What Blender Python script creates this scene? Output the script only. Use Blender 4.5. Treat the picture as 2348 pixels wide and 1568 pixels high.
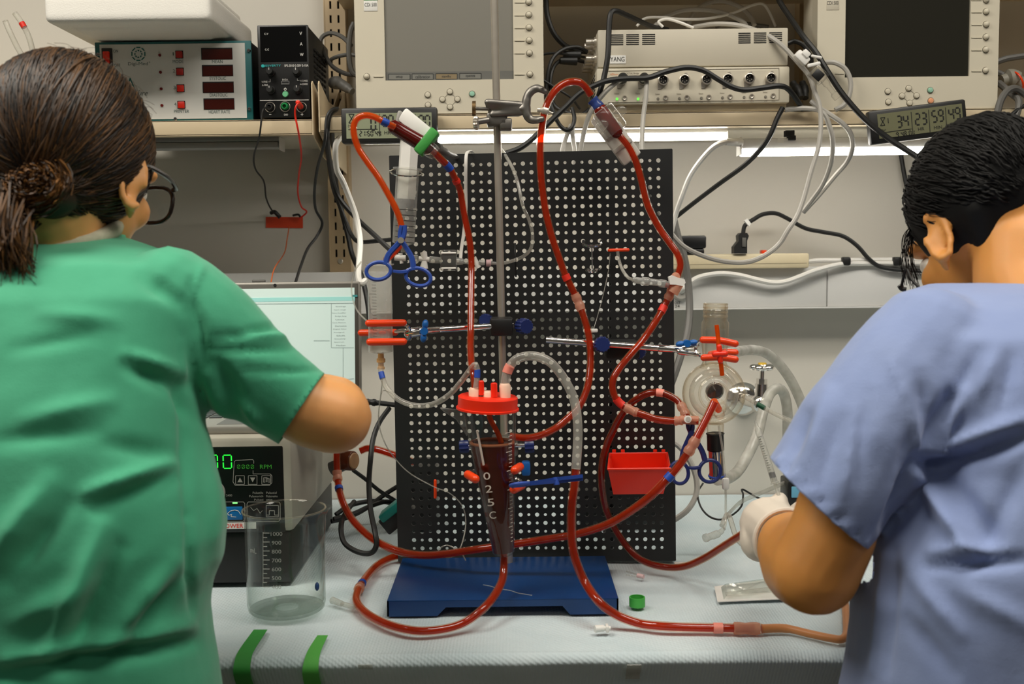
import bpy, bmesh, math, random
import numpy as np
from mathutils import Vector, Matrix, noise

for _o in list(bpy.data.objects): bpy.data.objects.remove(_o)
random.seed(7); rng = np.random.RandomState(7)
rad = math.radians
SC = bpy.context.scene; COL = SC.collection
# ------------------------------------------------------------------ camera
F = 2400.0                       # focal length in pixels of the 2348 x 1568 frame
BZ = 0.90                        # bench top height
CAM = Vector((0.0, 0.0, BZ + 0.483))
RC = Matrix.Rotation(rad(85.5), 3, 'X') @ Matrix.Rotation(rad(-0.67), 3, 'Z')
cd = bpy.data.cameras.new('camera'); cam = bpy.data.objects.new('camera', cd); COL.objects.link(cam)
cam.matrix_world = Matrix.Translation(CAM) @ RC.to_4x4()
cd.sensor_width = 36.0; cd.lens = 36.0 * F / 2348.0; cd.clip_start = 0.02
cd.dof.use_dof = True; cd.dof.focus_distance = 1.60; cd.dof.aperture_fstop = 6.3
SC.camera = cam
# ------------------------------------------------------------------ world, lamps, exposure
w = bpy.data.worlds.new('world'); SC.world = w; w.use_nodes = True
w.node_tree.nodes['Background'].inputs[0].default_value = (1.0, 0.93, 0.82, 1)
w.node_tree.nodes['Background'].inputs[1].default_value = 0.07
def area(name, loc, sx, sy, power, col, rot=(0, 0, 0)):
    l = bpy.data.lights.new(name, 'AREA'); l.shape = 'RECTANGLE'; l.size = sx; l.size_y = sy
    l.energy = power; l.color = col
    o = bpy.data.objects.new(name, l); COL.objects.link(o); o.location = loc; o.rotation_euler = rot
    return o
CEIL = 2.75
area('ceiling_lamp_panel', (-1.1, 0.82, CEIL - .06), 1.2, 0.6, 34, (1.0, .945, .84))
area('ceiling_lamp_panel', (0.7, 0.75, CEIL - .06), 1.2, 0.6, 25, (1.0, .945, .84))
area('ceiling_lamp_panel', (-0.2, -1.2, CEIL - .06), 1.2, 0.6, 6, (1.0, .945, .84))
SC.view_settings.view_transform = 'Standard'
try: SC.view_settings.look = 'None'
except Exception: pass
SC.view_settings.gamma = 1.0; SC.view_settings.exposure = 0.0
SC.view_settings.use_curve_mapping = False
SC.cycles.use_denoising = True
SC.cycles.transparent_max_bounces = 32
SC.cycles.max_bounces = 8

# ------------------------------------------------------------------ pixel <-> place helpers
def ray(px, py): return RC @ Vector(((px - 1174.0) / F, -(py - 784.0) / F, -1.0))
def P(px, py, y):
    "point seen at (px, py) that stands at depth y"
    d = ray(px, py); return CAM + d * (y / d.y)
def PZ(px, py, z):
    "point seen at (px, py) that lies at height z"
    d = ray(px, py); return CAM + d * ((z - CAM.z) / d.z)
RCI = np.array(RC.transposed())
def pix(co):
    c = (co - np.array(CAM)) @ RCI.T
    return np.stack([1174 + F * c[:, 0] / -c[:, 2], 784 - F * c[:, 1] / -c[:, 2]], 1)
def m_(px, y): return px * y / F
class Frame:
    "a plane at depth y through pixel (px,py); local x right, z up, -y to the viewer"
    def __init__(s, px, py, y, roll=0, yaw=0, pitch=0):
        s.M = Matrix.Translation(P(px, py, y)) @ Matrix.Rotation(rad(yaw), 4, 'Z') @ Matrix.Rotation(rad(pitch), 4, 'X') @ Matrix.Rotation(rad(roll), 4, 'Y')
        s.I = s.M.inverted(); s.k = y / F
    def L(s, px, py, d=0):
        o = s.I @ CAM; r = s.I.to_3x3() @ ray(px, py); t = (d - o.y) / r.y
        v = o + r * t; return v.x, v.z
# ------------------------------------------------------------------ materials
MATS = {}
def nt(name):
    m = bpy.data.materials.new(name); m.use_nodes = True; n = m.node_tree; n.nodes.clear()
    o = n.nodes.new('ShaderNodeOutputMaterial'); return m, n, o
def rgb(c):
    "sRGB 0-255 -> linear"
    f = lambda v: (v / 255 / 12.92) if v / 255 <= .04045 else ((v / 255 + .055) / 1.055) ** 2.4
    return (f(c[0]), f(c[1]), f(c[2]), 1)
def mat(name, c, rough=.5, metal=0, spec=.5, var=.06, vs=40, bump=0, bs=200, emis=0, sss=0, tr=0, coat=0):
    if name in MATS: return MATS[name]
    m, n, o = nt(name); N = n.nodes.new; L = n.links.new
    b = N('ShaderNodeBsdfPrincipled'); L(b.outputs[0], o.inputs[0])
    col = rgb(c); tc = N('ShaderNodeTexCoord')
    nz = N('ShaderNodeTexNoise'); nz.inputs['Scale'].default_value = vs; nz.inputs['Detail'].default_value = 4
    L(tc.outputs['Object'], nz.inputs['Vector'])
    mx = N('ShaderNodeMix'); mx.data_type = 'RGBA'
    mx.inputs[6].default_value = tuple(v * (1 - var) for v in col[:3]) + (1,)
    mx.inputs[7].default_value = tuple(min(1, v * (1 + var)) for v in col[:3]) + (1,)
    L(nz.outputs[0], mx.inputs[0]); L(mx.outputs[2], b.inputs['Base Color'])
    b.inputs['Roughness'].default_value = rough; b.inputs['Metallic'].default_value = metal
    b.inputs['Specular IOR Level'].default_value = spec
    if coat: b.inputs['Coat Weight'].default_value = coat; b.inputs['Coat Roughness'].default_value = .15
    if tr: b.inputs['Transmission Weight'].default_value = tr
    if sss:
        b.inputs['Subsurface Weight'].default_value = sss; b.inputs['Subsurface Radius'].default_value = (1, .35, .15)
        b.inputs['Subsurface Scale'].default_value = .008
    if emis:
        b.inputs['Emission Color'].default_value = col; b.inputs['Emission Strength'].default_value = emis
    if bump:
        n2 = N('ShaderNodeTexNoise'); n2.inputs['Scale'].default_value = bs; n2.inputs['Detail'].default_value = 3
        L(tc.outputs['Object'], n2.inputs['Vector'])
        bp = N('ShaderNodeBump'); bp.inputs['Strength'].default_value = bump; bp.inputs['Distance'].default_value = .002
        L(n2.outputs[0], bp.inputs['Height']); L(bp.outputs[0], b.inputs['Normal'])
    MATS[name] = m; return m
def clear(name, tint=(235, 238, 235), edge=(150, 155, 150), haze=.06, hc=(220, 220, 215), rough=.03, gl=1.0, ior=1.45, rim=0):
    "thin clear wall: see-through, thicker and duller where seen edge-on, with a gloss"
    if name in MATS: return MATS[name]
    m, n, o = nt(name); N = n.nodes.new; L = n.links.new
    lw = N('ShaderNodeLayerWeight'); lw.inputs[0].default_value = .5
    mr = N('ShaderNodeMath'); mr.operation = 'POWER'; mr.inputs[1].default_value = 1.6; L(lw.outputs['Facing'], mr.inputs[0])
    mx = N('ShaderNodeMix'); mx.data_type = 'RGBA'; mx.inputs[6].default_value = rgb(tint); mx.inputs[7].default_value = rgb(edge)
    L(mr.outputs[0], mx.inputs[0])
    t = N('ShaderNodeBsdfTransparent'); L(mx.outputs[2], t.inputs[0])
    d = N('ShaderNodeBsdfDiffuse'); d.inputs[0].default_value = rgb(hc)
    nz = N('ShaderNodeTexNoise'); nz.inputs['Scale'].default_value = 30; tc = N('ShaderNodeTexCoord'); L(tc.outputs['Object'], nz.inputs['Vector'])
    hz = N('ShaderNodeMath'); hz.operation = 'MULTIPLY'; hz.inputs[1].default_value = haze * 2; L(nz.outputs[0], hz.inputs[0])
    if rim:
        r4 = N('ShaderNodeMath'); r4.operation = 'POWER'; r4.inputs[1].default_value = 3.0; L(lw.outputs['Facing'], r4.inputs[0])
        ra = N('ShaderNodeMath'); ra.operation = 'MULTIPLY_ADD'; ra.inputs[1].default_value = rim; L(r4.outputs[0], ra.inputs[0]); L(hz.outputs[0], ra.inputs[2]); hz = ra
    m1 = N('ShaderNodeMixShader'); L(hz.outputs[0], m1.inputs[0]); L(t.outputs[0], m1.inputs[1]); L(d.outputs[0], m1.inputs[2])
    g = N('ShaderNodeBsdfGlossy'); g.inputs['Roughness'].default_value = rough
    lf = N('ShaderNodeLayerWeight'); lf.inputs[0].default_value = .5
    p5 = N('ShaderNodeMath'); p5.operation = 'POWER'; p5.inputs[1].default_value = 4.0; L(lf.outputs['Facing'], p5.inputs[0])
    mg = N('ShaderNodeMath'); mg.operation = 'MULTIPLY_ADD'; mg.inputs[1].default_value = .55 * gl; mg.inputs[2].default_value = .035 * gl; L(p5.outputs[0], mg.inputs[0])
    m2 = N('ShaderNodeMixShader'); L(mg.outputs[0], m2.inputs[0]); L(m1.outputs[0], m2.inputs[1]); L(g.outputs[0], m2.inputs[2])
    L(m2.outputs[0], o.inputs[0]); MATS[name] = m; return m
def fluid(name, c, tint, see=.35, trl=.35, rough=.2):
    "blood or saline inside a tube: part scatters, part lets light through tinted"
    if name in MATS: return MATS[name]
    m, n, o = nt(name); N = n.nodes.new; L = n.links.new
    tc = N('ShaderNodeTexCoord'); nz = N('ShaderNodeTexNoise'); nz.inputs['Scale'].default_value = 60; L(tc.outputs['Object'], nz.inputs['Vector'])
    col = rgb(c); mx = N('ShaderNodeMix'); mx.data_type = 'RGBA'
    mx.inputs[6].default_value = tuple(v * .75 for v in col[:3]) + (1,); mx.inputs[7].default_value = tuple(min(1, v * 1.25) for v in col[:3]) + (1,)
    L(nz.outputs[0], mx.inputs[0])
    b = N('ShaderNodeBsdfPrincipled'); L(mx.outputs[2], b.inputs['Base Color']); b.inputs['Roughness'].default_value = rough
    tl = N('ShaderNodeBsdfTranslucent'); L(mx.outputs[2], tl.inputs[0])
    m0 = N('ShaderNodeMixShader'); m0.inputs[0].default_value = trl; L(b.outputs[0], m0.inputs[1]); L(tl.outputs[0], m0.inputs[2])
    t = N('ShaderNodeBsdfTransparent'); t.inputs[0].default_value = rgb(tint)
    m1 = N('ShaderNodeMixShader'); m1.inputs[0].default_value = see; L(m0.outputs[0], m1.inputs[1]); L(t.outputs[0], m1.inputs[2])
    L(m1.outputs[0], o.inputs[0]); MATS[name] = m; return m
def glow(name, c, s):
    if name in MATS: return MATS[name]
    m, n, o = nt(name); e = n.nodes.new('ShaderNodeEmission'); e.inputs[0].default_value = rgb(c); e.inputs[1].default_value = s
    n.links.new(e.outputs[0], o.inputs[0]); MATS[name] = m; return m
# ------------------------------------------------------------------ mesh builder
_FONT = {}
def text_mesh(s, italic=False):
    k = (s, italic)
    if k not in _FONT:
        cu = bpy.data.curves.new('lettering', 'FONT'); cu.body = s; cu.align_x = 'CENTER'; cu.align_y = 'CENTER'; cu.resolution_u = 3
        if italic: cu.shear = .3
        o = bpy.data.objects.new('lettering', cu); COL.objects.link(o)
        dg = bpy.context.evaluated_depsgraph_get(); me = bpy.data.meshes.new_from_object(o.evaluated_get(dg))
        bpy.data.objects.remove(o)
        v = np.array([x.co[:] for x in me.vertices]) if len(me.vertices) else np.zeros((1, 3))
        lo, hi = v.min(0), v.max(0)
        _FONT[k] = ([((x - (lo + hi) / 2) / np.maximum(hi - lo, 1e-6))[:2] for x in v], [tuple(p.vertices) for p in me.polygons])
        bpy.data.meshes.remove(me)
    return _FONT[k]
SEG = {'0': 'abcdef', '1': 'bc', '2': 'abged', '3': 'abgcd', '4': 'fgbc', '5': 'afgcd', '6': 'afgedc', '7': 'abc', '8': 'abcdefg', '9': 'abcdfg'}
def orient(a, b):
    z = (b - a).normalized(); x = z.orthogonal().normalized(); y = z.cross(x)
    return Matrix((x, y, z)).transposed()
def smooth_path(pts, sub=6):
    "Catmull-Rom through the points"
    p = [Vector(q) for q in pts]
    if len(p) < 3: return p
    q = [p[0] * 2 - p[1]] + p + [p[-1] * 2 - p[-2]]; out = []
    for i in range(1, len(q) - 2):
        for k in range(sub):
            t = k / sub; a, b, c, d = q[i - 1], q[i], q[i + 1], q[i + 2]
            out.append(.5 * ((2 * b) + (c - a) * t + (2 * a - 5 * b + 4 * c - d) * t * t + (3 * b - a - 3 * c + d) * t ** 3))
    out.append(p[-1]); return out
class B:
    def __init__(s, fr=None):
        s.bm = bmesh.new(); s.fr = fr; s.M = fr.M if isinstance(fr, Frame) else (fr or Matrix.Identity(4))
    def v(s, c): return s.bm.verts.new(s.M @ Vector(c))
    def f(s, vs):
        try: return s.bm.faces.new(vs)
        except ValueError: return None
    def box(s, c, size, bev=0, rot=None, seg=2):
        t = bmesh.new(); bmesh.ops.create_cube(t, size=1)
        bmesh.ops.scale(t, vec=size, verts=t.verts)
        if bev: bmesh.ops.bevel(t, geom=t.edges[:], offset=min(bev, min(size) * .49), segments=seg, affect='EDGES', profile=.5)
        M = s.M @ Matrix.Translation(c) @ (rot.to_4x4() if rot else Matrix.Identity(4))
        return s.add(t, M)
    def add(s, t, M=None):
        mp = {}
        for x in t.verts: mp[x] = s.bm.verts.new(M @ x.co if M else x.co)
        for fc in t.faces: s.f([mp[x] for x in fc.verts])
        t.free(); return s
    def bx(s, lo, hi, bev=0):
        lo, hi = Vector(lo), Vector(hi); return s.box((lo + hi) / 2, [abs(q) for q in (hi - lo)], bev)
    def rings(s, rings, caps=True, closed=False):
        vs = [[s.v(c) for c in r] for r in rings]; n = len(vs[0]); R = len(vs)
        for i in range(R if closed else R - 1):
            a, b = vs[i], vs[(i + 1) % R]
            for k in range(n): s.f([a[k], a[(k + 1) % n], b[(k + 1) % n], b[k]])
        if caps and not closed:
            s.f(vs[0][::-1]); s.f(vs[-1])
        return s
    def cyl(s, a, b, r0, r1=None, n=20, caps=True):
        a, b = Vector(a), Vector(b); r1 = r0 if r1 is None else r1; R = orient(a, b)
        c = [R @ Vector((math.cos(2 * math.pi * k / n), math.sin(2 * math.pi * k / n), 0)) for k in range(n)]
        return s.rings([[a + q * r0 for q in c], [b + q * r1 for q in c]], caps)
    def lathe(s, prof, a, ax, n=32, caps=False):
        "prof: (r, h) along axis ax from a"
        a = Vector(a); ax = Vector(ax).normalized(); R = orient(a, a + ax)
        c = [R @ Vector((math.cos(2 * math.pi * k / n), math.sin(2 * math.pi * k / n), 0)) for k in range(n)]
        return s.rings([[a + ax * h + q * max(r, 1e-5) for q in c] for r, h in prof], caps)
    def tube(s, pts, r, n=10, caps=True, closed=False, flat=None, sub=6, raw=False):
        p = [Vector(q) for q in pts] if raw else smooth_path(pts, sub)
        N = len(p); T = []
        for i in range(N):
            t = (p[(i + 1) % N] - p[i - 1]) if closed else (p[min(i + 1, N - 1)] - p[max(i - 1, 0)])
            T.append(t.normalized() if t.length > 1e-9 else Vector((0, 0, 1)))
        x = T[0].orthogonal().normalized(); rg = []
        if flat is not None: x = (Vector(flat) - T[0] * T[0].dot(Vector(flat))).normalized()
        for i in range(N):
            x = (x - T[i] * x.dot(T[i])).normalized(); y = T[i].cross(x)
            rr = r if not hasattr(r, '__len__') else r[min(len(r) - 1, int(round(i / (N - 1) * (len(r) - 1))))]
            ra, rb = (rr if not flat else rr), (rr if not flat else rr * .35)
            rg.append([p[i] + x * (math.cos(2 * math.pi * k / n) * ra) + y * (math.sin(2 * math.pi * k / n) * rb) for k in range(n)])
        return s.rings(rg, caps, closed)
    def torus(s, c, ax, R, r, n=28, k=8, ry=None, a0=0, a1=360, xdir=None):
        c = Vector(c); Rm = orient(Vector((0, 0, 0)), Vector(ax))
        if xdir is not None:
            z = Vector(ax).normalized(); x = (Vector(xdir) - z * z.dot(Vector(xdir))).normalized(); Rm = Matrix((x, z.cross(x), z)).transposed()
        ry = ry or R; full = abs(a1 - a0) >= 360
        pts = [c + Rm @ Vector((math.cos(rad(a0 + (a1 - a0) * i / n)) * R, math.sin(rad(a0 + (a1 - a0) * i / n)) * ry, 0)) for i in range(n if full else n + 1)]
        return s.tube(pts, r, k, closed=full, raw=True)
    def ell(s, c, r, rot=None, n=18, m=12):
        r = (r, r, r) if not hasattr(r, '__len__') else r; c = Vector(c); R = rot or Matrix.Identity(3)
        rg = []
        for i in range(m + 1):
            th = math.pi * i / m; q = max(math.sin(th), 1e-4)
            rg.append([c + R @ Vector((r[0] * q * math.cos(2 * math.pi * k / n), r[1] * q * math.sin(2 * math.pi * k / n), -r[2] * math.cos(th))) for k in range(n)])
        return s.rings(rg, True)
    def cap(s, a, b, r0, r1=None, n=14):
        "capsule"
        a, b = Vector(a), Vector(b); r1 = r0 if r1 is None else r1; ax = (b - a).normalized(); L = (b - a).length; pr = []
        for i in range(5): t = math.pi / 2 * i / 4; pr.append((r0 * math.sin(t), -r0 * math.cos(t)))
        for i in range(5): t = math.pi / 2 * i / 4; pr.append((r1 * math.cos(t), L + r1 * math.sin(t)))
        return s.lathe(pr, a, ax, n, True)
    def prism(s, poly, d0, d1):
        "polygon of local (x, z) between local y = d0 and d1"
        a = [s.v((x, d0, z)) for x, z in poly]; b = [s.v((x, d1, z)) for x, z in poly]; n = len(poly)
        s.f(a); s.f(b[::-1])
        for k in range(n): s.f([a[k], b[k], b[(k + 1) % n], a[(k + 1) % n]])
        return s
    # ---- panel drawing in pixels on the frame's plane
    def rect(s, x0, y0, x1, y1, d0, d1, bev=0):
        ax, az = s.fr.L(x0, y0); bx_, bz = s.fr.L(x1, y1)
        cx, cz = s.fr.L((x0 + x1) / 2, (y0 + y1) / 2)
        wx = s.fr.L(x1, (y0 + y1) / 2)[0] - s.fr.L(x0, (y0 + y1) / 2)[0]; hz = s.fr.L((x0 + x1) / 2, y0)[1] - s.fr.L((x0 + x1) / 2, y1)[1]
        return s.box((cx, (d0 + d1) / 2, cz), (wx, abs(d1 - d0), hz), bev)
    def poly(s, pts, d0, d1): return s.prism([s.fr.L(*p) for p in pts], d0, d1)
    def disc(s, px, py, r, d0, d1, n=20, r2=None):
        x, z = s.fr.L(px, py); k = s.fr.k; return s.cyl((x, d1, z), (x, d0, z), r * k, (r if r2 is None else r2) * k, n)
    def ringd(s, px, py, r, t, d, n=24):
        x, z = s.fr.L(px, py); k = s.fr.k; return s.torus((x, d, z), (0, 1, 0), r * k, t * k, n, 6)
    def line(s, pts, wpx, d, dep=.0004):
        q = [s.fr.L(*p) for p in pts]
        for (x0, z0), (x1, z1) in zip(q, q[1:]):
            dx, dz = x1 - x0, z1 - z0; l = math.hypot(dx, dz); a = math.atan2(dz, dx)
            s.box(((x0 + x1) / 2, d, (z0 + z1) / 2), (l, dep, wpx * s.fr.k), 0, Matrix.Rotation(-a, 3, 'Y'))
        return s
    def text(s, t, px, py, wpx, hpx, d, italic=False, rot=0):
        vs, fs = text_mesh(t, italic); x, z = s.fr.L(px, py); k = s.fr.k; c, sn = math.cos(rad(rot)), math.sin(rad(rot))
        q = []
        for a in vs:
            u, v = a[0] * wpx * k, a[1] * hpx * k; q.append(s.v((x + u * c - v * sn, d, z + u * sn + v * c)))
        for p in fs: s.f([q[i] for i in p])
        return s
    def seg7(s, ch, px, py, w, h, t, d):
        x, z = s.fr.L(px, py); k = s.fr.k; w, h, t = w * k / 2, h * k / 2, t * k; g = t * .15
        S = {'a': (0, h, 1), 'd': (0, -h, 1), 'g': (0, 0, 1), 'f': (-w, h / 2, 0), 'b': (w, h / 2, 0), 'e': (-w, -h / 2, 0), 'c': (w, -h / 2, 0)}
        for q in SEG[ch]:
            a, b, hor = S[q]
            s.box((x + a, d, z + b), ((2 * w - t - g) if hor else t, .0004, t if hor else (h - t - g)))
        return s
    def obj(s, name, m, parent=None, smooth=True, ang=38):
        bmesh.ops.recalc_face_normals(s.bm, faces=s.bm.faces[:])
        me = bpy.data.meshes.new(name); s.bm.to_mesh(me); s.bm.free()
        if smooth: me.shade_smooth(); me.set_sharp_from_angle(angle=rad(ang))
        return mobj(name, me, m, parent)
def mobj(name, me, m, parent=None):
    if m: me.materials.append(m)
    o = bpy.data.objects.new(name, me); COL.objects.link(o)
    if any(k in name for k in ('print', 'legend', 'graduations', 'pins', 'vent_slots', 'side_vent', 'digits', 'menu_text', 'readout', 'thread')) : o['kind'] = 'stuff'
    if parent:
        o.parent = parent; o.matrix_parent_inverse = parent.matrix_world.inverted()
    return o
def tag(o, label, cat, group=None):
    o['label'] = label; o['category'] = cat
    if group: o['group'] = group
    return o
def struct(o): o['kind'] = 'structure'; return o
def thing(name, label, cat, loc=(0, 0, 0), group=None):
    o = bpy.data.objects.new(name, None); COL.objects.link(o); o.location = loc; o.empty_display_size = .02
    o.matrix_world = Matrix.Translation(loc)
    return tag(o, label, cat, group)
def baked(b, voxel, it=6, fac=.5):
    "joined shapes -> one continuous skin"
    me = bpy.data.meshes.new('skin'); bmesh.ops.recalc_face_normals(b.bm, faces=b.bm.faces[:]); b.bm.to_mesh(me); b.bm.free()
    o = bpy.data.objects.new('skin', me); COL.objects.link(o)
    r = o.modifiers.new('r', 'REMESH'); r.mode = 'VOXEL'; r.voxel_size = voxel
    sm = o.modifiers.new('s', 'SMOOTH'); sm.factor = fac; sm.iterations = it
    dg = bpy.context.evaluated_depsgraph_get(); out = bpy.data.meshes.new_from_object(o.evaluated_get(dg))
    bpy.data.objects.remove(o); bpy.data.meshes.remove(me); return out
def cable(name, label, pts, r, m, cat='cable', group=None, n=8, flat=None):
    "pts: (px, py, depth)"
    return tag(B().tube([P(*p) for p in pts], r, n, flat=flat).obj(name, m), label, cat, group)

M = {}
M['wall'] = mat('wall_paint', (206, 201, 190), .75, var=.02, vs=6, bump=.05, bs=300)
M['beige'] = mat('beige_enamel', (206, 188, 156), .45, var=.03)
M['cream'] = mat('cream_plastic', (205, 197, 177), .5, var=.02, bump=.03, bs=900)
M['cream2'] = mat('grey_cream_metal', (196, 188, 170), .5, var=.02, bump=.03, bs=900)
M['raceway'] = mat('raceway_grey', (214, 213, 209), .5, var=.01)
M['black'] = mat('black_plastic', (22, 22, 22), .4, var=.1)
M['rubber'] = mat('black_rubber', (20, 20, 19), .5, var=.1)
M['dark'] = mat('dark_recess', (14, 13, 12), .8)
M['board'] = mat('black_powder_coat', (30, 31, 31), .42, var=.08, vs=80, bump=.05, bs=1500)
M['steel'] = mat('brushed_steel', (196, 188, 175), .3, metal=.65, var=.1, vs=60)
M['chrome'] = mat('chrome', (225, 222, 218), .1, metal=1, var=.02)
M['zinc'] = mat('cast_zinc', (128, 124, 118), .42, metal=.85, var=.15, vs=90)
M['brass'] = mat('dull_brass', (122, 98, 66), .4, metal=.8, var=.2, vs=90)
M['orange'] = mat('orange_vinyl', (235, 66, 14), .3, var=.04, sss=.0)
M['redor'] = mat('red_orange_plastic', (236, 44, 14), .38, var=.03)
M['navy'] = mat('navy_knob', (24, 38, 92), .35, var=.08)
M['blueclip'] = mat('blue_nylon', (38, 72, 158), .45, var=.06)
M['blueclip2'] = mat('dark_blue_nylon', (22, 36, 98), .45, var=.06)
M['wing'] = mat('blue_wing_nut', (14, 92, 168), .4, var=.06)
M['basebl'] = mat('blue_enamel', (6, 56, 110), .33, var=.06, vs=60, bump=.12, bs=700)
M['white'] = mat('white_plastic', (232, 230, 224), .45, var=.02)
M['greyc'] = mat('grey_cable', (176, 172, 164), .5, var=.05)
M['dgrey'] = mat('dark_grey_cable', (92, 90, 86), .5, var=.06)
M['whitec'] = mat('white_cable', (222, 219, 212), .45, var=.03)
M['greentape'] = mat('green_tape', (58, 150, 62), .6, var=.06, bump=.1, bs=300)
M['bluetape'] = mat('blue_tape', (24, 70, 168), .5, var=.05)
M['redtape'] = mat('red_tape', (214, 38, 18), .5, var=.05)
M['orangetape'] = mat('orange_tape', (216, 66, 26), .55, var=.06)
M['pinktape'] = mat('pink_tape', (236, 140, 122), .55, var=.05)
M['ink'] = mat('dark_ink', (52, 54, 52), .6)
M['inkblk'] = mat('black_ink', (22, 22, 20), .6)
M['paper'] = mat('white_label', (226, 224, 218), .6, var=.02)
M['tubewall'] = clear('clear_tube_wall', (254, 250, 246), (250, 214, 180), .01, (236, 150, 86), rough=.06, rim=.38)  # orange haze and rim paint the bright edge highlights of the tubes
M['tubeclear'] = clear('clear_vinyl', (252, 252, 249), (232, 230, 222), .28, (206, 203, 194), rough=.14, rim=.4)
M['glass'] = clear('lab_glass', (254, 255, 254), (222, 230, 226), .002, rough=.02, rim=.12)
M['glass2'] = clear('thick_glass', (254, 253, 250), (232, 220, 200), .03, (236, 226, 206), rough=.03, rim=.30)
M['pc'] = clear('clear_polycarbonate', (253, 252, 250), (220, 218, 214), .04, rough=.05, rim=.30)
M['frost'] = clear('frosted_plastic', (244, 244, 240), (214, 214, 208), .24, rough=.2, rim=.3)
M['blood'] = fluid('blood', (190, 60, 22), (253, 100, 36), .34, .45)
M['bloodlt'] = fluid('lit_blood', (238, 104, 22), (255, 150, 60), .35, .45)  # orange of blood with lamplight behind it, put into the colour
M['blooddk'] = fluid('pooled_blood', (84, 24, 13), (150, 30, 14), .03, .2)
M['pinkf'] = fluid('pink_fitting', (242, 186, 158), (254, 216, 196), .42, .4)
# ================================================================== the room
WALL = 2.115
b = B(); b.bx((-2.2, WALL, 0), (2.2, WALL + .1, 2.75)); struct(b.obj('wall_back', M['wall'], smooth=False))
b = B(); b.bx((-2.2, -2.5, -.05), (2.2, WALL + .1, 0)); struct(b.obj('floor', mat('floor_vinyl', (120, 112, 100), .5, var=.15, vs=8), smooth=False))
# surface raceway along the wall
rw = bpy.data.objects.new('trim_1', None); COL.objects.link(rw); struct(rw)
z0 = P(1800, 704, 2.05).z; z1 = P(1800, 612, 2.05).z
xs = [-1.4, P(1897, 650, 2.05).x - .66, P(1897, 650, 2.05).x, 1.4]
for i in range(3):
    b = B(); b.bx((xs[i] + .0008, 2.05, z0), (xs[i + 1] - .0008, WALL, z1), .002); b.obj('raceway_cover', M['raceway'], rw)
b = B(); b.bx((-1.4, 2.047, z0 - .003), (1.4, WALL, z0)); b.obj('raceway_edge', M['raceway'], rw)
# ------------------------------------------------------------------ bench
wb = thing('workbench', 'long laboratory bench under the blue-white absorbent sheet', 'workbench', (0, 1.68, 0))
b = B(); b.bx((-1.4, 1.30, BZ - .036), (1.4, WALL - .004, BZ - .003), .004); b.obj('bench_top', mat('bench_laminate', (60, 58, 56), .5), wb)
b = B(); b.bx((-1.4, 1.36, 0), (1.4, WALL - .004, BZ - .036)); b.obj('bench_cabinet', mat('bench_front', (46, 42, 38), .6), wb)
def sheet():
    b = B(); nx, ny = 260, 150; X = np.linspace(-.95, 1.1, nx)
    rows = []
    prof = []
    for k in range(ny):
        t = k / (ny - 1)
        if t < .86: prof.append((WALL - .004 - (WALL - .004 - 1.262) * t / .86, 0.0))
        else:
            a = (t - .86) / .14
            if a < .35: th = a / .35 * math.pi / 2; prof.append((1.262 - .012 * math.sin(th), -.012 * (1 - math.cos(th))))
            else: prof.append((1.250 + .038 * (a - .35) / .65, -.012 - (a - .35) / .65 * .05))
    for (yy, zz) in prof:
        r = []
        for x in X:
            a = noise.noise(Vector((x * 5.5, yy * 9, 1))) ; c = noise.noise(Vector((x * 14, yy * 30, 4)))
            e = max(0, noise.noise(Vector((x * 3 + yy * 4, yy * 16 - x * 3, 9))))
            h = .0022 * a + .0012 * c + .004 * e * e
            if zz < 0: r.append((x, yy - .002 - (.006 * a + .003 * c + .004) * min(1, -zz / .02), BZ + zz + h * .4 + (-.006 * noise.noise(Vector((x * 2.3, 0, 3))) if zz < -.05 else 0)))
            else: r.append((x, yy, BZ - .0025 + max(-.0004, h)))
        rows.append([b.v(c) for c in r])
    for i in range(ny - 1):
        for k in range(nx - 1): b.f([rows[i][k], rows[i][k + 1], rows[i + 1][k + 1], rows[i + 1][k]])
    return b
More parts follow.
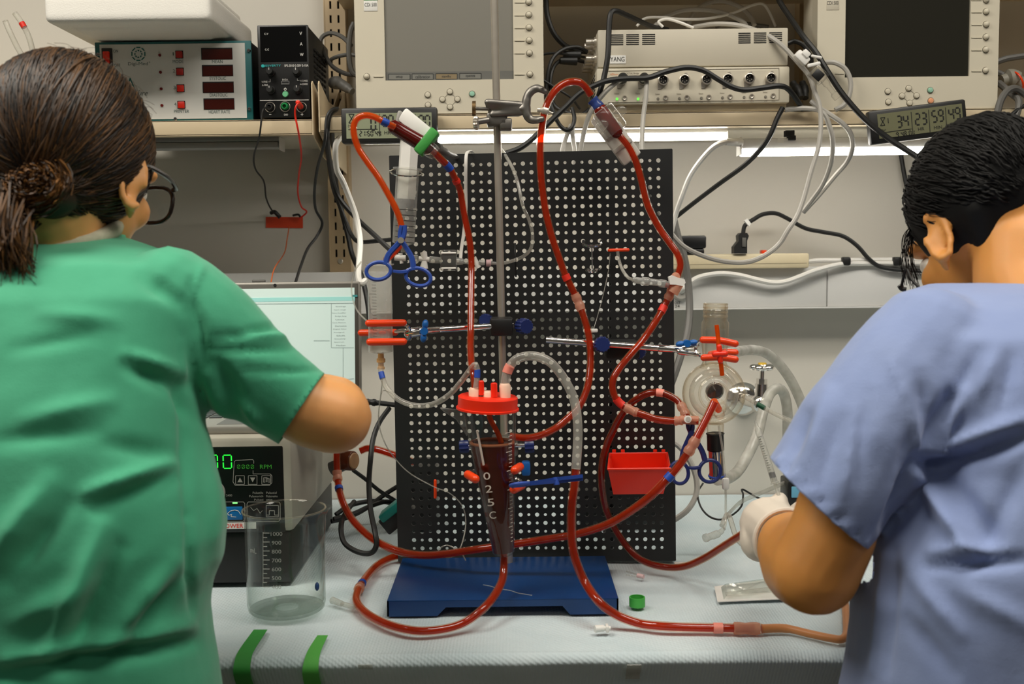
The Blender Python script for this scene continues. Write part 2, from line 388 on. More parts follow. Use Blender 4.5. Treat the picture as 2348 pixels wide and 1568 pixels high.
def sheet_mat():
    m, n, o = nt('absorbent_sheet'); N = n.nodes.new; L = n.links.new
    p = N('ShaderNodeBsdfPrincipled'); L(p.outputs[0], o.inputs[0]); tc = N('ShaderNodeTexCoord')
    nz = N('ShaderNodeTexNoise'); nz.inputs['Scale'].default_value = 9; nz.inputs['Detail'].default_value = 5; L(tc.outputs['Object'], nz.inputs[0])
    mx = N('ShaderNodeMix'); mx.data_type = 'RGBA'; mx.inputs[6].default_value = rgb((178, 198, 204)); mx.inputs[7].default_value = rgb((218, 226, 228)); L(nz.outputs[0], mx.inputs[0])
    L(mx.outputs[2], p.inputs['Base Color']); p.inputs['Roughness'].default_value = .85
    w1 = N('ShaderNodeTexWave'); w1.inputs['Scale'].default_value = 75; w1.bands_direction = 'X'; L(tc.outputs['Object'], w1.inputs[0]); w1.inputs['Distortion'].default_value = 1.5
    w2 = N('ShaderNodeTexWave'); w2.inputs['Scale'].default_value = 75; w2.bands_direction = 'DIAGONAL'; L(tc.outputs['Object'], w2.inputs[0]); w2.inputs['Distortion'].default_value = 1.5
    ad = N('ShaderNodeMath'); L(w1.outputs[1], ad.inputs[0]); L(w2.outputs[1], ad.inputs[1])
    n3 = N('ShaderNodeTexNoise'); n3.inputs['Scale'].default_value = 45; n3.inputs['Detail'].default_value = 4; L(tc.outputs['Object'], n3.inputs[0])
    a2 = N('ShaderNodeMath'); a2.operation = 'MULTIPLY_ADD'; a2.inputs[1].default_value = 4.0; L(n3.outputs[0], a2.inputs[0]); L(ad.outputs[0], a2.inputs[2])
    bp = N('ShaderNodeBump'); bp.inputs['Strength'].default_value = .22; bp.inputs['Distance'].default_value = .0022; L(a2.outputs[0], bp.inputs['Height']); L(bp.outputs[0], p.inputs['Normal'])
    return m
tag(sheet().obj('absorbent_sheet', sheet_mat(), ang=80), 'blue-white absorbent sheet spread over the bench and its front edge', 'sheet')
# ------------------------------------------------------------------ shelves
YS = 1.80
ZT = P(1174, 261, YS).z; ZB = P(1174, 296, YS).z
XL = P(716, 280, YS).x; XM = P(734, 280, YS).x
def shelf(name, label, x0, x1, dz):
    t = thing(name, label, 'shelf', ((x0 + x1) / 2, YS, ZB))
    b = B(); b.bx((x0, YS, ZB + dz), (x1, YS + .002, ZT + dz), .0008); b.bx((x0, YS, ZT - .002 + dz), (x1, WALL - .03, ZT + dz)); b.bx((x0, YS, ZB + dz), (x1, YS + .02, ZB + .002 + dz)); b.obj('shelf_tray', M['beige'], t)
    b = B(); b.bx((x0, YS + .02, ZB + .006 + dz), (x1, WALL - .03, ZT - .003 + dz)); b.obj('shelf_core', M['cream2'], t)
    return t
def bracket(t, x, dz, th=.002):
    zt = P(714, 185, YS).z
    b = B(Matrix.Rotation(math.pi / 2, 4, 'Z'))   # local x -> world y
    poly = [(YS - .002, ZB - .001 + dz), (YS - .002, zt - .006), (YS + .004, zt), (YS + .09, zt - .022), (YS + .2, zt - .02), (WALL - .03, zt + .03), (WALL - .03, ZB - .05), (YS + .1, ZB - .035)]
    b.prism(poly, -x - th / 2, -x + th / 2); b.obj('shelf_bracket', M['beige'], t)
s1 = shelf('wall_shelf', 'beige metal shelf carrying the monitors and the bridge amplifier', XM, 1.5, 0); bracket(s1, XM - .001, 0)
s2 = shelf('wall_shelf', 'shorter beige metal shelf carrying the white pressure analyser', -1.5, XL, -.005); bracket(s2, XL + .001, -.005)
s3 = thing('added_shade_shelf', 'unseen beige shelf added above the two monitors to shade the wall', 'shelf', ((XM + 1.5) / 2, YS, CAM.z + .49))  # out of view; added to keep ceiling light off the wall behind
b = B(); b.bx((XM, YS + .002, CAM.z + .49), (1.5, WALL - .03, CAM.z + .525), .002); b.obj('shelf_tray', M['beige'], s3)
# slotted uprights
def upright(label, pxc, ybot, wpx=44):
    t = thing('slotted_upright', label, 'upright', (P(pxc, ybot, 2.09).x, 2.09, P(pxc, ybot, 2.09).z), 'slotted wall uprights')
    x = P(pxc, 350, 2.09).x; wd = m_(wpx, 2.09); zb = P(pxc, ybot, 2.09).z
    b = B(); pitch = m_(30.7, 2.09); n = int((2.0 - zb) / pitch); sw, sh = m_(4.6, 2.09), m_(17, 2.09)
    for r in range(n):
        za, zc = zb + r * pitch, zb + (r + 1) * pitch
        for c in range(2):
            xa = x - wd / 2 + c * wd / 2; xb = xa + wd / 2; mx = x + (-.2 if c == 0 else .2) * wd; mz = (za + zc) / 2
            if r < 1:
                b.f([b.v((xa, 2.082, za)), b.v((xb, 2.082, za)), b.v((xb, 2.082, zc)), b.v((xa, 2.082, zc))]); continue
            o = [b.v(q) for q in ((xa, 2.082, za), (xb, 2.082, za), (xb, 2.082, zc), (xa, 2.082, zc))]
            h = [b.v(q) for q in ((mx - sw / 2, 2.082, mz - sh / 2), (mx + sw / 2, 2.082, mz - sh / 2), (mx + sw / 2, 2.082, mz + sh / 2), (mx - sw / 2, 2.082, mz + sh / 2))]
            g = [b.v((q.co.x, 2.085, q.co.z)) for q in h]
            for k in range(4): b.f([o[k], o[(k + 1) % 4], h[(k + 1) % 4], h[k]]); b.f([h[k], h[(k + 1) % 4], g[(k + 1) % 4], g[k]])
    b.bx((x - wd / 2 - .002, 2.081, zb), (x - wd / 2, WALL, 2.0)); b.bx((x + wd / 2, 2.081, zb), (x + wd / 2 + .002, WALL, 2.0))
    b.bx((x - wd / 2, 2.081, zb), (x + wd / 2, 2.083, zb + .004))
    b.obj('slotted_face', mat('tan_enamel', (178, 156, 122), .5), t, smooth=False)
    b = B(); b.bx((x - wd / 2, 2.095, zb + .001), (x + wd / 2, WALL, 2.0)); b.obj('channel_back', M['dark'], t)
    b = B(); q = P(pxc + 4, ybot - 28, 2.08); b.lathe([(.0055, 0), (.0055, .002), (.004, .0035), (0, .0035)], (q.x, 2.083, q.z), (0, -1, 0), 16); b.obj('bolt', M['steel'], t)
upright('tan slotted wall upright between the two shelves, near the black power supply', 776, 627)
upright('tan slotted wall upright behind the dark-screened monitor', 1850, 250, 40)
# ------------------------------------------------------------------ under-shelf lamps
def lamp(name, label, x0, x1, ya, yb, yh, y, on, clip=None):
    t = thing(name, label, 'lamp', P((x0 + x1) / 2, yb, y), 'under-shelf strip lamps'); f = Frame((x0 + x1) / 2, ya, y)
    b = B(f); b.rect(x0, yh, x1, ya, 0, .035, .002); b.obj('housing', M['raceway'] if on else mat('aluminium_housing', (150, 150, 150), .4, metal=.5), t)
    b = B(f); b.rect(x0 + 2, ya, x1 - 2, yb, -.001, .03, .003); b.obj('diffuser', glow('led_diffuser', (255, 250, 240), 18.0) if on else mat('dead_diffuser', (150, 150, 146), .5), t)
    b = B(f); b.rect(x0 - 3, yh, x0, yb + 3, -.002, .036, .002); b.obj('end_cap', M['white'], t)
    b = B(f); b.rect(x1, yh, x1 + 3, yb + 3, -.002, .036, .002); b.obj('end_cap', M['white'], t)
    if clip:
        b = B(f); b.rect(clip - 12, 299, clip + 9, 313, -.004, .01, .001); b.rect(clip - 5, 311, clip + 12, 322, -.004, .01, .001); b.obj('mounting_clip', M['dark'], t)
        b = B(f); b.rect(clip - 29, 317, clip - 15, 328, -.0006, .001); b.obj('spec_label', M['paper'], t)
    return t
lamp('strip_lamp', 'lit white strip lamp under the shelf, behind the steel rod', 826, 1668, 309, 322, 299, 1.845, True)
lamp('strip_lamp', 'lit white strip lamp hung lower, beneath the tilted countdown timer', 1701, 2282, 338, 352, 314, 1.845, True, 1812)
lamp('strip_lamp', 'unlit grey strip lamp under the shelf with the pressure analyser', 250, 640, 326, 341, 314, 1.845, False)
# ================================================================== pegboard
def pegboard():
    t = thing('pegboard', 'black perforated metal board standing upright behind the blue stand', 'board', (.03, 1.63, BZ))
    TL, TR, BL, BR = P(893, 358, 1.652), P(1541, 342, 1.628), P(914, 1294, 1.645), P(1549, 1294, 1.632)
    BL.z = BR.z = BZ + .003
    def S(u, v, d=0): q = (TL * (1 - u) + TR * u) * (1 - v) + (BL * (1 - u) + BR * u) * v; return Vector((q.x, q.y + d, q.z))
    W_, H_ = (TR - TL).length, (TL - BL).length
    nc, nr = 31, 46; u0, du = .058, .0298; v0, dv = .0255, .02093
    b = B(); seg = 16; TH = .0016
    def cell(uc, vc, r, hu, hv):
        h, g, o, p = [], [], [], []
        for k in range(seg):
            a = 2 * math.pi * k / seg + math.pi / 4 * 0; c, s = math.cos(a), math.sin(a)
            h.append(S(uc + c * r / W_, vc + s * r / H_)); g.append(S(uc + c * r / W_, vc + s * r / H_, TH))
            q = max(abs(c), abs(s)); o.append(S(uc + c / q * hu, vc + s / q * hv))
        hv_ = [b.v(x) for x in h]; gv = [b.v(x) for x in g]; ov = [b.v(x) for x in o]
        for k in range(seg):
            j = (k + 1) % seg; b.f([ov[k], ov[j], hv_[j], hv_[k]]); b.f([hv_[k], hv_[j], gv[j], gv[k]])
    for j in range(nr):
        for i in range(nc): cell(u0 + i * du, v0 + j * dv, .0034 if (i + j) % 2 == 0 else .0024, du / 2, dv / 2)
    U0, U1, V0, V1 = u0 - du / 2, u0 + (nc - .5) * du, v0 - dv / 2, v0 + (nr - .5) * dv
    def quad(ua, va, ub, vb): b.f([b.v(S(ua, va)), b.v(S(ub, va)), b.v(S(ub, vb)), b.v(S(ua, vb))])
    hm = .0022
    quad(0, 0, 1, V0); quad(0, V1, 1, 1); quad(0, V0, U0, V1); quad(U1, V0, 1, V1)
    b.obj('perforated_sheet', M['board'], t, smooth=False)
    for nm, (ua, va, ub, vb) in {'top_flange': (0, 0, 1, 0), 'side_flange': (0, 0, 0, 1), 'side_flange.001': (1, 0, 1, 1), 'bottom_flange': (0, 1, 1, 1)}.items():
        b = B(); q = [S(ua, va), S(ub, vb)]; off = Vector((0, .022, 0))
        th = Vector((.0015, 0, 0)) if ua == ub else Vector((0, 0, .0015))
        for sg in (1,):
            c = [q[0], q[1], q[1] + off, q[0] + off]; b.rings([[x - th / 2 for x in c], [x + th / 2 for x in c]], True)
        b.obj('flange', M['board'], t, smooth=False)
    # rear stand
    for x in (-.09, .16):
        b = B(); b.tube([(x, 1.66, BZ + .62), (x, 1.67, BZ + .3), (x, 1.70, BZ + .02), (x, 1.80, BZ + .006)], .005, 8); b.obj('rear_strut', M['dark'], t)
    return S
BS = pegboard()
# ================================================================== white blood-pressure analyser
def analyser():
    f = Frame(400, 190, 1.815, yaw=0)
    t = thing('pressure_analyser', 'white and teal blood pressure analyser with four dark red displays', 'analyser', P(400, 279, 1.815))
    teal = mat('teal_enamel', (22, 98, 100), .45)
    b = B(f); b.rect(222, 97, 578, 277, .004, .26, .002); b.obj('case', M['black'], t)
    b = B(f); b.rect(220, 95, 578, 277, 0, .006, .0015); b.obj('front_frame', teal, t)
    b = B(f); b.rect(232, 101, 564, 273, -.0012, .001); b.obj('face_plate', mat('silver_face', (212, 211, 205), .5, var=.02), t)
    b = B(f); b.rect(235, 111, 259, 155, -.004, 0, .001); sw = b.obj('switch_housing', M['black'], t)
    b = B(f); b.rect(239, 119, 254, 147, -.0075, -.002, .0015); b.obj('rocker', M['redor'], sw)
    led = mat('dark_red_led', (110, 20, 14), .25); btn = mat('red_button', (176, 30, 18), .4); dsp = mat('dark_red_window', (66, 20, 12), .15)
    for i, (x, y) in enumerate(((367, 127), (368.7, 166), (370.4, 204), (372, 242))):
        b = B(f); b.disc(x, y, 3.6, -.003, 0, 14, 3); b.obj('indicator', led, t)
    for i, (x, y) in enumerate(((411.6, 125.4), (413.3, 164.6), (414.7, 202.7), (416.4, 240.5))):
        b = B(f); b.rect(x - 9, y - 9, x + 9, y + 9, -.0016, 0); q = b.obj('button_well', M['dark'], t)
        b = B(f); b.rect(x - 7, y - 7, x + 8, y + 8, -.0055, -.001, .0012); b.obj('button', btn if i < 2 else mat('bright_red_button', (226, 40, 20), .35), q)
    for x0, y0, x1, y1 in ((463, 111, 532.5, 136), (465, 150, 534, 174), (466.5, 188.5, 535.6, 212), (468.5, 226.5, 537, 250.5)):
        b = B(f); b.rect(x0 - 1, y0 - 1, x1 + 1, y1 + 1, -.0018, 0); q = b.obj('display_bezel', M['dark'], t)
        b = B(f); b.rect(x0 + 1, y0 + 2, x1, y1, -.0022, -.001); b.obj('display_window', dsp, q)
    for x, y in ((226, 125), (566.6 + 4, 116), (572, 250), (403, 272.6)):
        b = B(f); b.disc(x, y, 4.6, -.0035, 0, 14, 3.4); q = b.obj('screw', M['chrome'], t)
        b = B(f); b.rect(x - 3, y - .7, x + 3, y + .7, -.0038, -.003); b.obj('screw_slot', M['dark'], q)
    b = B(f); d = -.0016
    for s, x, y, w_, h in (('ON', 266, 117.5, 11, 6.5), ('OFF', 269.5, 150, 14, 6.5), ('1', 398, 124, 2.5, 7), ('2', 399.5, 163, 5, 7), ('3', 401, 201, 5, 7), ('4', 402.5, 239, 5, 7), ('MODE', 409, 141.4, 24, 7),
                       ('PRINTER', 417, 255.5, 34, 7), ('MEAN', 499, 141.4, 24, 7), ('SYSTOLIC', 500, 180, 37, 7), ('DIASTOLIC', 502, 218, 40, 7), ('HEART RATE', 503.6, 256.6, 48, 7)):
        b.text(s, x, y, w_, h, d)
    b.text('Digi-Med', 317, 147.5, 44, 9, d); b.text('®', 343.5, 143, 3.5, 3.5, d); b.text('®', 329.5, 113.5, 3.5, 3.5, d)
    b.text('Blood Pressure', 288, 214, 102, 11, d, True); b.obj('printed_legend', mat('legend_ink', (78, 96, 92), .6), t)
    b = B(f); b.text('BPA', 284, 192, 52, 25, d); cx, cy = 318, 124
    for k in range(8):   # octagon emblem of eight bars with small inner bars
        a = rad(45 * k); r = 15.5; p = lambda an, rr: (cx + rr * math.cos(an), cy + rr * math.sin(an))
        b.line([p(a - .30, r), p(a + .30, r)], 2.2, d); b.line([p(a - .2, r * .6), p(a, r * .42), p(a + .2, r * .6)], 1.6, d)
    b.obj('teal_print', mat('teal_ink', (24, 104, 98), .6), t)
analyser()
# ------------------------------------------------------------------ bench power supply
def supply():
    f = Frame(650, 165, 1.80)
    t = thing('power_supply', 'black bench power supply with four knobs and red and black leads', 'power supply', P(650, 270, 1.80))
    b = B(f); b.rect(593, 58, 708, 270, .004, .2, .003)
    b.obj('case', mat('black_steel', (20, 20, 20), .45, bump=.1, bs=600), t)
    b = B(f); b.rect(592, 57, 709, 270, 0, .006, .002); b.obj('front_panel', M['black'], t)
    b = B(f); b.rect(597, 61, 703, 141, -.001, .001); b.obj('display_window', mat('smoked_window', (8, 8, 8), .12), t)
    for x, y in ((621.5, 166), (682, 166), (622, 207), (684, 206)):
        b = B(f); x0, z0 = f.L(x, y); k = f.k
        b.lathe([(9.5 * k, 0), (9.5 * k, -.004), (8.2 * k, -.005), (7.4 * k, -.015), (6.6 * k, -.016), (0, -.016)], (x0, 0, z0), (0, 1, 0), 24); q = b.obj('knob', M['rubber'], t)
        b = B(f); b.rect(x - .6, y - 7, x + .6, y - 2, -.0166, -.0155); b.obj('pointer', M['paper'], q)
    b = B(f); b.rect(645, 186, 664, 194, -.001, .001); q = b.obj('usb_port', mat('usb_metal', (150, 150, 148), .3, metal=.8), t)
    b = B(f); b.rect(647, 187.5, 662, 190.5, -.0014, 0); b.obj('usb_slot', M['dark'], q)
    b = B(f); b.disc(654.5, 216, 7, -.003, 0, 20, 6); b.obj('power_button', mat('pale_green_button', (110, 190, 140), .4), t)
    b = B(f); b.rect(596, 229, 708, 230.6, -.0008, .001)
    d = -.0013
    for s, x, y, w_, h in (('C.V', 611, 78, 9, 4), ('C.C', 612.6, 114, 9, 4), ('V', 690, 77, 5.5, 7), ('A', 691, 101, 5.5, 7), ('W', 692.3, 125.4, 8, 7), ('SPS-3010 0-30V 0-10A', 680, 150.6, 54, 5.4), ('5V/2A', 654, 183, 13, 4),
                       ('V-FINE', 607, 188, 13, 4), ('A-FINE', 608, 195.5, 13, 4), ('V-COARSE', 697, 185.5, 17, 4), ('A-COARSE', 697, 193, 17, 4), ('GND', 656, 263, 9, 4), ('+', 693, 262.5, 6, 6), ('–', 620, 262.5, 5, 1.2)):
        b.text(s, x, y, w_, h, d)
    b.ringd(654.5, 205, 2.6, .6, d); b.line([(654.5, 201), (654.5, 205)], .9, d)
    b.line([(615, 188), (620, 188), (620, 182)], .6, d); b.line([(687, 185), (682, 185), (682, 180)], .6, d)
    b.obj('printed_legend', M['paper'], t)
    b = B(f); b.text('JESVERTY', 625, 151.5, 38, 6, d); b.disc(603, 151.5, 3.6, d - .0002, d); b.obj('teal_print', mat('cyan_ink', (40, 180, 178), .6), t)
    for x, y, m in ((619.4, 246, M['rubber']), (654, 244.6, mat('green_post', (20, 128, 66), .4)), (691.6, 246, M['black'])):
        b = B(f); b.ringd(x, y, 11, .8, -.001); q = b.obj('terminal_ring', M['steel'], t)
        x0, z0 = f.L(x, y); k = f.k; b = B(f); b.lathe([(8 * k, 0), (8 * k, -.006), (6 * k, -.008), (4.4 * k, -.008), (4.2 * k, -.002), (0, -.002)], (x0, 0, z0), (0, 1, 0), 20); b.obj('binding_post', m, q)
    b = B(f)
    for i in range(9):
        for j in range(5): 
            x0, z0 = f.L(709, 100 + i * 13); b.bx((x0 - .001, .05 + j * .024, z0 - .002), (x0 + .0006, .064 + j * .024, z0 + .002))
    b.obj('vent_slots', M['dark'], t)
supply()
# ------------------------------------------------------------------ foam lid
def foamlid():
    b = B()
    zb = P(400, 93, 1.815).z + .0015; x0, x1 = P(107, 60, 1.70).x, P(489, 60, 1.70).x
    b.box(((x0 + x1) / 2, 1.825, zb + .026), (x1 - x0, .27, .046), .008, seg=3)
    b.box(((x0 + x1) / 2, 1.825, zb + .053), (x1 - x0 - .03, .235, .03), .006, seg=3)
    b.box(((x0 + x1) / 2, 1.825, zb + .008), (x1 - x0 - .06, .19, .016), .006, seg=3)
    me = baked(b, .004, 3); me.shade_smooth()
    m = mat('white_foam', (228, 225, 217), .85, var=.02, bump=.25, bs=420)
    tag(mobj('foam_box_lid', me, m), 'white polystyrene box lid lying on top of the pressure analyser', 'lid')
foamlid()
# ------------------------------------------------------------------ perfusion monitors
def monitor(label, f, x0, x1, yb, scr, btns, ridges, nav, lit, lbl, roll=0):
    t = thing('perfusion_monitor', label, 'monitor', P((x0 + x1) / 2, yb, 1.805), 'cream perfusion monitors')
    sx0, sx1, sy = scr; top = -48
    b = B(f)   # bezel: one frame round the recessed screen
    ym = 100; X = [f.L(q, ym)[0] for q in (x0, sx0, sx1, x1)]; xm = (sx0 + sx1) / 2; Zs = [f.L(xm, q)[1] for q in (yb, sy, -42, top)]
    gv = {}
    def V(i, j, d): return gv.setdefault((i, j, d), None) or gv.__setitem__((i, j, d), b.v((X[i], d, Zs[j]))) or gv[(i, j, d)]
    for i in range(3):
        for j in range(3):
            if (i, j) != (1, 1): b.f([V(i, j, 0), V(i + 1, j, 0), V(i + 1, j + 1, 0), V(i, j + 1, 0)])
    for p, q in (((1, 1), (2, 1)), ((2, 1), (2, 2)), ((2, 2), (1, 2)), ((1, 2), (1, 1))): b.f([V(*p, 0), V(*q, 0), V(*q, .012), V(*p, .012)])
    for p, q in (((0, 0), (1, 0)), ((1, 0), (2, 0)), ((2, 0), (3, 0)), ((0, 3), (1, 3)), ((1, 3), (2, 3)), ((2, 3), (3, 3)), ((0, 0), (0, 1)), ((0, 1), (0, 2)), ((0, 2), (0, 3)), ((3, 0), (3, 1)), ((3, 1), (3, 2)), ((3, 2), (3, 3))): b.f([V(*p, 0), V(*q, 0), V(*q, .03), V(*p, .03)])
    b.obj('bezel', M['cream'], t, smooth=False)
    b = B(f); b.rect(x0 + 4, top, x1 - 4, yb - 4, .03, .1, .004); b.obj('rear_housing', M['cream2'], t)
    b = B(f); b.rect(sx0, -42, sx1, sy, .004, .01)
    sc = b.obj('screen', mat('grey_lit_screen', (120, 117, 108), .25, emis=.10, var=.015, vs=4) if lit else mat('dark_screen', (38, 37, 31), .16, var=.05, vs=4), t)
    if lit:
        b = B(f); b.rect(sx0, 163, sx1, sy, .0035, .004); b.obj('soft_key_bar', mat('screen_bar', (104, 103, 98), .3, emis=.07), sc)
        bt = B(f)
        for xa, xb, s in ((890.4, 939.7, 'setup'), (944.6, 993, 'calibration'), (999, 1048, 'standby'), (1053.7, 1103, 'operate')):
            yo = -(xa - 890) * .011
            b = B(f); b.rect(xa, 169 + yo, xb, 182 + yo, .003, .0036); b.obj('soft_key', mat('tan_key', (132, 116, 88), .4, emis=.06) if s == 'standby' else mat('grey_key', (118, 117, 110), .4, emis=.06), sc)
            bt.text(s, (xa + xb) / 2, 176 + yo, len(s) * 3.0, 7, .0026)
            bt.line([(xa, 169 + yo), (xb, 169 + yo), (xb, 182 + yo), (xa, 182 + yo), (xa, 169 + yo)], 1.2, .0028)
        bt.obj('soft_key_print', M['ink'], sc)
    for x, y in btns:
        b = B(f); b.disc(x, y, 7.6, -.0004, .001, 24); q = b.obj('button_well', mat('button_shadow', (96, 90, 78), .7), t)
        x_, z_ = f.L(x, y); k = f.k; b = B(f); b.lathe([(6.4 * k, 0), (6.2 * k, -.003), (4.6 * k, -.0052), (2.4 * k, -.006), (0, -.0062)], (x_, 0, z_), (0, 1, 0), 24); b.obj('button', M['cream'], q)
    for xa, xb, y in ridges:
        b = B(f); b.line([(xa, y), (xb, y)], 2.4, -.0006, .0016); b.obj('ridge', M['cream'], t)
    for x, y, c in nav:
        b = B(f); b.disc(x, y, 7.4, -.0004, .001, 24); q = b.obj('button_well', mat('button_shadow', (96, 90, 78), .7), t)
        mm = {'g': mat('mint_button', (150, 196, 172), .4), 'o': mat('peach_button', (232, 160, 118), .4), 'c': M['cream']}[c]
        x_, z_ = f.L(x, y); k = f.k; b = B(f); b.lathe([(6.2 * k, 0), (6.0 * k, -.002), (4.8 * k, -.0034), (0, -.0038)], (x_, 0, z_), (0, 1, 0), 24); b.obj('nav_button', mm, q)
    b = B(f); c = [n_ for n_ in nav if n_[2] == 'c']
    dmd = nav[1:5]; pts = [dmd[0], dmd[2], dmd[3], dmd[1], dmd[0]]; b.line([(p[0], p[1]) for p in pts], 1.0, -.0002, .0006); b.obj('nav_outline', mat('groove_grey', (160, 153, 136), .6), t)
    if lbl:
        b = B(f); b.rect(834, -6, 865.6, 25.6, -.0008, .001, .0004); q = b.obj('paper_label', M['paper'], t)
        b = B(f); b.rect(834, -8, 865.6, 1, -.0012, .001); b.obj('green_strip', M['greentape'], q)
        b = B(f); b.text('CDI 500', 850, 11, 27, 8, -.0011); b.obj('label_print', M['ink'], q)
    else:
        b = B(f); b.rect(1895, -8, 1924, 23, -.0008, .001, .0004); q = b.obj('badge', M['cream2'], t)
        b = B(f); b.text('CDI 500', 1909, 7, 26, 8, -.0011); b.obj('badge_print', M['inkblk'], q)
    return t
f1 = Frame(1030, 130, 1.803)
monitor('cream monitor with a grey lit screen behind the steel rod', f1, 814, 1246, 260, (882, 1177, 183),
        [(1212.4, 5), (1212.6, 34), (1213, 63.4), (1213.4, 92.8), (1214, 122), (1215, 170.5), (841, 175.6)], [(1180, 1203, y) for y in (5.5, 35, 64, 93, 122, 170.5)] + [(857, 879, 175.5)],
        [(981, 217.7, 'c'), (1031.7, 210.6, 'c'), (1014.6, 228, 'c'), (1049, 227.7, 'c'), (1032, 245.6, 'c'), (1082.6, 215.4, 'g'), (981.6, 241, 'c')], True, True)
f2 = Frame(2080, 120, 1.803)
monitor('cream monitor with a dark screen above the tilted countdown timer', f2, 1874, 2290, 250, (1938, 2224, 176),
        [(2261, 0), (2261, 26.8), (2261, 56), (2260.6, 85), (2260, 114), (2259.6, 161.5)], [(2227, 2251, y) for y in (0, 28, 57, 86, 115, 163)] + [(1915, 1935, 168.7)],
        [(2035.5, 209.6, 'c'), (2083.3, 202.7, 'c'), (2068, 220, 'c'), (2101.4, 219.5, 'c'), (2085.6, 236.4, 'c'), (2132.9, 207, 'g'), (2134, 231, 'o'), (2036.8, 233.8, 'c')], False, False)
# ------------------------------------------------------------------ amplifiers
def amps():
    f = Frame(1590, 200, 1.797)
    t = thing('bridge_amplifier', 'cream bridge amplifier with a row of eight round sockets', 'amplifier', P(1590, 253, 1.797))
    b = B(f); b.rect(1368, 154, 1811, 238, 0, .2, .003); b.rect(1380, 234, 1808, 253, .012, .2, .003); b.obj('case', M['cream'], t)
    b = B(f); b.rect(1394, 163, 1786, 233, -.0006, .001); b.obj('front_panel', mat('panel_cream', (199, 191, 172), .5), t)
    soc = [(1425.7, 183), (1474, 183), (1519.6, 184.6), (1568.5, 184), (1619, 183), (1667.5, 182), (1717, 181), (1766, 180)]
    for i, (x, y) in enumerate(soc):
        b = B(f); b.poly([(x + 6, y - 17), (x + 10, y - 8), (x - 4, y + 20), (x - 11, y + 20), (x - 12, y + 8), (x + 1, y - 16)], -.002, 0); q = b.obj('socket_flange', M['steel'], t)
        x_, z_ = f.L(x, y); k = f.k; b = B(f); b.lathe([(12 * k, 0), (12 * k, -.008), (10.2 * k, -.009), (9.6 * k, -.009), (9.6 * k, -.003)], (x_, 0, z_), (0, 1, 0), 24); b.obj('socket_shell', M['steel'], q)
        b = B(f); b.disc(x, y, 9.7, -.0035, 0); b.obj('socket_insert', M['dark'], q)
        b = B(f)
        for a in range(5): b.disc(x + 5.4 * math.cos(a * 1.1 + .4), y + 5.4 * math.sin(a * 1.1 + .4), 1.1, -.006, -.003, 8)
        b.obj('pins', M['steel'], q)
        if i < 2:
            b = B(f); b.lathe([(11.5 * k, -.009), (11.5 * k, -.02), (8 * k, -.024), (0, -.024)], (x_, 0, z_), (0, 1, 0), 20); b.obj('plug', M['rubber'], q)
        yo = y + 40 if i > 1 else y + 42
        b = B(f); b.ringd(x + 6, yo - .5, 4.2, 1.6, -.002, 18); b.disc(x + 6, yo - .5, 3.4, -.0015, 0, 14); b.obj('jack', M['steel'], t)
        b = B(f); b.disc(x - 11, yo + 2, 3.4, -.002, 0, 14, 2.8); b.obj('status_light', glow('green_led', (120, 230, 90), 1.2) if i < 2 else mat('grey_led', (128, 122, 110), .4), t)
    b = B(f)
    for i, (x, y) in enumerate(soc): b.text('Status', x - 12, y + 31.5, 10, 3.6, -.0009); b.text('CH%d' % (i + 1), x - 11, y + 51, 7, 4, -.0009); b.text('Zero', x + 7, y + 51, 8, 3.6, -.0009)
    b.text('OCTAL Bridge', 1450, 169, 30, 5, -.0009); b.line([(1394, 163), (1786, 156), (1786, 229), (1394, 235)], .8, -.0008); b.obj('printed_legend', mat('brown_legend', (120, 110, 94), .6), t)
    b = B(f); b.text('ADInstr', 1408, 170.5, 20, 4.5, -.0009, True); b.obj('orange_print', mat('orange_ink', (216, 130, 60), .6), t)
    b = B(f); x_, z_ = f.L(1368, 190)
    for i in range(7):
        for j in range(6): b.bx((x_ - .0006, .03 + j * .018, z_ - .02 + i * .006), (x_ + .001, .042 + j * .018, z_ - .017 + i * .006))
    b.obj('side_vent', M['dark'], t)
    # upper unit
    f = Frame(1590, 108, 1.802)
    t = thing('data_recorder', 'cream recorder box with louvre vents stacked on the bridge amplifier', 'recorder', P(1590, 153, 1.802))
    b = B(f); b.rect(1371, 66, 1807, 152, 0, .24, .002); b.obj('case', M['cream2'], t)
    for xs_, ya in (((1401, 1429), 79), ((1436, 1465), 78.5), ((1472.5, 1502), 78), ((1693, 1721), 75), ((1728.6, 1757), 74.5), ((1764, 1793), 74)):
        for i in range(6):
            b = B(f); b.rect(xs_[0], ya + i * 4.4, xs_[1], ya + i * 4.4 + 2.3, -.0006, .0008); b.obj('vent_slot', M['dark'], t)
    b = B(f); b.rect(1397, 127, 1435, 146, -.001, .001); q = b.obj('name_label', M['paper'], t)
    b = B(f); b.text('YANG', 1415.5, 136, 32, 10.5, -.0014); b.obj('label_print', M['inkblk'], q)
    x_, z_ = f.L(1371, 105)
    for i in range(4):
        for j in range(2):
            b = B(f); yy = .03 + i * .035; zz = z_ + .012 - j * .028
            b.cyl((x_, yy, zz), (x_ - .004, yy, zz), .0085, n=14); b.cyl((x_ - .004, yy, zz), (x_ - .018, yy, zz), .0055, n=14); b.cyl((x_ - .008, yy - .008, zz), (x_ - .008, yy + .008, zz), .0014, n=8); b.obj('coaxial_socket', M['steel'], t)
amps()
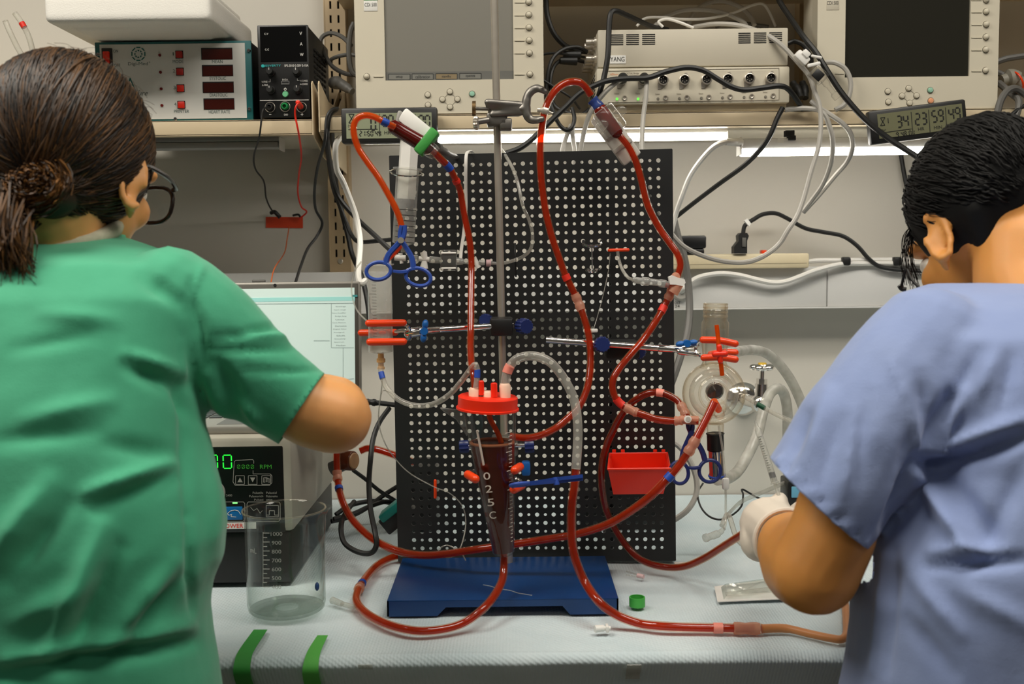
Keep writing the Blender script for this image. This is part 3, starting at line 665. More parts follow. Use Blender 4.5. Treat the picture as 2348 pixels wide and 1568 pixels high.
# ------------------------------------------------------------------ countdown timers
def timer(label, f, box, disp, digits, labels, clock, bars, icon, hline, dm):
    t = thing('countdown_timer', label, 'timer', f.M.translation, 'black digital countdown timers')
    b = B(f); b.rect(*box, 0, .018, .004); b.obj('case', mat('timer_black', (26, 26, 25), .45), t)
    b = B(f); b.rect(disp[0], disp[1], disp[2], disp[3], -.0006, .001); sc = b.obj('display', dm, t)
    b = B(f); d = -.001
    for s, x, y, hw, h in digits:
        for i, ch in enumerate(s): b.seg7(ch, x + (i - (len(s) - 1) / 2) * hw * 1.45, y, hw, h, 3.0, d)
    for s, x, y, w_, h in labels: b.text(s, x, y, w_, h, d)
    s, x, y, hw, h = clock; xx = x
    for ch in s:
        if ch == ':': b.rect(xx - 1, y - 4, xx + 1, y - 2, d - .0002, d + .0002); b.rect(xx - 1, y + 2, xx + 1, y + 4, d - .0002, d + .0002); xx += hw * .8
        elif ch == ' ': xx += hw * .7
        else: b.seg7(ch, xx, y, hw, h, 1.7, d); xx += hw * 1.6
    for x, y0, y1 in bars: b.line([(x, y0), (x + .5, y1)], 1.3, d)
    b.line(hline, 1.3, d); x, y = icon
    b.line([(x - 6, y - 10), (x + 6, y - 10), (x - 6, y + 10), (x + 6, y + 10), (x - 6, y - 10)], 1.6, d)
    b.obj('display_digits', M['inkblk'], sc, smooth=False)
    return t
dm = mat('lcd_green_grey', (142, 148, 122), .3, var=.02)
timer('black countdown timer on the shelf edge behind the orange tube loop', Frame(892, 287, 1.772), (782, 246, 1003, 328), (794, 259, 990, 317),
      [('0', 856, 285, 10, 26), ('00', 889, 277, 10, 24), ('00', 931, 277, 10, 24), ('00', 973, 277, 10, 24)], [('DAY', 804, 289, 11, 6), ('HR', 889, 304, 15, 8), ('MIN', 931, 304, 19, 8), ('SEC', 972, 303, 19, 8)],
      ('21:50 44', 827, 306, 4.6, 11), [(870, 261, 312), (911, 261, 312), (952, 261, 312)], (806, 272), [(799, 297), (866, 296)], dm)
# the tilted one: its own frame lies along its edge
fr2 = Frame(2105, 280, 1.772, roll=-6.6)
def T(u, v):   # position on the tilted case from fractions of its corners
    a = (1992 + (2214 - 1992) * u, 256 + (226 - 256) * u); c = (2000 + (2218 - 2000) * u, 331 + (304 - 331) * u); return a[0] + (c[0] - a[0]) * v, a[1] + (c[1] - a[1]) * v
def timer2():
    f = fr2; t = thing('countdown_timer', 'tilted black countdown timer leaning on the shelf edge under the dark-screened monitor', 'timer', f.M.translation, 'black digital countdown timers')
    b = B(f); cx, cz = f.L(*T(.5, .5)); k = f.k; b.box((cx, .009, cz), (222 * k, .018, 76 * k), .004); b.obj('case', mat('timer_black', (26, 26, 25), .45), t)
    b = B(f); cx, cz = f.L(*T(.52, .49)); b.box((cx, 0, cz), (192 * k, .0012, 55 * k)); sc = b.obj('display', mat('lcd_olive', (112, 112, 86), .3, var=.02), t)
    b = B(f); d = -.001
    for s, u, v in (('34', .335, .42), ('23', .525, .42), ('59', .70, .40), ('49', .875, .40)):
        x, y = T(u, v)
        for i, ch in enumerate(s): b.seg7(ch, x + (i - .5) * 15, y - (i - .5) * 1.8, 10, 25, 3.0, d)
    for s, u, v, w_ in (('HR', .52, .72, 14), ('MIN', .695, .74, 18), ('SEC', .87, .76, 19), ('DAY', .135, .62, 10)): x, y = T(u, v); b.text(s, x, y, w_, 7 if s != 'DAY' else 5, d)
    x, y = T(.27, .80); xx = x
    for ch in '9:48 01':
        if ch in ': ': xx += 4; continue
        b.seg7(ch, xx, y - (xx - x) * .13, 4.4, 10, 1.6, d); xx += 7
    for u in (.43, .61, .785): b.line([T(u, .18), T(u, .85)], 1.2, d)
    b.line([T(.1, .69), T(.42, .68)], 1.2, d); x, y = T(.13, .36)
    b.line([(x - 5, y - 9), (x + 5, y - 10), (x - 5, y + 9), (x + 5, y + 8), (x - 5, y - 9)], 1.5, d); b.line([(x + 13, y + 3), (x + 12, y - 8)], 1.5, d)
    b.obj('display_digits', M['inkblk'], sc, smooth=False)
timer2()

# ------------------------------------------------------------------ cases standing behind the pegboard, glimpsed through its holes
def hidden_case(label, px0, px1, py0, y, m):
    x0, x1 = P(px0, 1150, y).x, P(px1, 1150, y).x; z = P((px0 + px1) / 2, py0, y).z
    t = thing('equipment_case', label, 'case', ((x0 + x1) / 2, y, BZ), 'cases behind the pegboard')
    b = B(); b.bx((x0, y, BZ + .002), (x1, y + .12, z), .006); b.obj('body', m, t)
    b = B(); b.bx((x0 + .01, y - .002, BZ + .02), (x1 - .01, y, z - .01), .001); b.obj('front_panel', M['dark'], t)
hidden_case('wide dark case behind the pegboard, seen through the low holes past the orange bin', 1330, 1530, 1128, 1.84, M['black'])
hidden_case('narrow dark case behind the pegboard, seen through the low holes by the pump', 935, 1000, 1075, 1.84, M['black'])
# ================================================================== retort stand
def stand():
    t = thing('retort_stand', 'blue rectangular stand base carrying the tall steel rod', 'stand', (.02, 1.5, BZ))
    zt = BZ + .0235; fl, fr_ = PZ(887, 1377, zt), PZ(1418, 1370, zt); bl, br = PZ(922, 1280, zt), PZ(1387, 1273, zt)
    yf = (fl.y + fr_.y) / 2; yb = (bl.y + br.y) / 2
    x0, x1 = fl.x, fr_.x; xa, xb = min(bl.x, x0 + .004), br.x
    b = B(); b.box(((x0 + x1) / 2, (yf + yb) / 2, zt - .0015), (x1 - x0, yb - yf, .003), .0014); b.obj('base_plate', M['basebl'], t)
    b = B()   # front and back skirts with a raised middle
    W_ = x1 - x0
    for yy in (yf + .0012, yb - .0012):
        poly = [(x0, zt - .001), (x1, zt - .001), (x1, BZ + .001), (x1 - .066, BZ + .001), (x1 - .076, BZ + .013), (x0 + .080, BZ + .013), (x0 + .068, BZ + .001), (x0, BZ + .001)]
        b.prism(poly, yy - .0012, yy + .0012)
    b.bx((x0, yf, BZ + .001), (x0 + .0024, yb, zt - .001)); b.bx((x1 - .0024, yf, BZ + .001), (x1, yb, zt - .001)); b.obj('base_skirt', M['basebl'], t, smooth=False)
    b = B(); q0, q1 = PZ(1108, 1341, zt + .0003), PZ(1220, 1366, zt + .0003)
    pts = [q0 + (q1 - q0) * (i / 7) + Vector((0, .002 * math.sin(i * 2.1), 0)) for i in range(8)]; b.tube(pts, .0008, 5); b.obj('scratch', mat('bare_scratch', (140, 150, 160), .6), t)
    b = B(); b.cyl(P(1162, 1262, 1.565), P(1132, -60, 1.55), m_(8.6, 1.55), n=24); b.obj('rod', M['steel'], t)
    b = B(); q = P(1162, 1262, 1.565); b.cyl((q.x, q.y, zt), (q.x, q.y, zt + .02), .009, n=20); b.obj('rod_collar', M['steel'], t)
    for x in (x0 + .05, x1 - .05):
        for y in (yf + .02, yb - .03):
            b = B(); b.cyl((x, y, BZ), (x, y, zt - .003), .006); b.obj('foot', M['rubber'], t)
stand()
def knurl(b, c, ax, r, h, n=14):
    "fluted knob"
    ax = Vector(ax).normalized(); R = orient(Vector((0, 0, 0)), ax); c = Vector(c); rg = []
    for hh, s in ((-h / 2, .88), (-h / 2 + .002, 1), (h / 2 - .002, 1), (h / 2, .88)):
        rg.append([c + ax * hh + R @ Vector((math.cos(2 * math.pi * k / (n * 4)), math.sin(2 * math.pi * k / (n * 4)), 0)) * (r * s * (1 + .06 * math.cos(2 * math.pi * k / 4))) for k in range(n * 4)])
    return b.rings(rg)
# ---- grey jaw clamp at the top of the rod
def topclamp():
    t = thing('jaw_clamp', 'grey cast metal jaw clamp near the top of the steel rod', 'clamp', P(1150, 262, 1.53), 'clamps on stands')
    y = 1.53
    b = B(); b.cyl(P(1083, 249, y), P(1091, 249, y), m_(17, y), n=24); b.obj('thumb_screw', M['brass'], t)
    b = B(); b.cyl(P(1091, 249, y), P(1122, 250, y), m_(4, y)); b.obj('screw_shaft', M['zinc'], t)
    b = B(); b.cap(P(1118, 234, y - .005), P(1195, 240, y), m_(8, y)); b.cap(P(1128, 262, y), P(1200, 258, y), m_(7, y)); b.cap(P(1120, 243, y), P(1200, 252, y), m_(8, y))
    b.box(P(1158, 250, y + .02), (.05, .03, .02), .004)
    me = baked(b, .0022, 4); me.shade_smooth(); mobj('clamp_body', me, M['zinc'], t)
    b = B(); b.tube([P(1245, 206, y - .005), P(1228, 203, y), P(1212, 216, y), P(1206, 240, y), P(1208, 262, y), P(1216, 274, y), P(1236, 276, y - .003)], [.0052, .0062, .0065, .007, .0068, .006, .0052], 10, sub=5)
    b.cap(P(1232, 202, y), P(1250, 210, y), m_(7, y)); b.cap(P(1222, 274, y), P(1242, 273, y), m_(8, y)); b.cap(P(1196, 250, y), P(1208, 250, y), m_(10, y))
    me = baked(b, .002, 3); me.shade_smooth(); mobj('jaw', me, M['zinc'], t)
    b = B(); b.tube([P(1232, 252, y), P(1250, 254, y), P(1268, 260, y)], [.003, .005, .0015], 8, flat=(0, 0, 1)); b.obj('jaw_lever', M['steel'], t)
    b = B(); knurl(b, P(1092, 282, y - .01), (1, -.2, 0), m_(15, y), .006); b.obj('ribbed_screw', M['steel'], t)
    b = B(); b.cyl(P(1095, 279, y - .005), P(1120, 275, y), m_(7, y)); b.box(P(1140, 276, y + .02), (.03, .04, .018), .003); b.box(P(1160, 286, y + .015), (.018, .03, .016), .003); b.obj('boss_head', M['zinc'], t)
topclamp()
# ---- three-prong clamps
def wingnut(b, c, s, tilt):
    R = Matrix.Rotation(tilt, 3, 'Y')
    b.cyl(Vector(c) + Vector((0, -.006, 0)), Vector(c) + Vector((0, .006, 0)), s * .42, n=16)
    for k in (1, -1): b.ell(Vector(c) + R @ Vector((0, 0, k * s * .75)), (s * .36, .005, s * .55), R)
def clamp_left():
    y = 1.475; t = thing('prong_clamp', 'orange-tipped prong clamp gripping the clear syringe barrel', 'clamp', P(1000, 755, y), 'clamps on stands')
    yr = 1.50
    for a, bq, r in (((845, 741, y - .018), (925, 740, y - .012), 8.0), ((828, 763, y + .022), (846 + 60, 762, y + .02), 8.0), ((848, 784, y - .018), (925, 783, y - .012), 8.4)):
        b = B(); b.cap(P(*a), P(*bq), m_(r, y)); b.obj('prong_sleeve', M['orange'], t)
    b = B(); b.tube([P(922, 740, y - .012), P(936, 750, y - .008), P(940, 763, y - .004), P(938, 776, y - .008), P(924, 784, y - .012)], .0024, 8)
    b.tube([P(900, 762, y + .02), P(925, 758, y + .01), P(942, 762, y)], .0028, 8); b.obj('prong_wire', M['chrome'], t)
    b = B(); b.cap(P(938, 764, y), P(962, 760, y), m_(12, y)); b.cap(P(958, 760, y), P(1003, 756, yr), m_(8, y)); b.obj('clamp_head', M['chrome'], t)
    b = B(); wingnut(b, P(973, 759, y - .014), .0125, .15); b.obj('wing_nut', M['wing'], t)
    b = B(); b.cyl(P(985, 757, yr), P(1176, 745, yr + .02), m_(7.4, y), n=20); b.obj('clamp_rod', M['chrome'], t)
    b = B(); b.box(P(1150, 748, 1.535), (.034, .05, .026), .004); b.obj('boss_head', M['black'], t)
    b = B(); knurl(b, P(1201, 748, 1.51), (.45, -1, 0), m_(18, y), .02); b.obj('knob', M['navy'], t)
    b = B(); knurl(b, P(1115, 735, 1.56), (-.2, -1, .1), m_(16, y), .018); b.obj('knob', M['navy'], t)
clamp_left()
def clamp_right():
    y = 1.52; t = thing('prong_clamp', 'orange-tipped prong clamp gripping the neck of the glass chamber', 'clamp', P(1470, 800, y), 'clamps on stands')
    b = B(); b.cyl(P(1252, 779, 1.535), P(1520, 799, 1.535), m_(7.6, 1.535), n=20); b.obj('clamp_rod', M['chrome'], t)
    b = B(); b.box(P(1425, 800, 1.565), (.05, .05, .026), .004); b.obj('boss_head', M['black'], t)
    for px, py, yy in ((1380, 790, 1.512), (1462, 806, 1.56)):
        b = B(); knurl(b, P(px, py, yy), (.08, -1, .1), m_(18, y), .018); b.obj('knob', M['navy'], t)
    b = B(); b.cap(P(1512, 798, 1.535), P(1562, 801, 1.53), m_(9, y)); b.cap(P(1558, 806, y + .005), P(1600, 812, y), m_(7, y)); b.cap(P(1560, 798, y + .01), P(1598, 792, y), m_(6, y)); b.obj('clamp_head', M['chrome'], t)
    b = B(); wingnut(b, P(1575, 787, y - .012), .0125, math.pi / 2 - .1); b.obj('wing_nut', M['wing'], t)
    b = B(); b.tube([P(1612, 779, y - .02), P(1600, 786, y - .015), P(1595, 798, y - .01), P(1600, 812, y - .015), P(1614, 820, y - .02)], .0022, 8); b.obj('prong_wire', M['chrome'], t)
    for a, bq in (((1612, 779, y - .03), (1686, 788, y - .036)), ((1614, 820, y - .03), (1686, 824, y - .036)), ((1630, 812, y + .03), (1686, 808, y + .024))):
        b = B(); b.tube([P(*a), P((a[0] + bq[0]) / 2, (a[1] + bq[1]) / 2 - 3, (a[2] + bq[2]) / 2), P(*bq)], .005, 12); b.ell(P(*bq), .005); b.ell(P(*a), .005); b.obj('prong_sleeve', M['orange'], t)
clamp_right()
# ================================================================== hemostats
def hemostat(label, m, Mx, jaw, r1, r2, ring1, ring2, rat, tip, th=.005):
    "all given in the clamp's own plane (x, z) with the pivot at 0"
    t = thing('tubing_clamp', label, 'clamp', Mx.translation, 'blue scissor clamps')
    def bar(b, pts, w_, off):
        q = smooth_path([Vector((x, off, z)) for x, z in pts], 5); rg = []
        for i, c in enumerate(q):
            d = (q[min(i + 1, len(q) - 1)] - q[max(i - 1, 0)]).normalized(); nn = Vector((-d.z, 0, d.x)); ww = w_[0] + (w_[1] - w_[0]) * i / (len(q) - 1)
            rg.append([c + nn * ww + Vector((0, th * .4, 0)), c + nn * ww * .6 + Vector((0, -th * .5, 0)), c - nn * ww * .6 + Vector((0, -th * .5, 0)), c - nn * ww + Vector((0, th * .4, 0))])
        b.rings(rg)
    for k, (rc, rr, of, jw) in enumerate(((r1, ring1, -.0015, 1), (r2, ring2, .0015, -1))):
        b = B(Mx); dr = Vector((rc[0], 0, rc[1])).normalized()
        bar(b, [(jaw[0] + jw * .0022, jaw[1]), (jaw[0] * .5 + jw * .003, jaw[1] * .5), (0, 0), (rc[0] * .45 - jw * .003, rc[1] * .45), (rc[0] - dr.x * rr[0] * .9, rc[1] - dr.z * rr[1] * .9)], (.003, .0042), of)
        b.torus((rc[0], of, rc[1]), (0, 1, 0), rr[0], .0027, 28, 8, rr[1], xdir=(math.cos(rr[2]), 0, math.sin(rr[2])))
        b.obj('handle', m, t)
    b = B(Mx); a, c = rat; bar(b, [a, ((a[0] + c[0]) / 2, (a[1] + c[1]) / 2 - .001), c], (.0022, .0028), 0); b.obj('ratchet', m, t)
    b = B(Mx); b.cyl((0, -.006, 0), (0, .004, 0), .0042, n=18); b.obj('pivot_screw', M['steel'] if tip else m, t)
    return t
k = 1.43 / F
hemostat('blue scissor clamp pinching the orange tube end beside the syringe', M['blueclip'], Matrix.Translation(P(920, 551, 1.43)),
         (5 * k, 34 * k), (-53 * k, -69 * k), (37 * k, -84 * k), (28 * k, 20 * k, .12), (29 * k, 20 * k, -.25), ((-20 * k, -70 * k), (12 * k, -71 * k)), True)
k = 1.49 / F
hemostat('dark blue scissor clamp hanging behind the tube below the glass chamber', M['blueclip2'], Matrix.Translation(P(1585, 992, 1.49)),
         (-3 * k, 30 * k), (-28 * k, -93 * k), (44 * k, -91 * k), (21 * k, 26 * k, .2), (25 * k, 26 * k, 0), ((-8 * k, -82 * k), (20 * k, -82 * k)), False)
k = 1.36 / F
hemostat('blue scissor clamp seen edge-on across the tube beside the reservoir', M['blueclip'],
         Matrix.Translation(P(1275, 1101, 1.35)) @ Matrix.Rotation(rad(-6), 4, 'Y') @ Matrix.Rotation(rad(74), 4, 'X') @ Matrix.Rotation(rad(90), 4, 'Y'),
         (3 * k, 62 * k), (-38 * k, -84 * k), (36 * k, -84 * k), (26 * k, 20 * k, .1), (26 * k, 20 * k, -.1), ((-12 * k, -70 * k), (12 * k, -70 * k)), False)
# ================================================================== conical reservoir
def reservoir():
    y = 1.40; A, Z = P(1122, 938, y), P(1155, 1270, y + .004)
    t = thing('conical_reservoir', 'clear conical reservoir with red lid, half full of dark blood', 'reservoir', Z)
    ax = (Z - A); Ln = ax.length; ax.normalize(); r0, r1 = m_(62, y), m_(25.5, y); R = lambda h: r0 + (r1 - r0) * h / Ln
    b = B(); b.lathe([(R(-.004), -.004), (R(Ln * .5), Ln * .5), (R(Ln), Ln - .003), (R(Ln) * .8, Ln + .001), (.006, Ln + .002)], A, ax, 48); body = b.obj('cone_wall', M['glass'], t)
    hl = (P(1130, 1018, y) - A).dot(ax)
    # level surface stays horizontal: clip the cone of blood by a flat top
    bm = bmesh.new(); bb = B(); bb.lathe([(R(hl - .03) * .955, hl - .03), (R(Ln) * .955, Ln - .004), (.004, Ln - .001)], A, ax, 48, True)
    lev = P(1130, 1016, y).z
    g = bmesh.ops.bisect_plane(bb.bm, geom=bb.bm.verts[:] + bb.bm.edges[:] + bb.bm.faces[:], plane_co=(0, 0, lev), plane_no=(0, 0, 1), clear_outer=True)
    bmesh.ops.holes_fill(bb.bm, edges=[e for e in bb.bm.edges if e.is_boundary]); bm.free(); bb.obj('blood_fill', M['blooddk'], t)
    b = B(); c = A + ax * hl; ell = 0
    rr = R(hl) * .955; b.torus((c.x - .001, c.y, lev + .0008), (0, 0, 1), rr - .0012, .0022, 40, 8); b.obj('foam_line', mat('brown_foam', (150, 84, 48), .5), t)
    # lid
    lz = Vector((0.05, -.03, 1)).normalized(); c = P(1118, 936, y); rl = m_(69, y)
    b = B(); b.lathe([(0, .017), (rl - .002, .017), (rl, .0155), (rl, .002), (rl + .0022, .0012), (rl + .0022, -.0012), (rl - .001, -.0012), (rl - .002, .004), (0, .004)], c, lz, 56); b.obj('lid', M['redor'], t)
    for px, py0, py1, r in ((1104, 905, 874, 6.5), (1133, 910, 879, 8)):
        b = B(); q = P(px, py0, y - .01); b.lathe([(m_(r, y), 0), (m_(r * .92, y), (py0 - py1) * y / F), (m_(r * .7, y), (py0 - py1) * y / F + .001), (0, (py0 - py1) * y / F + .001)], q, (0, 0, 1), 18); b.obj('port_cap', M['redor'], t)
    wp = mat('milky_port', (244, 205, 180), .4, sss=.0)
    for px, py0, h in ((1088, 912, .014), (1118, 916, .012), (1158, 906, .016)):
        b = B(); q = P(px, py0, y - .006); b.lathe([(.0075, -.004), (.0078, h * .8), (.006, h), (.0045, h), (.0045, 0)], q, (0, 0, 1), 20); b.obj('lid_port', wp, t)
    # pouring spout
    b = B(); s0 = P(1010, 936, y)
    b.rings([[P(1062, 940, y - .012), P(1066, 940, y + .012), P(1070, 1000, y + .004), P(1072, 995, y - .006)], [P(1030, 938, y - .006), P(1032, 937, y + .006), P(1046, 962, y), P(1046, 962, y - .001)], [s0 + Vector((0, -.003, 0)), s0 + Vector((0, .003, .001)), s0 + Vector((.004, .002, -.004)), s0 + Vector((.004, -.001, -.004))]], True); b.obj('spout', M['pc'], t)
    # inner dip tube
    b = B(); b.tube([P(1118, 930, y), P(1124, 960, y + .004), P(1140, 990, y + .006), P(1150, 1015, y + .006)], .0035, 10); b.obj('dip_tube', M['bloodlt'], t)
    # graduations on the wall to the viewer's right, letters to the left
    wh = mat('white_print', (214, 200, 188), .6); fc = Vector((0, -1, 0)); side = ax.cross(Vector((0, 1, 0))).normalized() * -1
    if side.x < 0: side = -side
    def onw(h, ang): return A + ax * h + (side * math.sin(ang) + (fc - ax * fc.dot(ax)).normalized() * math.cos(ang)) * (R(h) + .0004)
    b = B()
    for i in range(30):
        h = .03 + i * (Ln - .045) / 30; L_ = .34 if i % 5 == 0 else .2
        b.tube([onw(h, .95 - L_), onw(h, .95 - L_ / 2), onw(h, .95)], .0005, 5, sub=2)
    b.obj('graduations', wh, t)
    b = B(); b.tube([onw(.022 + .0001, -.55), onw(.05, -.52), onw(.07, -.5)], .0016, 6); b.obj('printed_bar', wh, t)
    for s, h in (('0', .085), ('2', .103), ('5', .122), ('C', .14)):
        o = onw(h, -.42); z = -ax; x = side; fr = Frame(1174, 784, 1); xx = side; yy = xx.cross(z)
        fr.M = Matrix.Translation(o + fc * .001) @ Matrix((xx, -yy if yy.y < 0 else yy, z)).transposed().to_4x4(); fr.I = fr.M.inverted(); fr.k = 1
        fr.L = lambda a, c_, d=0: (0, 0)
        b = B(fr); b.text(s, 0, 0, .009, .010, -.0004); b.obj('printed_mark', wh, t)
    return A, Z, ax
RA, RZ_, RAX = reservoir()
def rclamp():
    y = 1.44; t = thing('prong_clamp', 'orange-tipped prong clamp holding the conical reservoir from behind', 'clamp', P(1150, 1040, 1.5), 'clamps on stands')
    for a, bq in (((1073, 1088, 1.375), (1090, 1098, 1.36)), ((1180, 1078, 1.375), (1192, 1070, 1.39)), ((1178, 1122, 1.37), (1196, 1113, 1.385))):
        b = B(); b.cap(P(*a), P(*bq), .0058); b.obj('prong_sleeve', M['orange'], t)
    b = B(); b.tube([P(1075, 1085, 1.385), P(1080, 1080, 1.44), P(1120, 1080, 1.475), P(1175, 1085, 1.47), P(1194, 1075, 1.40)], .0024, 8); b.tube([P(1194, 1112, 1.39), P(1190, 1100, 1.46), P(1150, 1085, 1.475)], .0024, 8); b.obj('prong_wire', M['chrome'], t)
    b = B(); b.box(P(1206, 1073, 1.49), (m_(20, 1.49), .02, m_(32, 1.49)), .003); b.obj('wing_nut', M['wing'], t)
    b = B(); b.cyl(P(1150, 1080, 1.48), P(1158, 1040, 1.545), .005); b.obj('clamp_rod', M['chrome'], t)
    b = B(); b.box(P(1158, 1020, 1.555), (.04, .03, .03), .004); b.obj('boss_head', M['zinc'], t)
    for px in (1064, 1214):
        b = B(); knurl(b, P(px, 1024, 1.53), (1, 0, .05), m_(14, 1.53), .014, 10); b.obj('knob', M['navy'], t)
    b = B(); b.cyl(P(1064, 1024, 1.54), P(1214, 1020, 1.54), .0035); b.obj('screw_shaft', M['chrome'], t)
rclamp()
# ================================================================== tubes of blood
def btube(label, pts, r, name='blood_tube', core=None, bands=(), fits=(), fill=(0, 1), wall=None, nosm=False, group='blood-filled circuit tubes'):
    "pts: world points; bands: (fraction, length_fraction, material); fits: same, wider; fill: filled span"
    w = smooth_path(pts, 7); d = [0]
    for a, c in zip(w, w[1:]): d.append(d[-1] + (c - a).length)
    T_ = d[-1]
    def cut(f0, f1):
        o = []
        for q, s in zip(w, d):
            if f0 * T_ - 1e-9 <= s <= f1 * T_ + 1e-9: o.append(q)
        def at(f):
            s = f * T_
            for i in range(len(d) - 1):
                if d[i] <= s <= d[i + 1]: return w[i].lerp(w[i + 1], (s - d[i]) / max(1e-9, d[i + 1] - d[i]))
            return w[-1]
        o = [at(f0)] + o + [at(f1)]; u = [o[0]]
        for q in o[1:]:
            if (q - u[-1]).length > 1e-4: u.append(q)
        return u if len(u) > 1 else [at(f0), at(f0) + Vector((0, 0, .001))]
    t = thing(name, label, 'tube', w[0], group)
    if core and wall and fill[0] > 0:
        b = B(); b.tube(cut(0, fill[0]), r, 14, raw=True); b.obj('tube_wall', wall, t)
        b = B(); b.tube(cut(fill[0], 1), r, 14, raw=True); b.obj('tube_wall', M['tubewall'], t)
    else:
        b = B(); b.tube(w, r, 14, raw=True); b.obj('tube_wall', wall or M['tubewall'], t)
    if core:
        b = B(); b.tube(cut(*fill), r * .80, 12, raw=True); b.obj('blood', core, t)
    for f, l, m in bands:
        b = B(); b.tube(cut(max(0, f - l / 2), min(1, f + l / 2)), r * 1.1, 14, raw=True); b.obj('tape_band', m, t)
    for f, l, m in fits:
        q = cut(max(0, f - l / 2), min(1, f + l / 2)); n_ = len(q)
        b = B(); b.tube(q, [r * 1.15, r * 1.3, r * 1.12, r * 1.3, r * 1.15], 14, raw=True); b.obj('connector', m, t)
    return t
def PP(l): return [P(*q) for q in l]
yy = 1.45
btube('orange-lit looped tube from the timer down to the blue scissor clamp', PP([(904, 291, 1.46), (879, 278.6, yy), (858, 268, yy), (838, 264.5, yy), (820, 271, yy), (811, 289, yy), (813, 314, yy), (823, 342, yy), (843, 372, yy), (866, 404, yy), (887.5, 440, yy), (906, 475, yy), (918, 506, yy), (923, 540, yy), (915, 565, yy + .01), (898, 584, 1.47), (885, 596, 1.48)]), .0050,
      core=M['bloodlt'], bands=[(.055, .03, M['bluetape'])])
btube('red tube hanging from the green-taped sensor to the reservoir lid', PP([(992, 345, 1.47), (1008, 362, 1.48), (1030, 385, 1.49), (1045, 412.6, 1.50), (1055.6, 440, 1.51), (1061, 472, 1.51), (1067, 504.5, 1.51), (1074, 536.6, 1.51), (1079, 568.8, 1.51), (1081, 601, 1.51), (1081, 640, 1.50), (1080, 700, 1.48), (1079.5, 757, 1.46), (1078.7, 795, 1.44), (1081, 833, 1.42), (1086, 859, 1.40), (1089, 890, 1.395)]), .0053,
      core=M['blood'], bands=[(.09, .028, M['bluetape']), (.155, .012, M['redtape'])])
btube('tall red loop from the jaw clamp down behind the reservoir', PP([(1355, 218, 1.56), (1341, 198, 1.555), (1325, 188, 1.55), (1301, 189, 1.55), (1277.5, 203, 1.545), (1259.6, 227, 1.54), (1249, 255, 1.535), (1243, 288, 1.535), (1239, 330, 1.535), (1239, 375, 1.535), (1242, 420, 1.535), (1250, 478, 1.535), (1264, 538, 1.535), (1279, 583, 1.535), (1296, 630, 1.535), (1311, 660, 1.535), (1325, 690, 1.535), (1337, 722, 1.53), (1348, 760, 1.525), (1353.5, 800, 1.52), (1354, 838, 1.51), (1350, 875, 1.50), (1341, 905, 1.495), (1326, 935, 1.49), (1302, 959, 1.485), (1272, 983, 1.48), (1239, 998, 1.475), (1206, 1004, 1.475), (1170, 1000, 1.48)]), .0056,
      core=M['blood'], bands=[(.525, .013, M['redtape'])], fits=[(.585, .04, M['pinkf'])])
TD = [(1412, 304, 1.56), (1430, 322, 1.56), (1446, 345, 1.56), (1460, 376, 1.56), (1470, 411, 1.56), (1480, 453, 1.56), (1491, 484, 1.56), (1512, 523, 1.56), (1536, 557, 1.555), (1554, 584, 1.55), (1560, 606, 1.55), (1555, 628, 1.55), (1546, 650, 1.55), (1536, 675, 1.55), (1524, 700, 1.55), (1505, 734, 1.54), (1479, 773, 1.53), (1449, 809, 1.515), (1422, 842, 1.505), (1405.5, 872, 1.50), (1407, 902, 1.50), (1422, 925, 1.50), (1449, 941, 1.495), (1476, 951, 1.49), (1506, 961, 1.49), (1545, 965, 1.49), (1575, 963, 1.485), (1602, 966, 1.48)]
btube('long red tube from the clear sensor past the white stopcock to the glass chamber', PP(TD), .0056, core=M['blood'], fits=[(.455, .035, M['pinkf']), (.83, .035, M['pinkf']), (.95, .02, M['pinkf'])], bands=[(.50, .02, M['redtape']), (.795, .025, M['redtape'])])
btube('dark red tube curling down past the orange bin to the gloved hand', PP([(1575, 958, 1.49), (1567, 939, 1.50), (1554, 920, 1.51), (1536, 908, 1.515), (1512, 900, 1.52), (1485, 902, 1.525), (1461, 914, 1.53), (1440, 932, 1.54), (1422, 956, 1.55), (1407, 986, 1.56), (1392, 1018, 1.57), (1383, 1050, 1.575), (1379, 1086, 1.58), (1381, 1124, 1.585), (1388, 1162, 1.59), (1398, 1189, 1.59), (1414, 1219, 1.59), (1436, 1251, 1.585), (1462, 1278, 1.575), (1495, 1294, 1.565), (1537, 1301, 1.555), (1575, 1297, 1.53), (1618, 1278, 1.49), (1662, 1250, 1.44), (1712, 1218, 1.38), (1745, 1196, 1.34)]), .0055,
      core=fluid('dark_blood', (150, 34, 14), (220, 66, 26), .30, .35), bands=[(.085, .014, M['pinktape'])], fits=[(.02, .03, M['pinkf'])])
btube('red tube from the glass chamber sweeping across the stand to the pump', PP([(1638, 922, 1.455), (1622, 956, 1.45), (1605, 989, 1.445), (1587, 1022, 1.44), (1568, 1052, 1.44), (1545, 1082, 1.44), (1515, 1114, 1.44), (1485, 1143, 1.445), (1436, 1178, 1.455), (1388, 1204, 1.465), (1320, 1225, 1.475), (1254, 1236, 1.48), (1190, 1246, 1.485), (1117, 1256, 1.49), (1070, 1263, 1.50), (1021, 1270, 1.515), (974, 1273, 1.53), (929, 1268, 1.55), (884, 1252, 1.57), (846, 1229, 1.60), (811, 1195, 1.63), (790, 1160, 1.66), (779, 1128, 1.68), (774, 1095, 1.70), (772, 1060, 1.71), (772, 1040, 1.715)]), .0061,
      core=M['blood'], bands=[(.15, .012, M['bluetape']), (.925, .008, M['bluetape'])], fits=[(.085, .03, M['pinkf']), (.955, .022, M['pinkf'])])
r = .0058
def bench(px, py, h=0): return PZ(px, py, BZ + r + .003 + h)
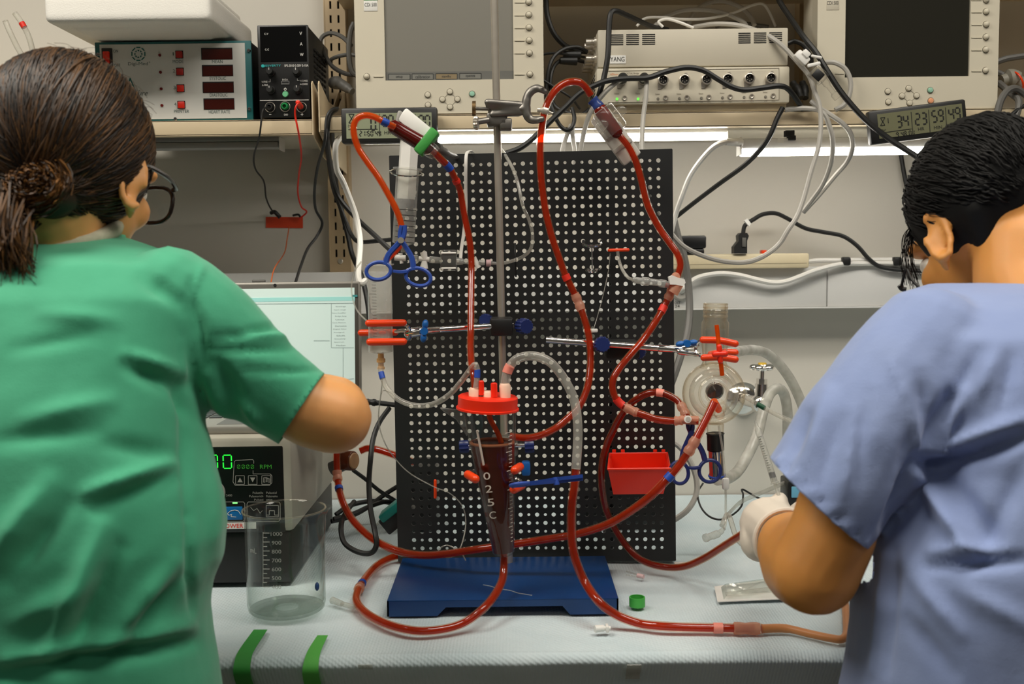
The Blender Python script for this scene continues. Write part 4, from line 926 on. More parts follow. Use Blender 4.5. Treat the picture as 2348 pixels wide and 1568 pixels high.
lp = [P(1155, 1268, 1.404), P(1155.5, 1300, 1.40), P(1151, 1332, 1.385), P(1133, 1366, 1.362), P(1105, 1398, 1.338), bench(1063, 1428, .004), bench(1012, 1443), bench(954, 1446), bench(894, 1433), bench(846, 1410), bench(820, 1384), bench(819, 1360), bench(836, 1328), bench(862, 1298), bench(890, 1281), bench(913, 1274), bench(950, 1268)]
btube('red tube looping on the sheet from the reservoir tip round the blue stand', lp, r, core=M['blood'], bands=[(.705, .012, M['bluetape'])], fits=[(.67, .025, M['pinkf'])])
ct = [P(1158, 896, 1.395), P(1160, 866, 1.395), P(1168, 842, 1.395), P(1184, 824, 1.393), P(1211, 816, 1.39), P(1237, 819, 1.39), P(1262, 831, 1.388), P(1283, 854, 1.386), P(1300, 880, 1.384), P(1314, 910, 1.382), P(1322, 945, 1.38), P(1325, 985, 1.378), P(1324, 1025, 1.376), P(1321, 1068, 1.374), P(1317, 1115, 1.372), P(1312, 1150, 1.371), P(1310, 1198, 1.37), P(1312, 1246, 1.369), P(1321, 1287, 1.368), P(1341, 1334, 1.365), bench(1373, 1379, .028), bench(1414, 1410, .01), bench(1465, 1429), bench(1510, 1435), bench(1567, 1438), bench(1658, 1440), bench(1748, 1441)]
btube('clear arching tube from the reservoir lid, turning red down to the sheet', ct, .0062, core=M['blood'], fill=(.375, .985), bands=[(.045, .016, M['pinktape']), (.915, .018, M['pinktape'])], fits=[(.97, .05, M['pinkf'])], wall=M['tubeclear'])
r = .0052
tn = mat('amber_rubber', (196, 128, 74), .45, var=.08)
tag(B().tube([bench(1746, 1441), bench(1803, 1441), bench(1857, 1453), bench(1905, 1463), bench(1930, 1465), bench(1941, 1452), bench(1941, 1427), bench(1939, 1395), bench(1936, 1370)], [.0056, .005, .005, .005, .005], 12).obj('rubber_tube', tn), 'amber rubber tube bent upward on the sheet beside the blue scrubs', 'tube')
# clear line from the syringe barrel to the lid
btube('clear sagging tube from the syringe barrel to the reservoir lid', PP([(873, 832, 1.47), (873, 846, 1.47), (877, 866, 1.465), (889, 892, 1.46), (917, 918, 1.45), (955.6, 930, 1.44), (994, 926, 1.43), (1030, 905, 1.42), (1058, 874, 1.41), (1078, 847, 1.40), (1089, 836, 1.395), (1094, 846, 1.395), (1094, 866, 1.393), (1091, 890, 1.39)]), .0038,
      bands=[(.075, .04, M['bluetape']), (.92, .045, M['bluetape'])], wall=M['tubeclear'], group='clear circuit tubes')
# pump head tube going behind the board
btube('short red tube from the brown pump head to behind the pegboard', PP([(826, 1034, 1.74), (842, 1028, 1.74), (862, 1030, 1.735), (886, 1037, 1.73), (915, 1047, 1.72), (950, 1060, 1.71)]), .0062, core=M['blood'])
# ================================================================== syringes
def syringe60():
    y = 1.565; A, Z = P(935, 388, y), P(925, 557, y); ax = (Z - A).normalized(); L_ = (Z - A).length; rb = m_(26, y)
    t = thing('large_syringe', 'large clear syringe with a white plunger hung on the pegboard', 'syringe', Z)
    b = B(); b.lathe([(rb * 1.28, -.0015), (rb * 1.28, .001), (rb, .002), (rb * .97, L_), (rb * .5, L_ + .003), (.003, L_ + .004), (.003, L_ + .014)], A, ax, 36); b.obj('barrel', M['frost'], t)
    pt = P(939, 318, y); b = B(); R = orient(A, Z); a2 = P(931, 457, y)
    b.cyl(pt, a2, rb * .86, n=6)
    b.cyl(pt, pt - ax * .003, rb * 1.1, n=24); b.obj('plunger', M['white'], t)
    b = B(); b.cyl(a2, a2 + ax * .012, rb * .93, n=28); b.obj('plunger_seal', mat('grey_seal', (88, 88, 86), .5), t)
    b = B()
    for i in range(7): c = A + ax * (.06 + i * .008); b.torus(c, ax, rb * .98, .0005, 18, 5, a0=-60, a1=60, xdir=(.3, -1, 0))
    b.obj('graduations', M['ink'], t)
    tag(B().torus(P(931, 396, y), (0.1, -.3, 1), m_(36, y), .0012, 32, 8).obj('wire_ring', M['chrome']), 'thin steel wire ring holding the large syringe on the pegboard', 'ring')
    b = B(); b.ell(P(928, 300, 1.56), .001); b.bm.free()
syringe60()
def barrel():
    y = 1.475; t = thing('syringe_barrel', 'clear graduated syringe barrel hanging upright in the prong clamp', 'syringe', P(872, 832, y))
    A, Z = P(870, 606, y), P(873, 806, y); ax = (Z - A).normalized(); L_ = (Z - A).length; r = m_(27.5, y)
    b = B(); b.lathe([(r * 1.2, -.001), (r * 1.2, .001), (r, .002), (r, L_), (r * .55, L_ + .002), (.0042, L_ + .003)], A, ax, 36); b.obj('barrel', M['frost'], t)
    b = B(); b.lathe([(.0042, 0), (.0045, .006), (.0062, .007), (.0062, .012), (.004, .013), (.004, .018), (.0052, .019), (.0052, .022)], Z + ax * .003, ax, 20); b.obj('luer_nozzle', mat('amber_nozzle', (226, 178, 120), .35), t)
    b = B()
    for i in range(22): b.torus(A + ax * (.02 + i * .0042), ax, r * 1.005, .0004, 10, 5, a0=15, a1=55 if i % 5 == 0 else 38, xdir=(.1, -1, 0))
    b.obj('graduations', mat('grey_print', (120, 120, 118), .6), t)
barrel()
# ---- the two flow sensors
def sensors():
    y = 1.47; t = thing('flow_sensor', 'white flow sensor strapped with green tape on the red tube', 'sensor', P(955, 310, y), 'tube flow sensors')
    b = B(); b.cap(P(906, 292, y), P(976, 334, y), m_(17, y), m_(19, y)); b.obj('flow_cell', fluid('sensor_blood', (92, 20, 16), (120, 30, 24), .1, .2, .1), t)
    b = B(); b.cyl(P(962, 326, y), P(996, 350, y), m_(20, y), m_(17, y)); b.cyl(P(992, 347, y), P(1000, 353, y), m_(15, y)); b.obj('cell_end', M['pc'], t)
    d = (P(1000, 350, y) - P(915, 280, y)).normalized(); fr = orient(Vector((0, 0, 0)), d)
    up = Vector((0, -.0, 1)); up = (up - d * d.dot(up)).normalized(); sd = d.cross(up); R = Matrix((d, sd, up)).transposed()
    b = B(); b.box(P(958, 292, y + .006), (m_(92, y), .022, m_(34, y)), .003, R); b.obj('probe_block', M['white'], t)
    b = B(); b.box(P(914, 276, y + .004), (m_(11, y), .018, m_(42, y)), .003, R @ Matrix.Rotation(rad(-25), 3, 'Y')); b.obj('probe_latch', mat('grey_latch', (158, 156, 150), .4), t)
    b = B(); b.box(P(979, 326, y + .001), (m_(23, y), .030, m_(66, y)), .003, R); b.obj('tape_wrap', M['greentape'], t)
    b = B(); b.tube([P(1000, 338, y + .012), P(1022, 350, y + .04), P(1050, 362, 1.66), P(1080, 380, 1.70)], [.008, .006, .004, .003, .003], 10); b.obj('probe_lead', M['dgrey'], t)
    y = 1.56; t = thing('flow_sensor', 'clear flow sensor with blue collar on the tube beside the amplifier', 'sensor', P(1400, 270, y), 'tube flow sensors')
    b = B(); b.tube([P(1358, 228, y), P(1372, 244, y), P(1384, 258, y)], [.0085, .0075, .0085, .0075, .009], 16); b.obj('blue_collar', fluid('blue_collar', (70, 92, 160), (120, 140, 210), .3, .3), t)
    b = B(); b.cap(P(1378, 254, y), P(1414, 303, y), m_(16, y), m_(14, y)); b.obj('flow_cell', fluid('sensor_blood2', (120, 34, 24), (150, 50, 36), .15, .2, .1), t)
    d = (P(1425, 318, y) - P(1380, 256, y)).normalized(); up = Vector((0, 0, 1)); up = (up - d * d.dot(up)).normalized(); R = Matrix((d, d.cross(up), up)).transposed()
    b = B(); b.box(P(1398, 276, y - .004), (m_(62, y), .022, m_(52, y)), .004, R)
    b.obj('clear_housing', M['pc'], t)
    b = B(); b.ell(P(1420, 258, y - .012), (.008, .003, .012), R); b.ell(P(1378, 290, y - .012), (.008, .003, .012), R); b.obj('housing_tab', M['pc'], t)
    b = B(); b.box(P(1412, 314, y + .02), (m_(130, y), .014, m_(50, y)), .004, R); b.obj('probe_head', mat('pale_probe', (206, 203, 194), .45), t)
    b = B(); b.box(P(1405, 300, y + .012), (m_(16, y), .004, m_(50, y)), .001, R); b.box(P(1428, 334, y + .012), (m_(10, y), .004, m_(50, y)), .001, R); b.obj('probe_stripe', M['greyc'], t)
sensors()
# ---- white stopcock, clear side arm, orange tie, wire toggle, zip tie on the board
def boardbits():
    y = 1.54
    t = thing('stopcock', 'white three-way stopcock on the tube at the pegboard edge', 'stopcock', P(1549, 640, y), 'three-way stopcocks')
    b = B(); fr = Frame(1549, 640, y); b = B(fr); b.poly([(1532, 635), (1540, 631), (1552, 636), (1568, 640), (1570, 648), (1564, 656), (1548, 652), (1535, 652)], -.008, .004); b.obj('handle', M['white'], t)
    b = B(); b.cyl(P(1556, 650, y), P(1543, 672, y), m_(12, y)); b.cap(P(1549, 634, y), P(1551, 655, y), m_(10, y)); b.obj('body', M['pinkf'], t)
    t = thing('side_arm', 'clear luer side arm and tube joining the white stopcock', 'connector', P(1490, 648, y), 'clear luer fittings')
    b = B(); b.tube([P(1534, 653, y), P(1520, 650, y), P(1500, 647, y), P(1480, 645, y), P(1462, 643, y), P(1450, 641, y)], [.005, .006, .005, .0065, .005, .004], 12); b.obj('luer', M['frost'], t)
    b = B(); b.tube([P(1452, 641, y), P(1440, 636, y + .01), P(1427, 618, y + .04), P(1419, 595, 1.61), P(1416, 576, 1.612)], .0024, 8); b.obj('line', M['tubeclear'], t)
    b = B(); b.cyl(P(1535, 655, y), P(1526, 653, y), .0035); b.obj('blood_plug', M['blood'], t)
    tag(B().cap(P(1397, 574, 1.617), P(1440, 573, 1.617), .0026).obj('twist_tie', M['orange']), 'short orange tie fixed across the pegboard holes', 'tie', 'orange ties on the board')
    tag(B().cap(P(998, 1102, 1.63), P(998, 1140, 1.63), .0024).obj('twist_tie', M['orange']), 'short upright orange tie low on the pegboard', 'tie', 'orange ties on the board')
    t = thing('wire_toggle', 'steel wire toggle hooked on the pegboard beside the orange tie', 'hook', P(1358, 590, 1.62))
    b = B(); b.tube([P(1338, 553, 1.63), P(1340, 562, 1.61), P(1356, 565, 1.606), P(1376, 562, 1.61), P(1379, 552, 1.63)], .0026, 8); b.obj('upper_bar', M['chrome'], t)
    b = B(); b.tube([P(1342, 618, 1.625), P(1350, 621, 1.61), P(1366, 621, 1.61), P(1376, 616, 1.625)], [.002, .0034, .0034, .002], 8); b.obj('lower_bar', M['chrome'], t)
    b = B(); b.cyl(P(1357, 565, 1.61), P(1358, 618, 1.612), .0011); b.obj('stem', M['chrome'], t)
    tag(B().tube([P(1181, 558, 1.632), P(1181, 575, 1.622), P(1182, 600, 1.62), P(1183, 634, 1.632)], .0015, 6).obj('cable_tie', M['rubber']), 'black cable tie threaded through the pegboard', 'tie')
    tag(B().tube(PP([(1399, 580, 1.62), (1395, 620, 1.61), (1382, 680, 1.60), (1370, 725, 1.59), (1362, 752, 1.58), (1352, 790, 1.57), (1345, 850, 1.56), (1335, 905, 1.555)]), .0006, 5).obj('thin_filament', M['tubeclear']), 'hair-thin clear filament hanging from the orange tie', 'line')
    tag(B().box(P(1354, 758, 1.575), (m_(34, 1.57), .006, m_(9, 1.57)), .002).obj('slide_clip', M['white']), 'small white slide clip on the tall red loop', 'clip')
    # pressure line
    y = 1.59; t = thing('pressure_line', 'row of clear pressure line fittings across the pegboard behind the red tube', 'pressure line', P(1020, 598, y), 'clear luer fittings')
    def seg(nm, m, *l): 
        b = B()
        for a, c, r0, r1 in l: b.cyl(P(a[0], a[1], y), P(c[0], c[1], y), m_(r0, y), m_(r1, y), 14)
        b.obj(nm, m, t)
    seg('valve', M['white'], ((905, 590), (930, 592), 7, 7), ((918, 580), (921, 604), 5, 4)); seg('luer', M['frost'], ((938, 592), (958, 593), 8, 9)); seg('stopcock_body', M['white'], ((971, 578), (974, 596), 8, 7), ((974, 594), (972, 615), 5, 10), ((960, 593), (985, 595), 6, 6))
    seg('luer', M['frost'], ((985, 595), (1012, 597), 8, 7)); seg('luer', M['frost'], ((1046, 599), (1062, 600), 9, 7), ((1062, 600), (1085, 601), 5, 5)); seg('end_valve', M['white'], ((1086, 590), (1098, 614), 6, 6)); seg('luer', M['frost'], ((1098, 602), (1112, 603), 7, 5)); seg('pink_collar', mat('pink_collar', (214, 180, 182), .4), ((1115, 603), (1126, 603), 8, 8)); seg('luer', M['frost'], ((1126, 603), (1140, 604), 4, 3))
    b = B(); b.box(P(1029, 597, y), (m_(37, y), .02, m_(48, y)), .003); b.obj('transducer', M['pc'], t)
    b = B(); b.box(P(1029, 580, y - .006), (m_(34, y), .012, m_(4, y)), .001); b.box(P(1029, 615, y - .006), (m_(34, y), .012, m_(4, y)), .001); b.obj('transducer_edge', M['white'], t)
    tag(B().tube(PP([(1140, 604, y), (1155, 603, y), (1178, 597, y), (1201, 587, y), (1217.5, 569, y), (1221, 537, y), (1213, 504, y), (1199, 472, y), (1188, 422, y + .01), (1176, 387, 1.615), (1160, 358, 1.64), (1150, 344, 1.67)]), .0026, 8).obj('clear_line', M['tubeclear']), 'clear thin line looping up the pegboard to its top edge', 'line')
    tag(B().tube(PP([(1085, 352, 1.68), (1078, 346, 1.65), (1070, 352, 1.62), (1068, 380, 1.612), (1068, 430, 1.61), (1068, 480, 1.61), (1064, 530, 1.605), (1058, 570, 1.60), (1056, 592, 1.595)]), .0026, 8, flat=(1, 0, 0)).obj('ribbon_cable', M['whitec']), 'flat white ribbon cable draped over the top of the pegboard', 'cable')
    tag(B().tube(PP([(700, 1046, 1.70), (828, 600, 1.55)][1:] + [(812, 625, 1.56), (806, 668, 1.56), (818, 710, 1.56), (845, 740, 1.54)]), .0012, 6).obj('clear_line', M['tubeclear']), 'hair-thin clear line looping in front of the laptop corner', 'line')
boardbits()
# ================================================================== orange bin
def bin_():
    t = thing('parts_bin', 'open red-orange plastic bin hung low on the pegboard', 'bin', P(1466, 1138, 1.56))
    yb, yf = 1.612, 1.485
    o = [P(1398, 1040, yb), P(1530, 1038, yb), P(1537, 1074, yf), P(1394, 1076, yf)]; zt = (o[0].z + o[1].z) / 2
    zf = (o[2].z + o[3].z) / 2; zb = P(1466, 1137, yf).z
    lo = [Vector((o[0].x + .004, yb, zb)), Vector((o[1].x - .004, yb, zb)), Vector((P(1524, 1137, yf).x, yf + .012, zb)), Vector((P(1408, 1137, yf).x, yf + .012, zb))]
    up = [Vector((o[0].x, yb, zt)), Vector((o[1].x, yb, zt)), Vector((o[2].x, yf, zf)), Vector((o[3].x, yf, zf))]
    c = sum(up, Vector()) / 4; iu = [c + (q - c) * .95 for q in up]; cl = sum(lo, Vector()) / 4; il = [cl + (q - cl) * .93 + Vector((0, 0, .003)) for q in lo]
    for q, s in zip(iu, up): q.z = s.z
    b = B(); b.rings([il, iu, up, lo], False); vs = [b.v(q) for q in il]; b.f(vs); vs = [b.v(q) for q in lo]; b.f(vs)
    bmesh.ops.remove_doubles(b.bm, verts=b.bm.verts[:], dist=1e-5); b.obj('tray', M['redor'], t, smooth=False)
    b = B(); b.tube(up + [up[0]], .0016, 6, raw=True); b.obj('rim', M['redor'], t)
    for px in (1408, 1428, 1502, 1521):
        b = B(); b.box(P(px, 1036, 1.615), (.006, .004, .008), .001); b.obj('hook', M['redor'], t)
bin_()
# ================================================================== glass chamber
def chamber():
    y = 1.52; t = thing('glass_chamber', 'round clear glass chamber with threaded neck held by orange prongs', 'chamber', P(1640, 985, y))
    C = P(1637, 902, y); R = m_(72, y); up = (P(1641, 700, y) - C); up.y *= .2; up.normalize()
    # flattened double-walled drum facing the viewer
    ax = Vector((-.02, -1, .12)).normalized(); pr = []
    for i in range(15): a = -math.pi / 2 + math.pi * i / 14; pr.append((R * (.55 + .45 * math.cos(a)) if abs(a) < 1.57 else R * .55, R * .62 * math.sin(a)))
    b = B(); b.lathe(pr, C, ax, 56); b.obj('outer_wall', M['glass2'], t)
    b = B(); b.lathe([(R * .30, -R * .6), (R * .55, -R * .5), (R * .78, -R * .1), (R * .80, .0), (R * .72, R * .3), (R * .46, R * .56), (R * .34, R * .58), (R * .28, R * .4)], C, ax, 48); b.obj('inner_wall', clear('reflection_haze_glass', (254, 254, 252), (240, 236, 228), .16, (240, 238, 232), rough=.05, rim=.3), t)  # white haze painted in for the bright reflection on the inner glass
    b = B(); b.torus(C + ax * R * .6, ax, R * .56, .0016, 44, 8); b.torus(C + ax * R * .56, ax, R * .34, .0018, 40, 8); b.torus(C, ax, R * .985, .0014, 56, 8); b.obj('glass_ridge', M['glass2'], t)
    b = B(); b.lathe([(R * .27, -.01), (R * .28, .0), (R * .22, .004), (R * .1, .005), (0, .006)], C + ax * R * .2 + Vector((0, 0, .004)), ax, 32); b.obj('sensor_window', mat('grey_window', (92, 88, 84), .15, metal=.5, var=.5, vs=160), t)
    b = B(); q = C + ax * R * .45 + Vector((0, 0, -R * .42)); b.lathe([(R * .3, 0), (R * .3, .006), (R * .2, .012), (.007, .016), (.007, .03)], q, ax + Vector((0, 0, -.4)), 28); b.obj('outlet_port', M['glass2'], t)
    b = B(); b.tube([q + ax * .004, q + ax * .015 + Vector((0, 0, -.003)), P(1637, 921, 1.458)], .0055, 12); b.obj('outlet_blood', M['bloodlt'], t)
    # neck
    N0 = P(1638, 838, y); N1 = P(1641, 697, y); na = (N1 - N0).normalized(); Ln = (N1 - N0).length; rn = m_(27, y)
    b = B(); b.lathe([(rn * 1.25, -.004), (rn * 1.02, .004), (rn * .98, .01), (rn * 1.16, Ln * .42), (rn * 1.16, Ln * .70), (rn, Ln * .74), (rn, Ln * .8), (rn * 1.06, Ln * .82), (rn, Ln * .84), (rn, Ln * .88), (rn * 1.06, Ln * .9), (rn, Ln * .92), (rn * 1.05, Ln * .96), (rn, Ln), (rn * .88, Ln), (rn * .88, Ln * .6)], N0, na, 44); b.obj('threaded_neck', M['glass2'], t)
    b = B(); b.lathe([(rn * .78, 0), (rn * .8, Ln * .55), (rn * .7, Ln * .7)], N0, na, 36); b.obj('inner_neck', M['glass'], t)
    b = B(); 
    for h in (.8, .87, .94, 1.0): b.torus(N0 + na * Ln * h, na, rn * 1.0, .0011, 40, 6)
    b.obj('thread', M['glass2'], t)
    # lower stem with black sleeve and steel end
    S0, S1, S2, S3 = P(1640, 972, y), P(1640, 994, y), P(1641, 1032, y), P(1644, 1096, y + .005)
    b = B(); b.cyl(S0, S1, m_(20, y), m_(19, y), 28); b.obj('stem', M['glass2'], t)
    b = B(); b.lathe([(m_(19.5, y), 0), (m_(19.5, y), (S2 - S1).length)], S1, S2 - S1, 28, True); b.torus(S1, S2 - S1, m_(19.5, y), .0012); b.obj('black_sleeve', M['black'], t)
    L2 = (S3 - S2).length; b = B(); b.lathe([(m_(17, y), 0), (m_(17, y), L2 * .8), (m_(18, y), L2 * .82), (m_(18, y), L2), (0, L2)], S2, S3 - S2, 28); b.obj('steel_end', M['chrome'], t)
    b = B(); b.torus(S3 - (S3 - S2).normalized() * .004, S3 - S2, m_(18, y), .0016, 28); b.obj('blue_ring', M['bluetape'], t)
    # thin orange stopcock line across the neck
    u = thing('orange_stopcock', 'small orange stopcock on a thin line in front of the glass neck', 'stopcock', P(1652, 812, 1.465), 'three-way stopcocks')
    b = B(); b.tube(PP([(1643, 745, 1.47), (1646, 770, 1.468), (1648, 800, 1.465), (1653, 835, 1.465), (1656, 860, 1.468)]), .0032, 10); b.obj('line', M['bloodlt'], u)
    b = B(); b.cap(P(1640, 812, 1.462), P(1662, 811, 1.462), .0048); b.cap(P(1649, 795, 1.462), P(1652, 828, 1.462), .0038); b.obj('body', M['redor'], u)
chamber()
t = thing('stopcock', 'white-faced stopcock joining two red tubes beside the glass chamber', 'stopcock', P(1578, 961, 1.478), 'three-way stopcocks')
b = B(); b.cyl(P(1578, 961, 1.485), P(1577, 961, 1.468), m_(8.5, 1.48), n=20); b.obj('face', M['white'], t); b = B(); b.disc = None; b.cyl(P(1578, 961, 1.4675), P(1578, 961, 1.4672), m_(5.5, 1.48), n=18); b.obj('dimple', M['greyc'], t)
b = B(); b.cyl(P(1560, 962, 1.487), P(1602, 964, 1.482), .0062); b.obj('body', M['pinkf'], t)
# ================================================================== pump console
def pump():
    f = Frame(575, 1170, 1.53); t = thing('pump_console', 'grey pump console with green digits and black control panel behind the beaker', 'pump', P(480, 1340, 1.6))
    case = mat('pump_case', (168, 164, 150), .45, var=.02)
    b = B(f); b.rect(285, 1003, 671, 1222, 0, .36, .008); b.obj('case', case, t)
    b = B(f); b.rect(285, 1222, 668, 1340, .004, .36, .004); b.obj('lower_case', mat('pump_black', (20, 19, 18), .5), t)
    b = B(f); b.rect(300, 1024, 652, 1222, -.0012, .004, .003); b.obj('control_panel', mat('panel_black', (15, 15, 14), .3), t)
    for x in (330, 640):
        b = B(f); b.rect(x - 12, 1338, x + 12, 1347, .02, .05, .002); b.obj('foot', M['rubber'], t)
    d = -.0017
    gg = glow('green_digits', (40, 230, 60), 1.6); g2 = glow('dim_green', (50, 120, 40), .9)
    for x in (490, 522):
        b = B(f); b.seg7('0', x, 1058, 19, 31, 2.6, d); b.obj('large_digit', gg, t)
    b = B(f)
    for i, c in enumerate('0000'): b.seg7('0', 548 + i * 10.4, 1069.5, 6, 8.6, 1.3, d); b.line([(546 + i * 10.4, 1073), (550 + i * 10.4, 1066)], .8, d)
    b.text('RPM', 610, 1069.5, 27, 9.5, d); b.obj('small_readout', g2, t)
    wh = mat('panel_grey_print', (158, 156, 148), .5); b = B(f)
    b.line([(582.5, 1062), (582.5, 1056), (580, 1053), (541, 1055), (538, 1058), (535, 1104), (540, 1112), (619, 1112), (624, 1106), (624, 1090), (620, 1086), (581, 1086), (581, 1078)], 1.3, d)
    for x in (551, 580, 611): b.line([(x - 10, 1090), (x + 10, 1090), (x + 10, 1110), (x - 10, 1110), (x - 10, 1090)], 1.2, d)
    b.poly([(545, 1105), (557, 1105), (551, 1094)], d - .0002, d); b.poly([(574, 1094), (586, 1094), (580, 1105)], d - .0002, d)
    for o in (0, 3, 6): b.line([(605 + o, 1094 + o * .5), (613 + o, 1094 + o * .5), (613 + o, 1105), (605 + o, 1105), (605 + o, 1094 + o * .5)], 1, d)
    b.text('2400', 526, 1135, 14, 5, d); b.ringd(490, 1128, 26, 2.4, d)
    for i, (s, x, w_) in enumerate((('Pulsatile', 592, 24), ('Pulsatorich', 588, 32), ('Pulsasi', 594, 21), ('Pulsatiel', 623, 24), ('Pulstresku', 624, 26), ('active', 618, 14))): b.text(s, x, 1129 + (i % 3) * 8, w_, 5, d)
    for x0, x1 in ((514, 562), (567, 643)): b.line([(x0 + 3, 1150), (x1 - 3, 1150), (x1, 1154), (x1, 1190), (x1 - 4, 1195), (x0 + 4, 1195), (x0, 1190), (x0, 1154), (x0 + 3, 1150)], 1.2, d)
    b.line([(611, 1158), (639, 1158), (639, 1184), (611, 1184), (611, 1158)], 1.2, d); b.line([(612, 1180), (618, 1180), (618, 1170), (630, 1170), (630, 1180), (638, 1180)], 1.4, d)
    b.line([(575, 1162), (582, 1170), (590, 1165), (597, 1176), (602, 1170)], 1.2, d)
    b.obj('panel_print', wh, t)
    b = B(f); b.rect(516, 1161, 557, 1191, -.003, 0, .001); q = b.obj('hand_button', mat('blue_button', (8, 106, 172), .4), t)
    b = B(f); b.line([(523, 1176), (530, 1170), (540, 1168), (548, 1170), (553, 1178)], 1.2, -.0034); b.line([(523, 1176), (526, 1180), (533, 1178), (531, 1183), (543, 1184)], 1.2, -.0034); b.obj('hand_print', M['paper'], q)
    b = B(f); b.rect(534, 1150.5, 545, 1154, -.002, 0); b.obj('status_light', glow('pale_green_led', (130, 240, 130), 1.5), t)
    b = B(f); b.rect(500, 1197, 588, 1212, -.002, 0); q = b.obj('power_label', M['paper'], t)
    b = B(f); b.text('POWER', 534, 1204.5, 50, 10, -.0024); b.obj('label_print', M['redor'], q)
    # pump head
    b = B(); c = P(800, 1056, 1.745); ax = Vector((1, -.55, .05)); b.lathe([(0, -.016), (m_(21, 1.74), -.016), (m_(23, 1.74), -.012), (m_(23, 1.74), .008), (m_(21, 1.74), .010), (0, .0105)], c, ax, 40); h = b.obj('pump_head', fluid('head_brown', (104, 50, 26), (150, 70, 40), .05, .1), t); h['label'] = 'round brown pump head at the side of the console'
    b = B(); axn = ax.normalized(); b.lathe([(m_(19, 1.74), .0108), (m_(17, 1.74), .0125), (0, .013)], c, ax, 36); b.obj('face_disc', mat('tan_disc', (172, 128, 84), .4), h)
    b = B(); b.cyl(P(760, 1075, 1.76), P(795, 1060, 1.755), .012); b.obj('drive_shaft', M['dgrey'], h)
pump()
# ================================================================== laptop
def laptop():
    zt = P(575, 1003, 1.53).z + .001; t = thing('laptop', 'open grey laptop with a pale screen on top of the pump console', 'laptop', (-.37, 1.72, zt))
    f = Frame(585, 780, 1.765, pitch=-6); al = mat('laptop_grey', (150, 146, 138), .4, metal=.4); x0, x1 = 342, 828
    b = B(f); b.rect(x0, 647, x1, 930, 0, .008, .003); b.obj('screen_lid', al, t)
    b = B(f); b.rect(x0 + 5, 652, x1 - 6, 926, -.0012, .001, .001); b.obj('bezel', mat('laptop_bezel', (84, 80, 72), .45), t)
    b = B(f); b.rect(x0 + 14, 662, x1 - 14, 914, -.002, 0); sc = b.obj('screen', mat('lit_screen', (196, 214, 206), .35, emis=.42, var=.01, vs=3), t)
    d = -.0026
    b = B(f); b.rect(x0 + 14, 683, x1 - 14, 692, d, -.001); b.obj('title_bar', mat('screen_teal', (150, 204, 196), .4, emis=.4), sc)
    tx = mat('screen_text', (120, 134, 130), .5, emis=.1); b = B(f)
    for i, s in enumerate(('Settings', 'Input range', 'Input Amplifier', 'Bridge Amp', 'Units', 'Cyclic Measure', 'Derivative', 'Digital Filter', 'Integral', 'Shift', 'Smoothing', 'Spectrum', 'Median')):
        b.text(s, 782 - (i % 3) * 2, 703 + i * 7.4, 14 + (len(s) * 1.2), 3.0, d)
    b.line([(760, 696), (760, 797), (812, 797)], .6, d); b.line([(787, 797), (787, 880)], .6, d); b.line([(720, 781), (756, 781)], .6, d); b.line([(x0 + 14, 699), (811, 695)], .7, d); b.line([(770, 872), (812, 868)], .7, d)
    b.obj('menu_text', tx, sc)
    b = B(f); b.rect(808, 676, 820, 681, d, -.001); b.obj('screen_tab', mat('screen_tab', (60, 140, 140), .5, emis=.2), sc)
    b = B(f); b.disc(631, 654, 3.4, -.0022, 0, 16); b.obj('webcam', M['dark'], t)
    b = B(); q0 = P(x0, 940, 1.775).x; q1 = P(x1, 940, 1.775).x
    b.bx((q0, 1.555, zt), (q1, 1.79, zt + .012), .003); b.obj('base', al, t)
    b = B()
    for i in range(13):
        for j in range(5): x = q0 + .025 + i * .0232; b.bx((x, 1.64 + j * .02, zt + .0115), (x + .020, 1.657 + j * .02, zt + .0135), .001)
    kb = b.obj('keyboard', M['black'], t); kb['kind'] = 'stuff'
    b = B(); b.bx((-.45, 1.575, zt + .0118), (-.35, 1.63, zt + .0124)); b.obj('touchpad', M['dgrey'], t)
    b = B(f); b.rect(575, 640, 606, 648, .006, .012, .002); b.obj('hinge_clip', M['dgrey'], t)
laptop()
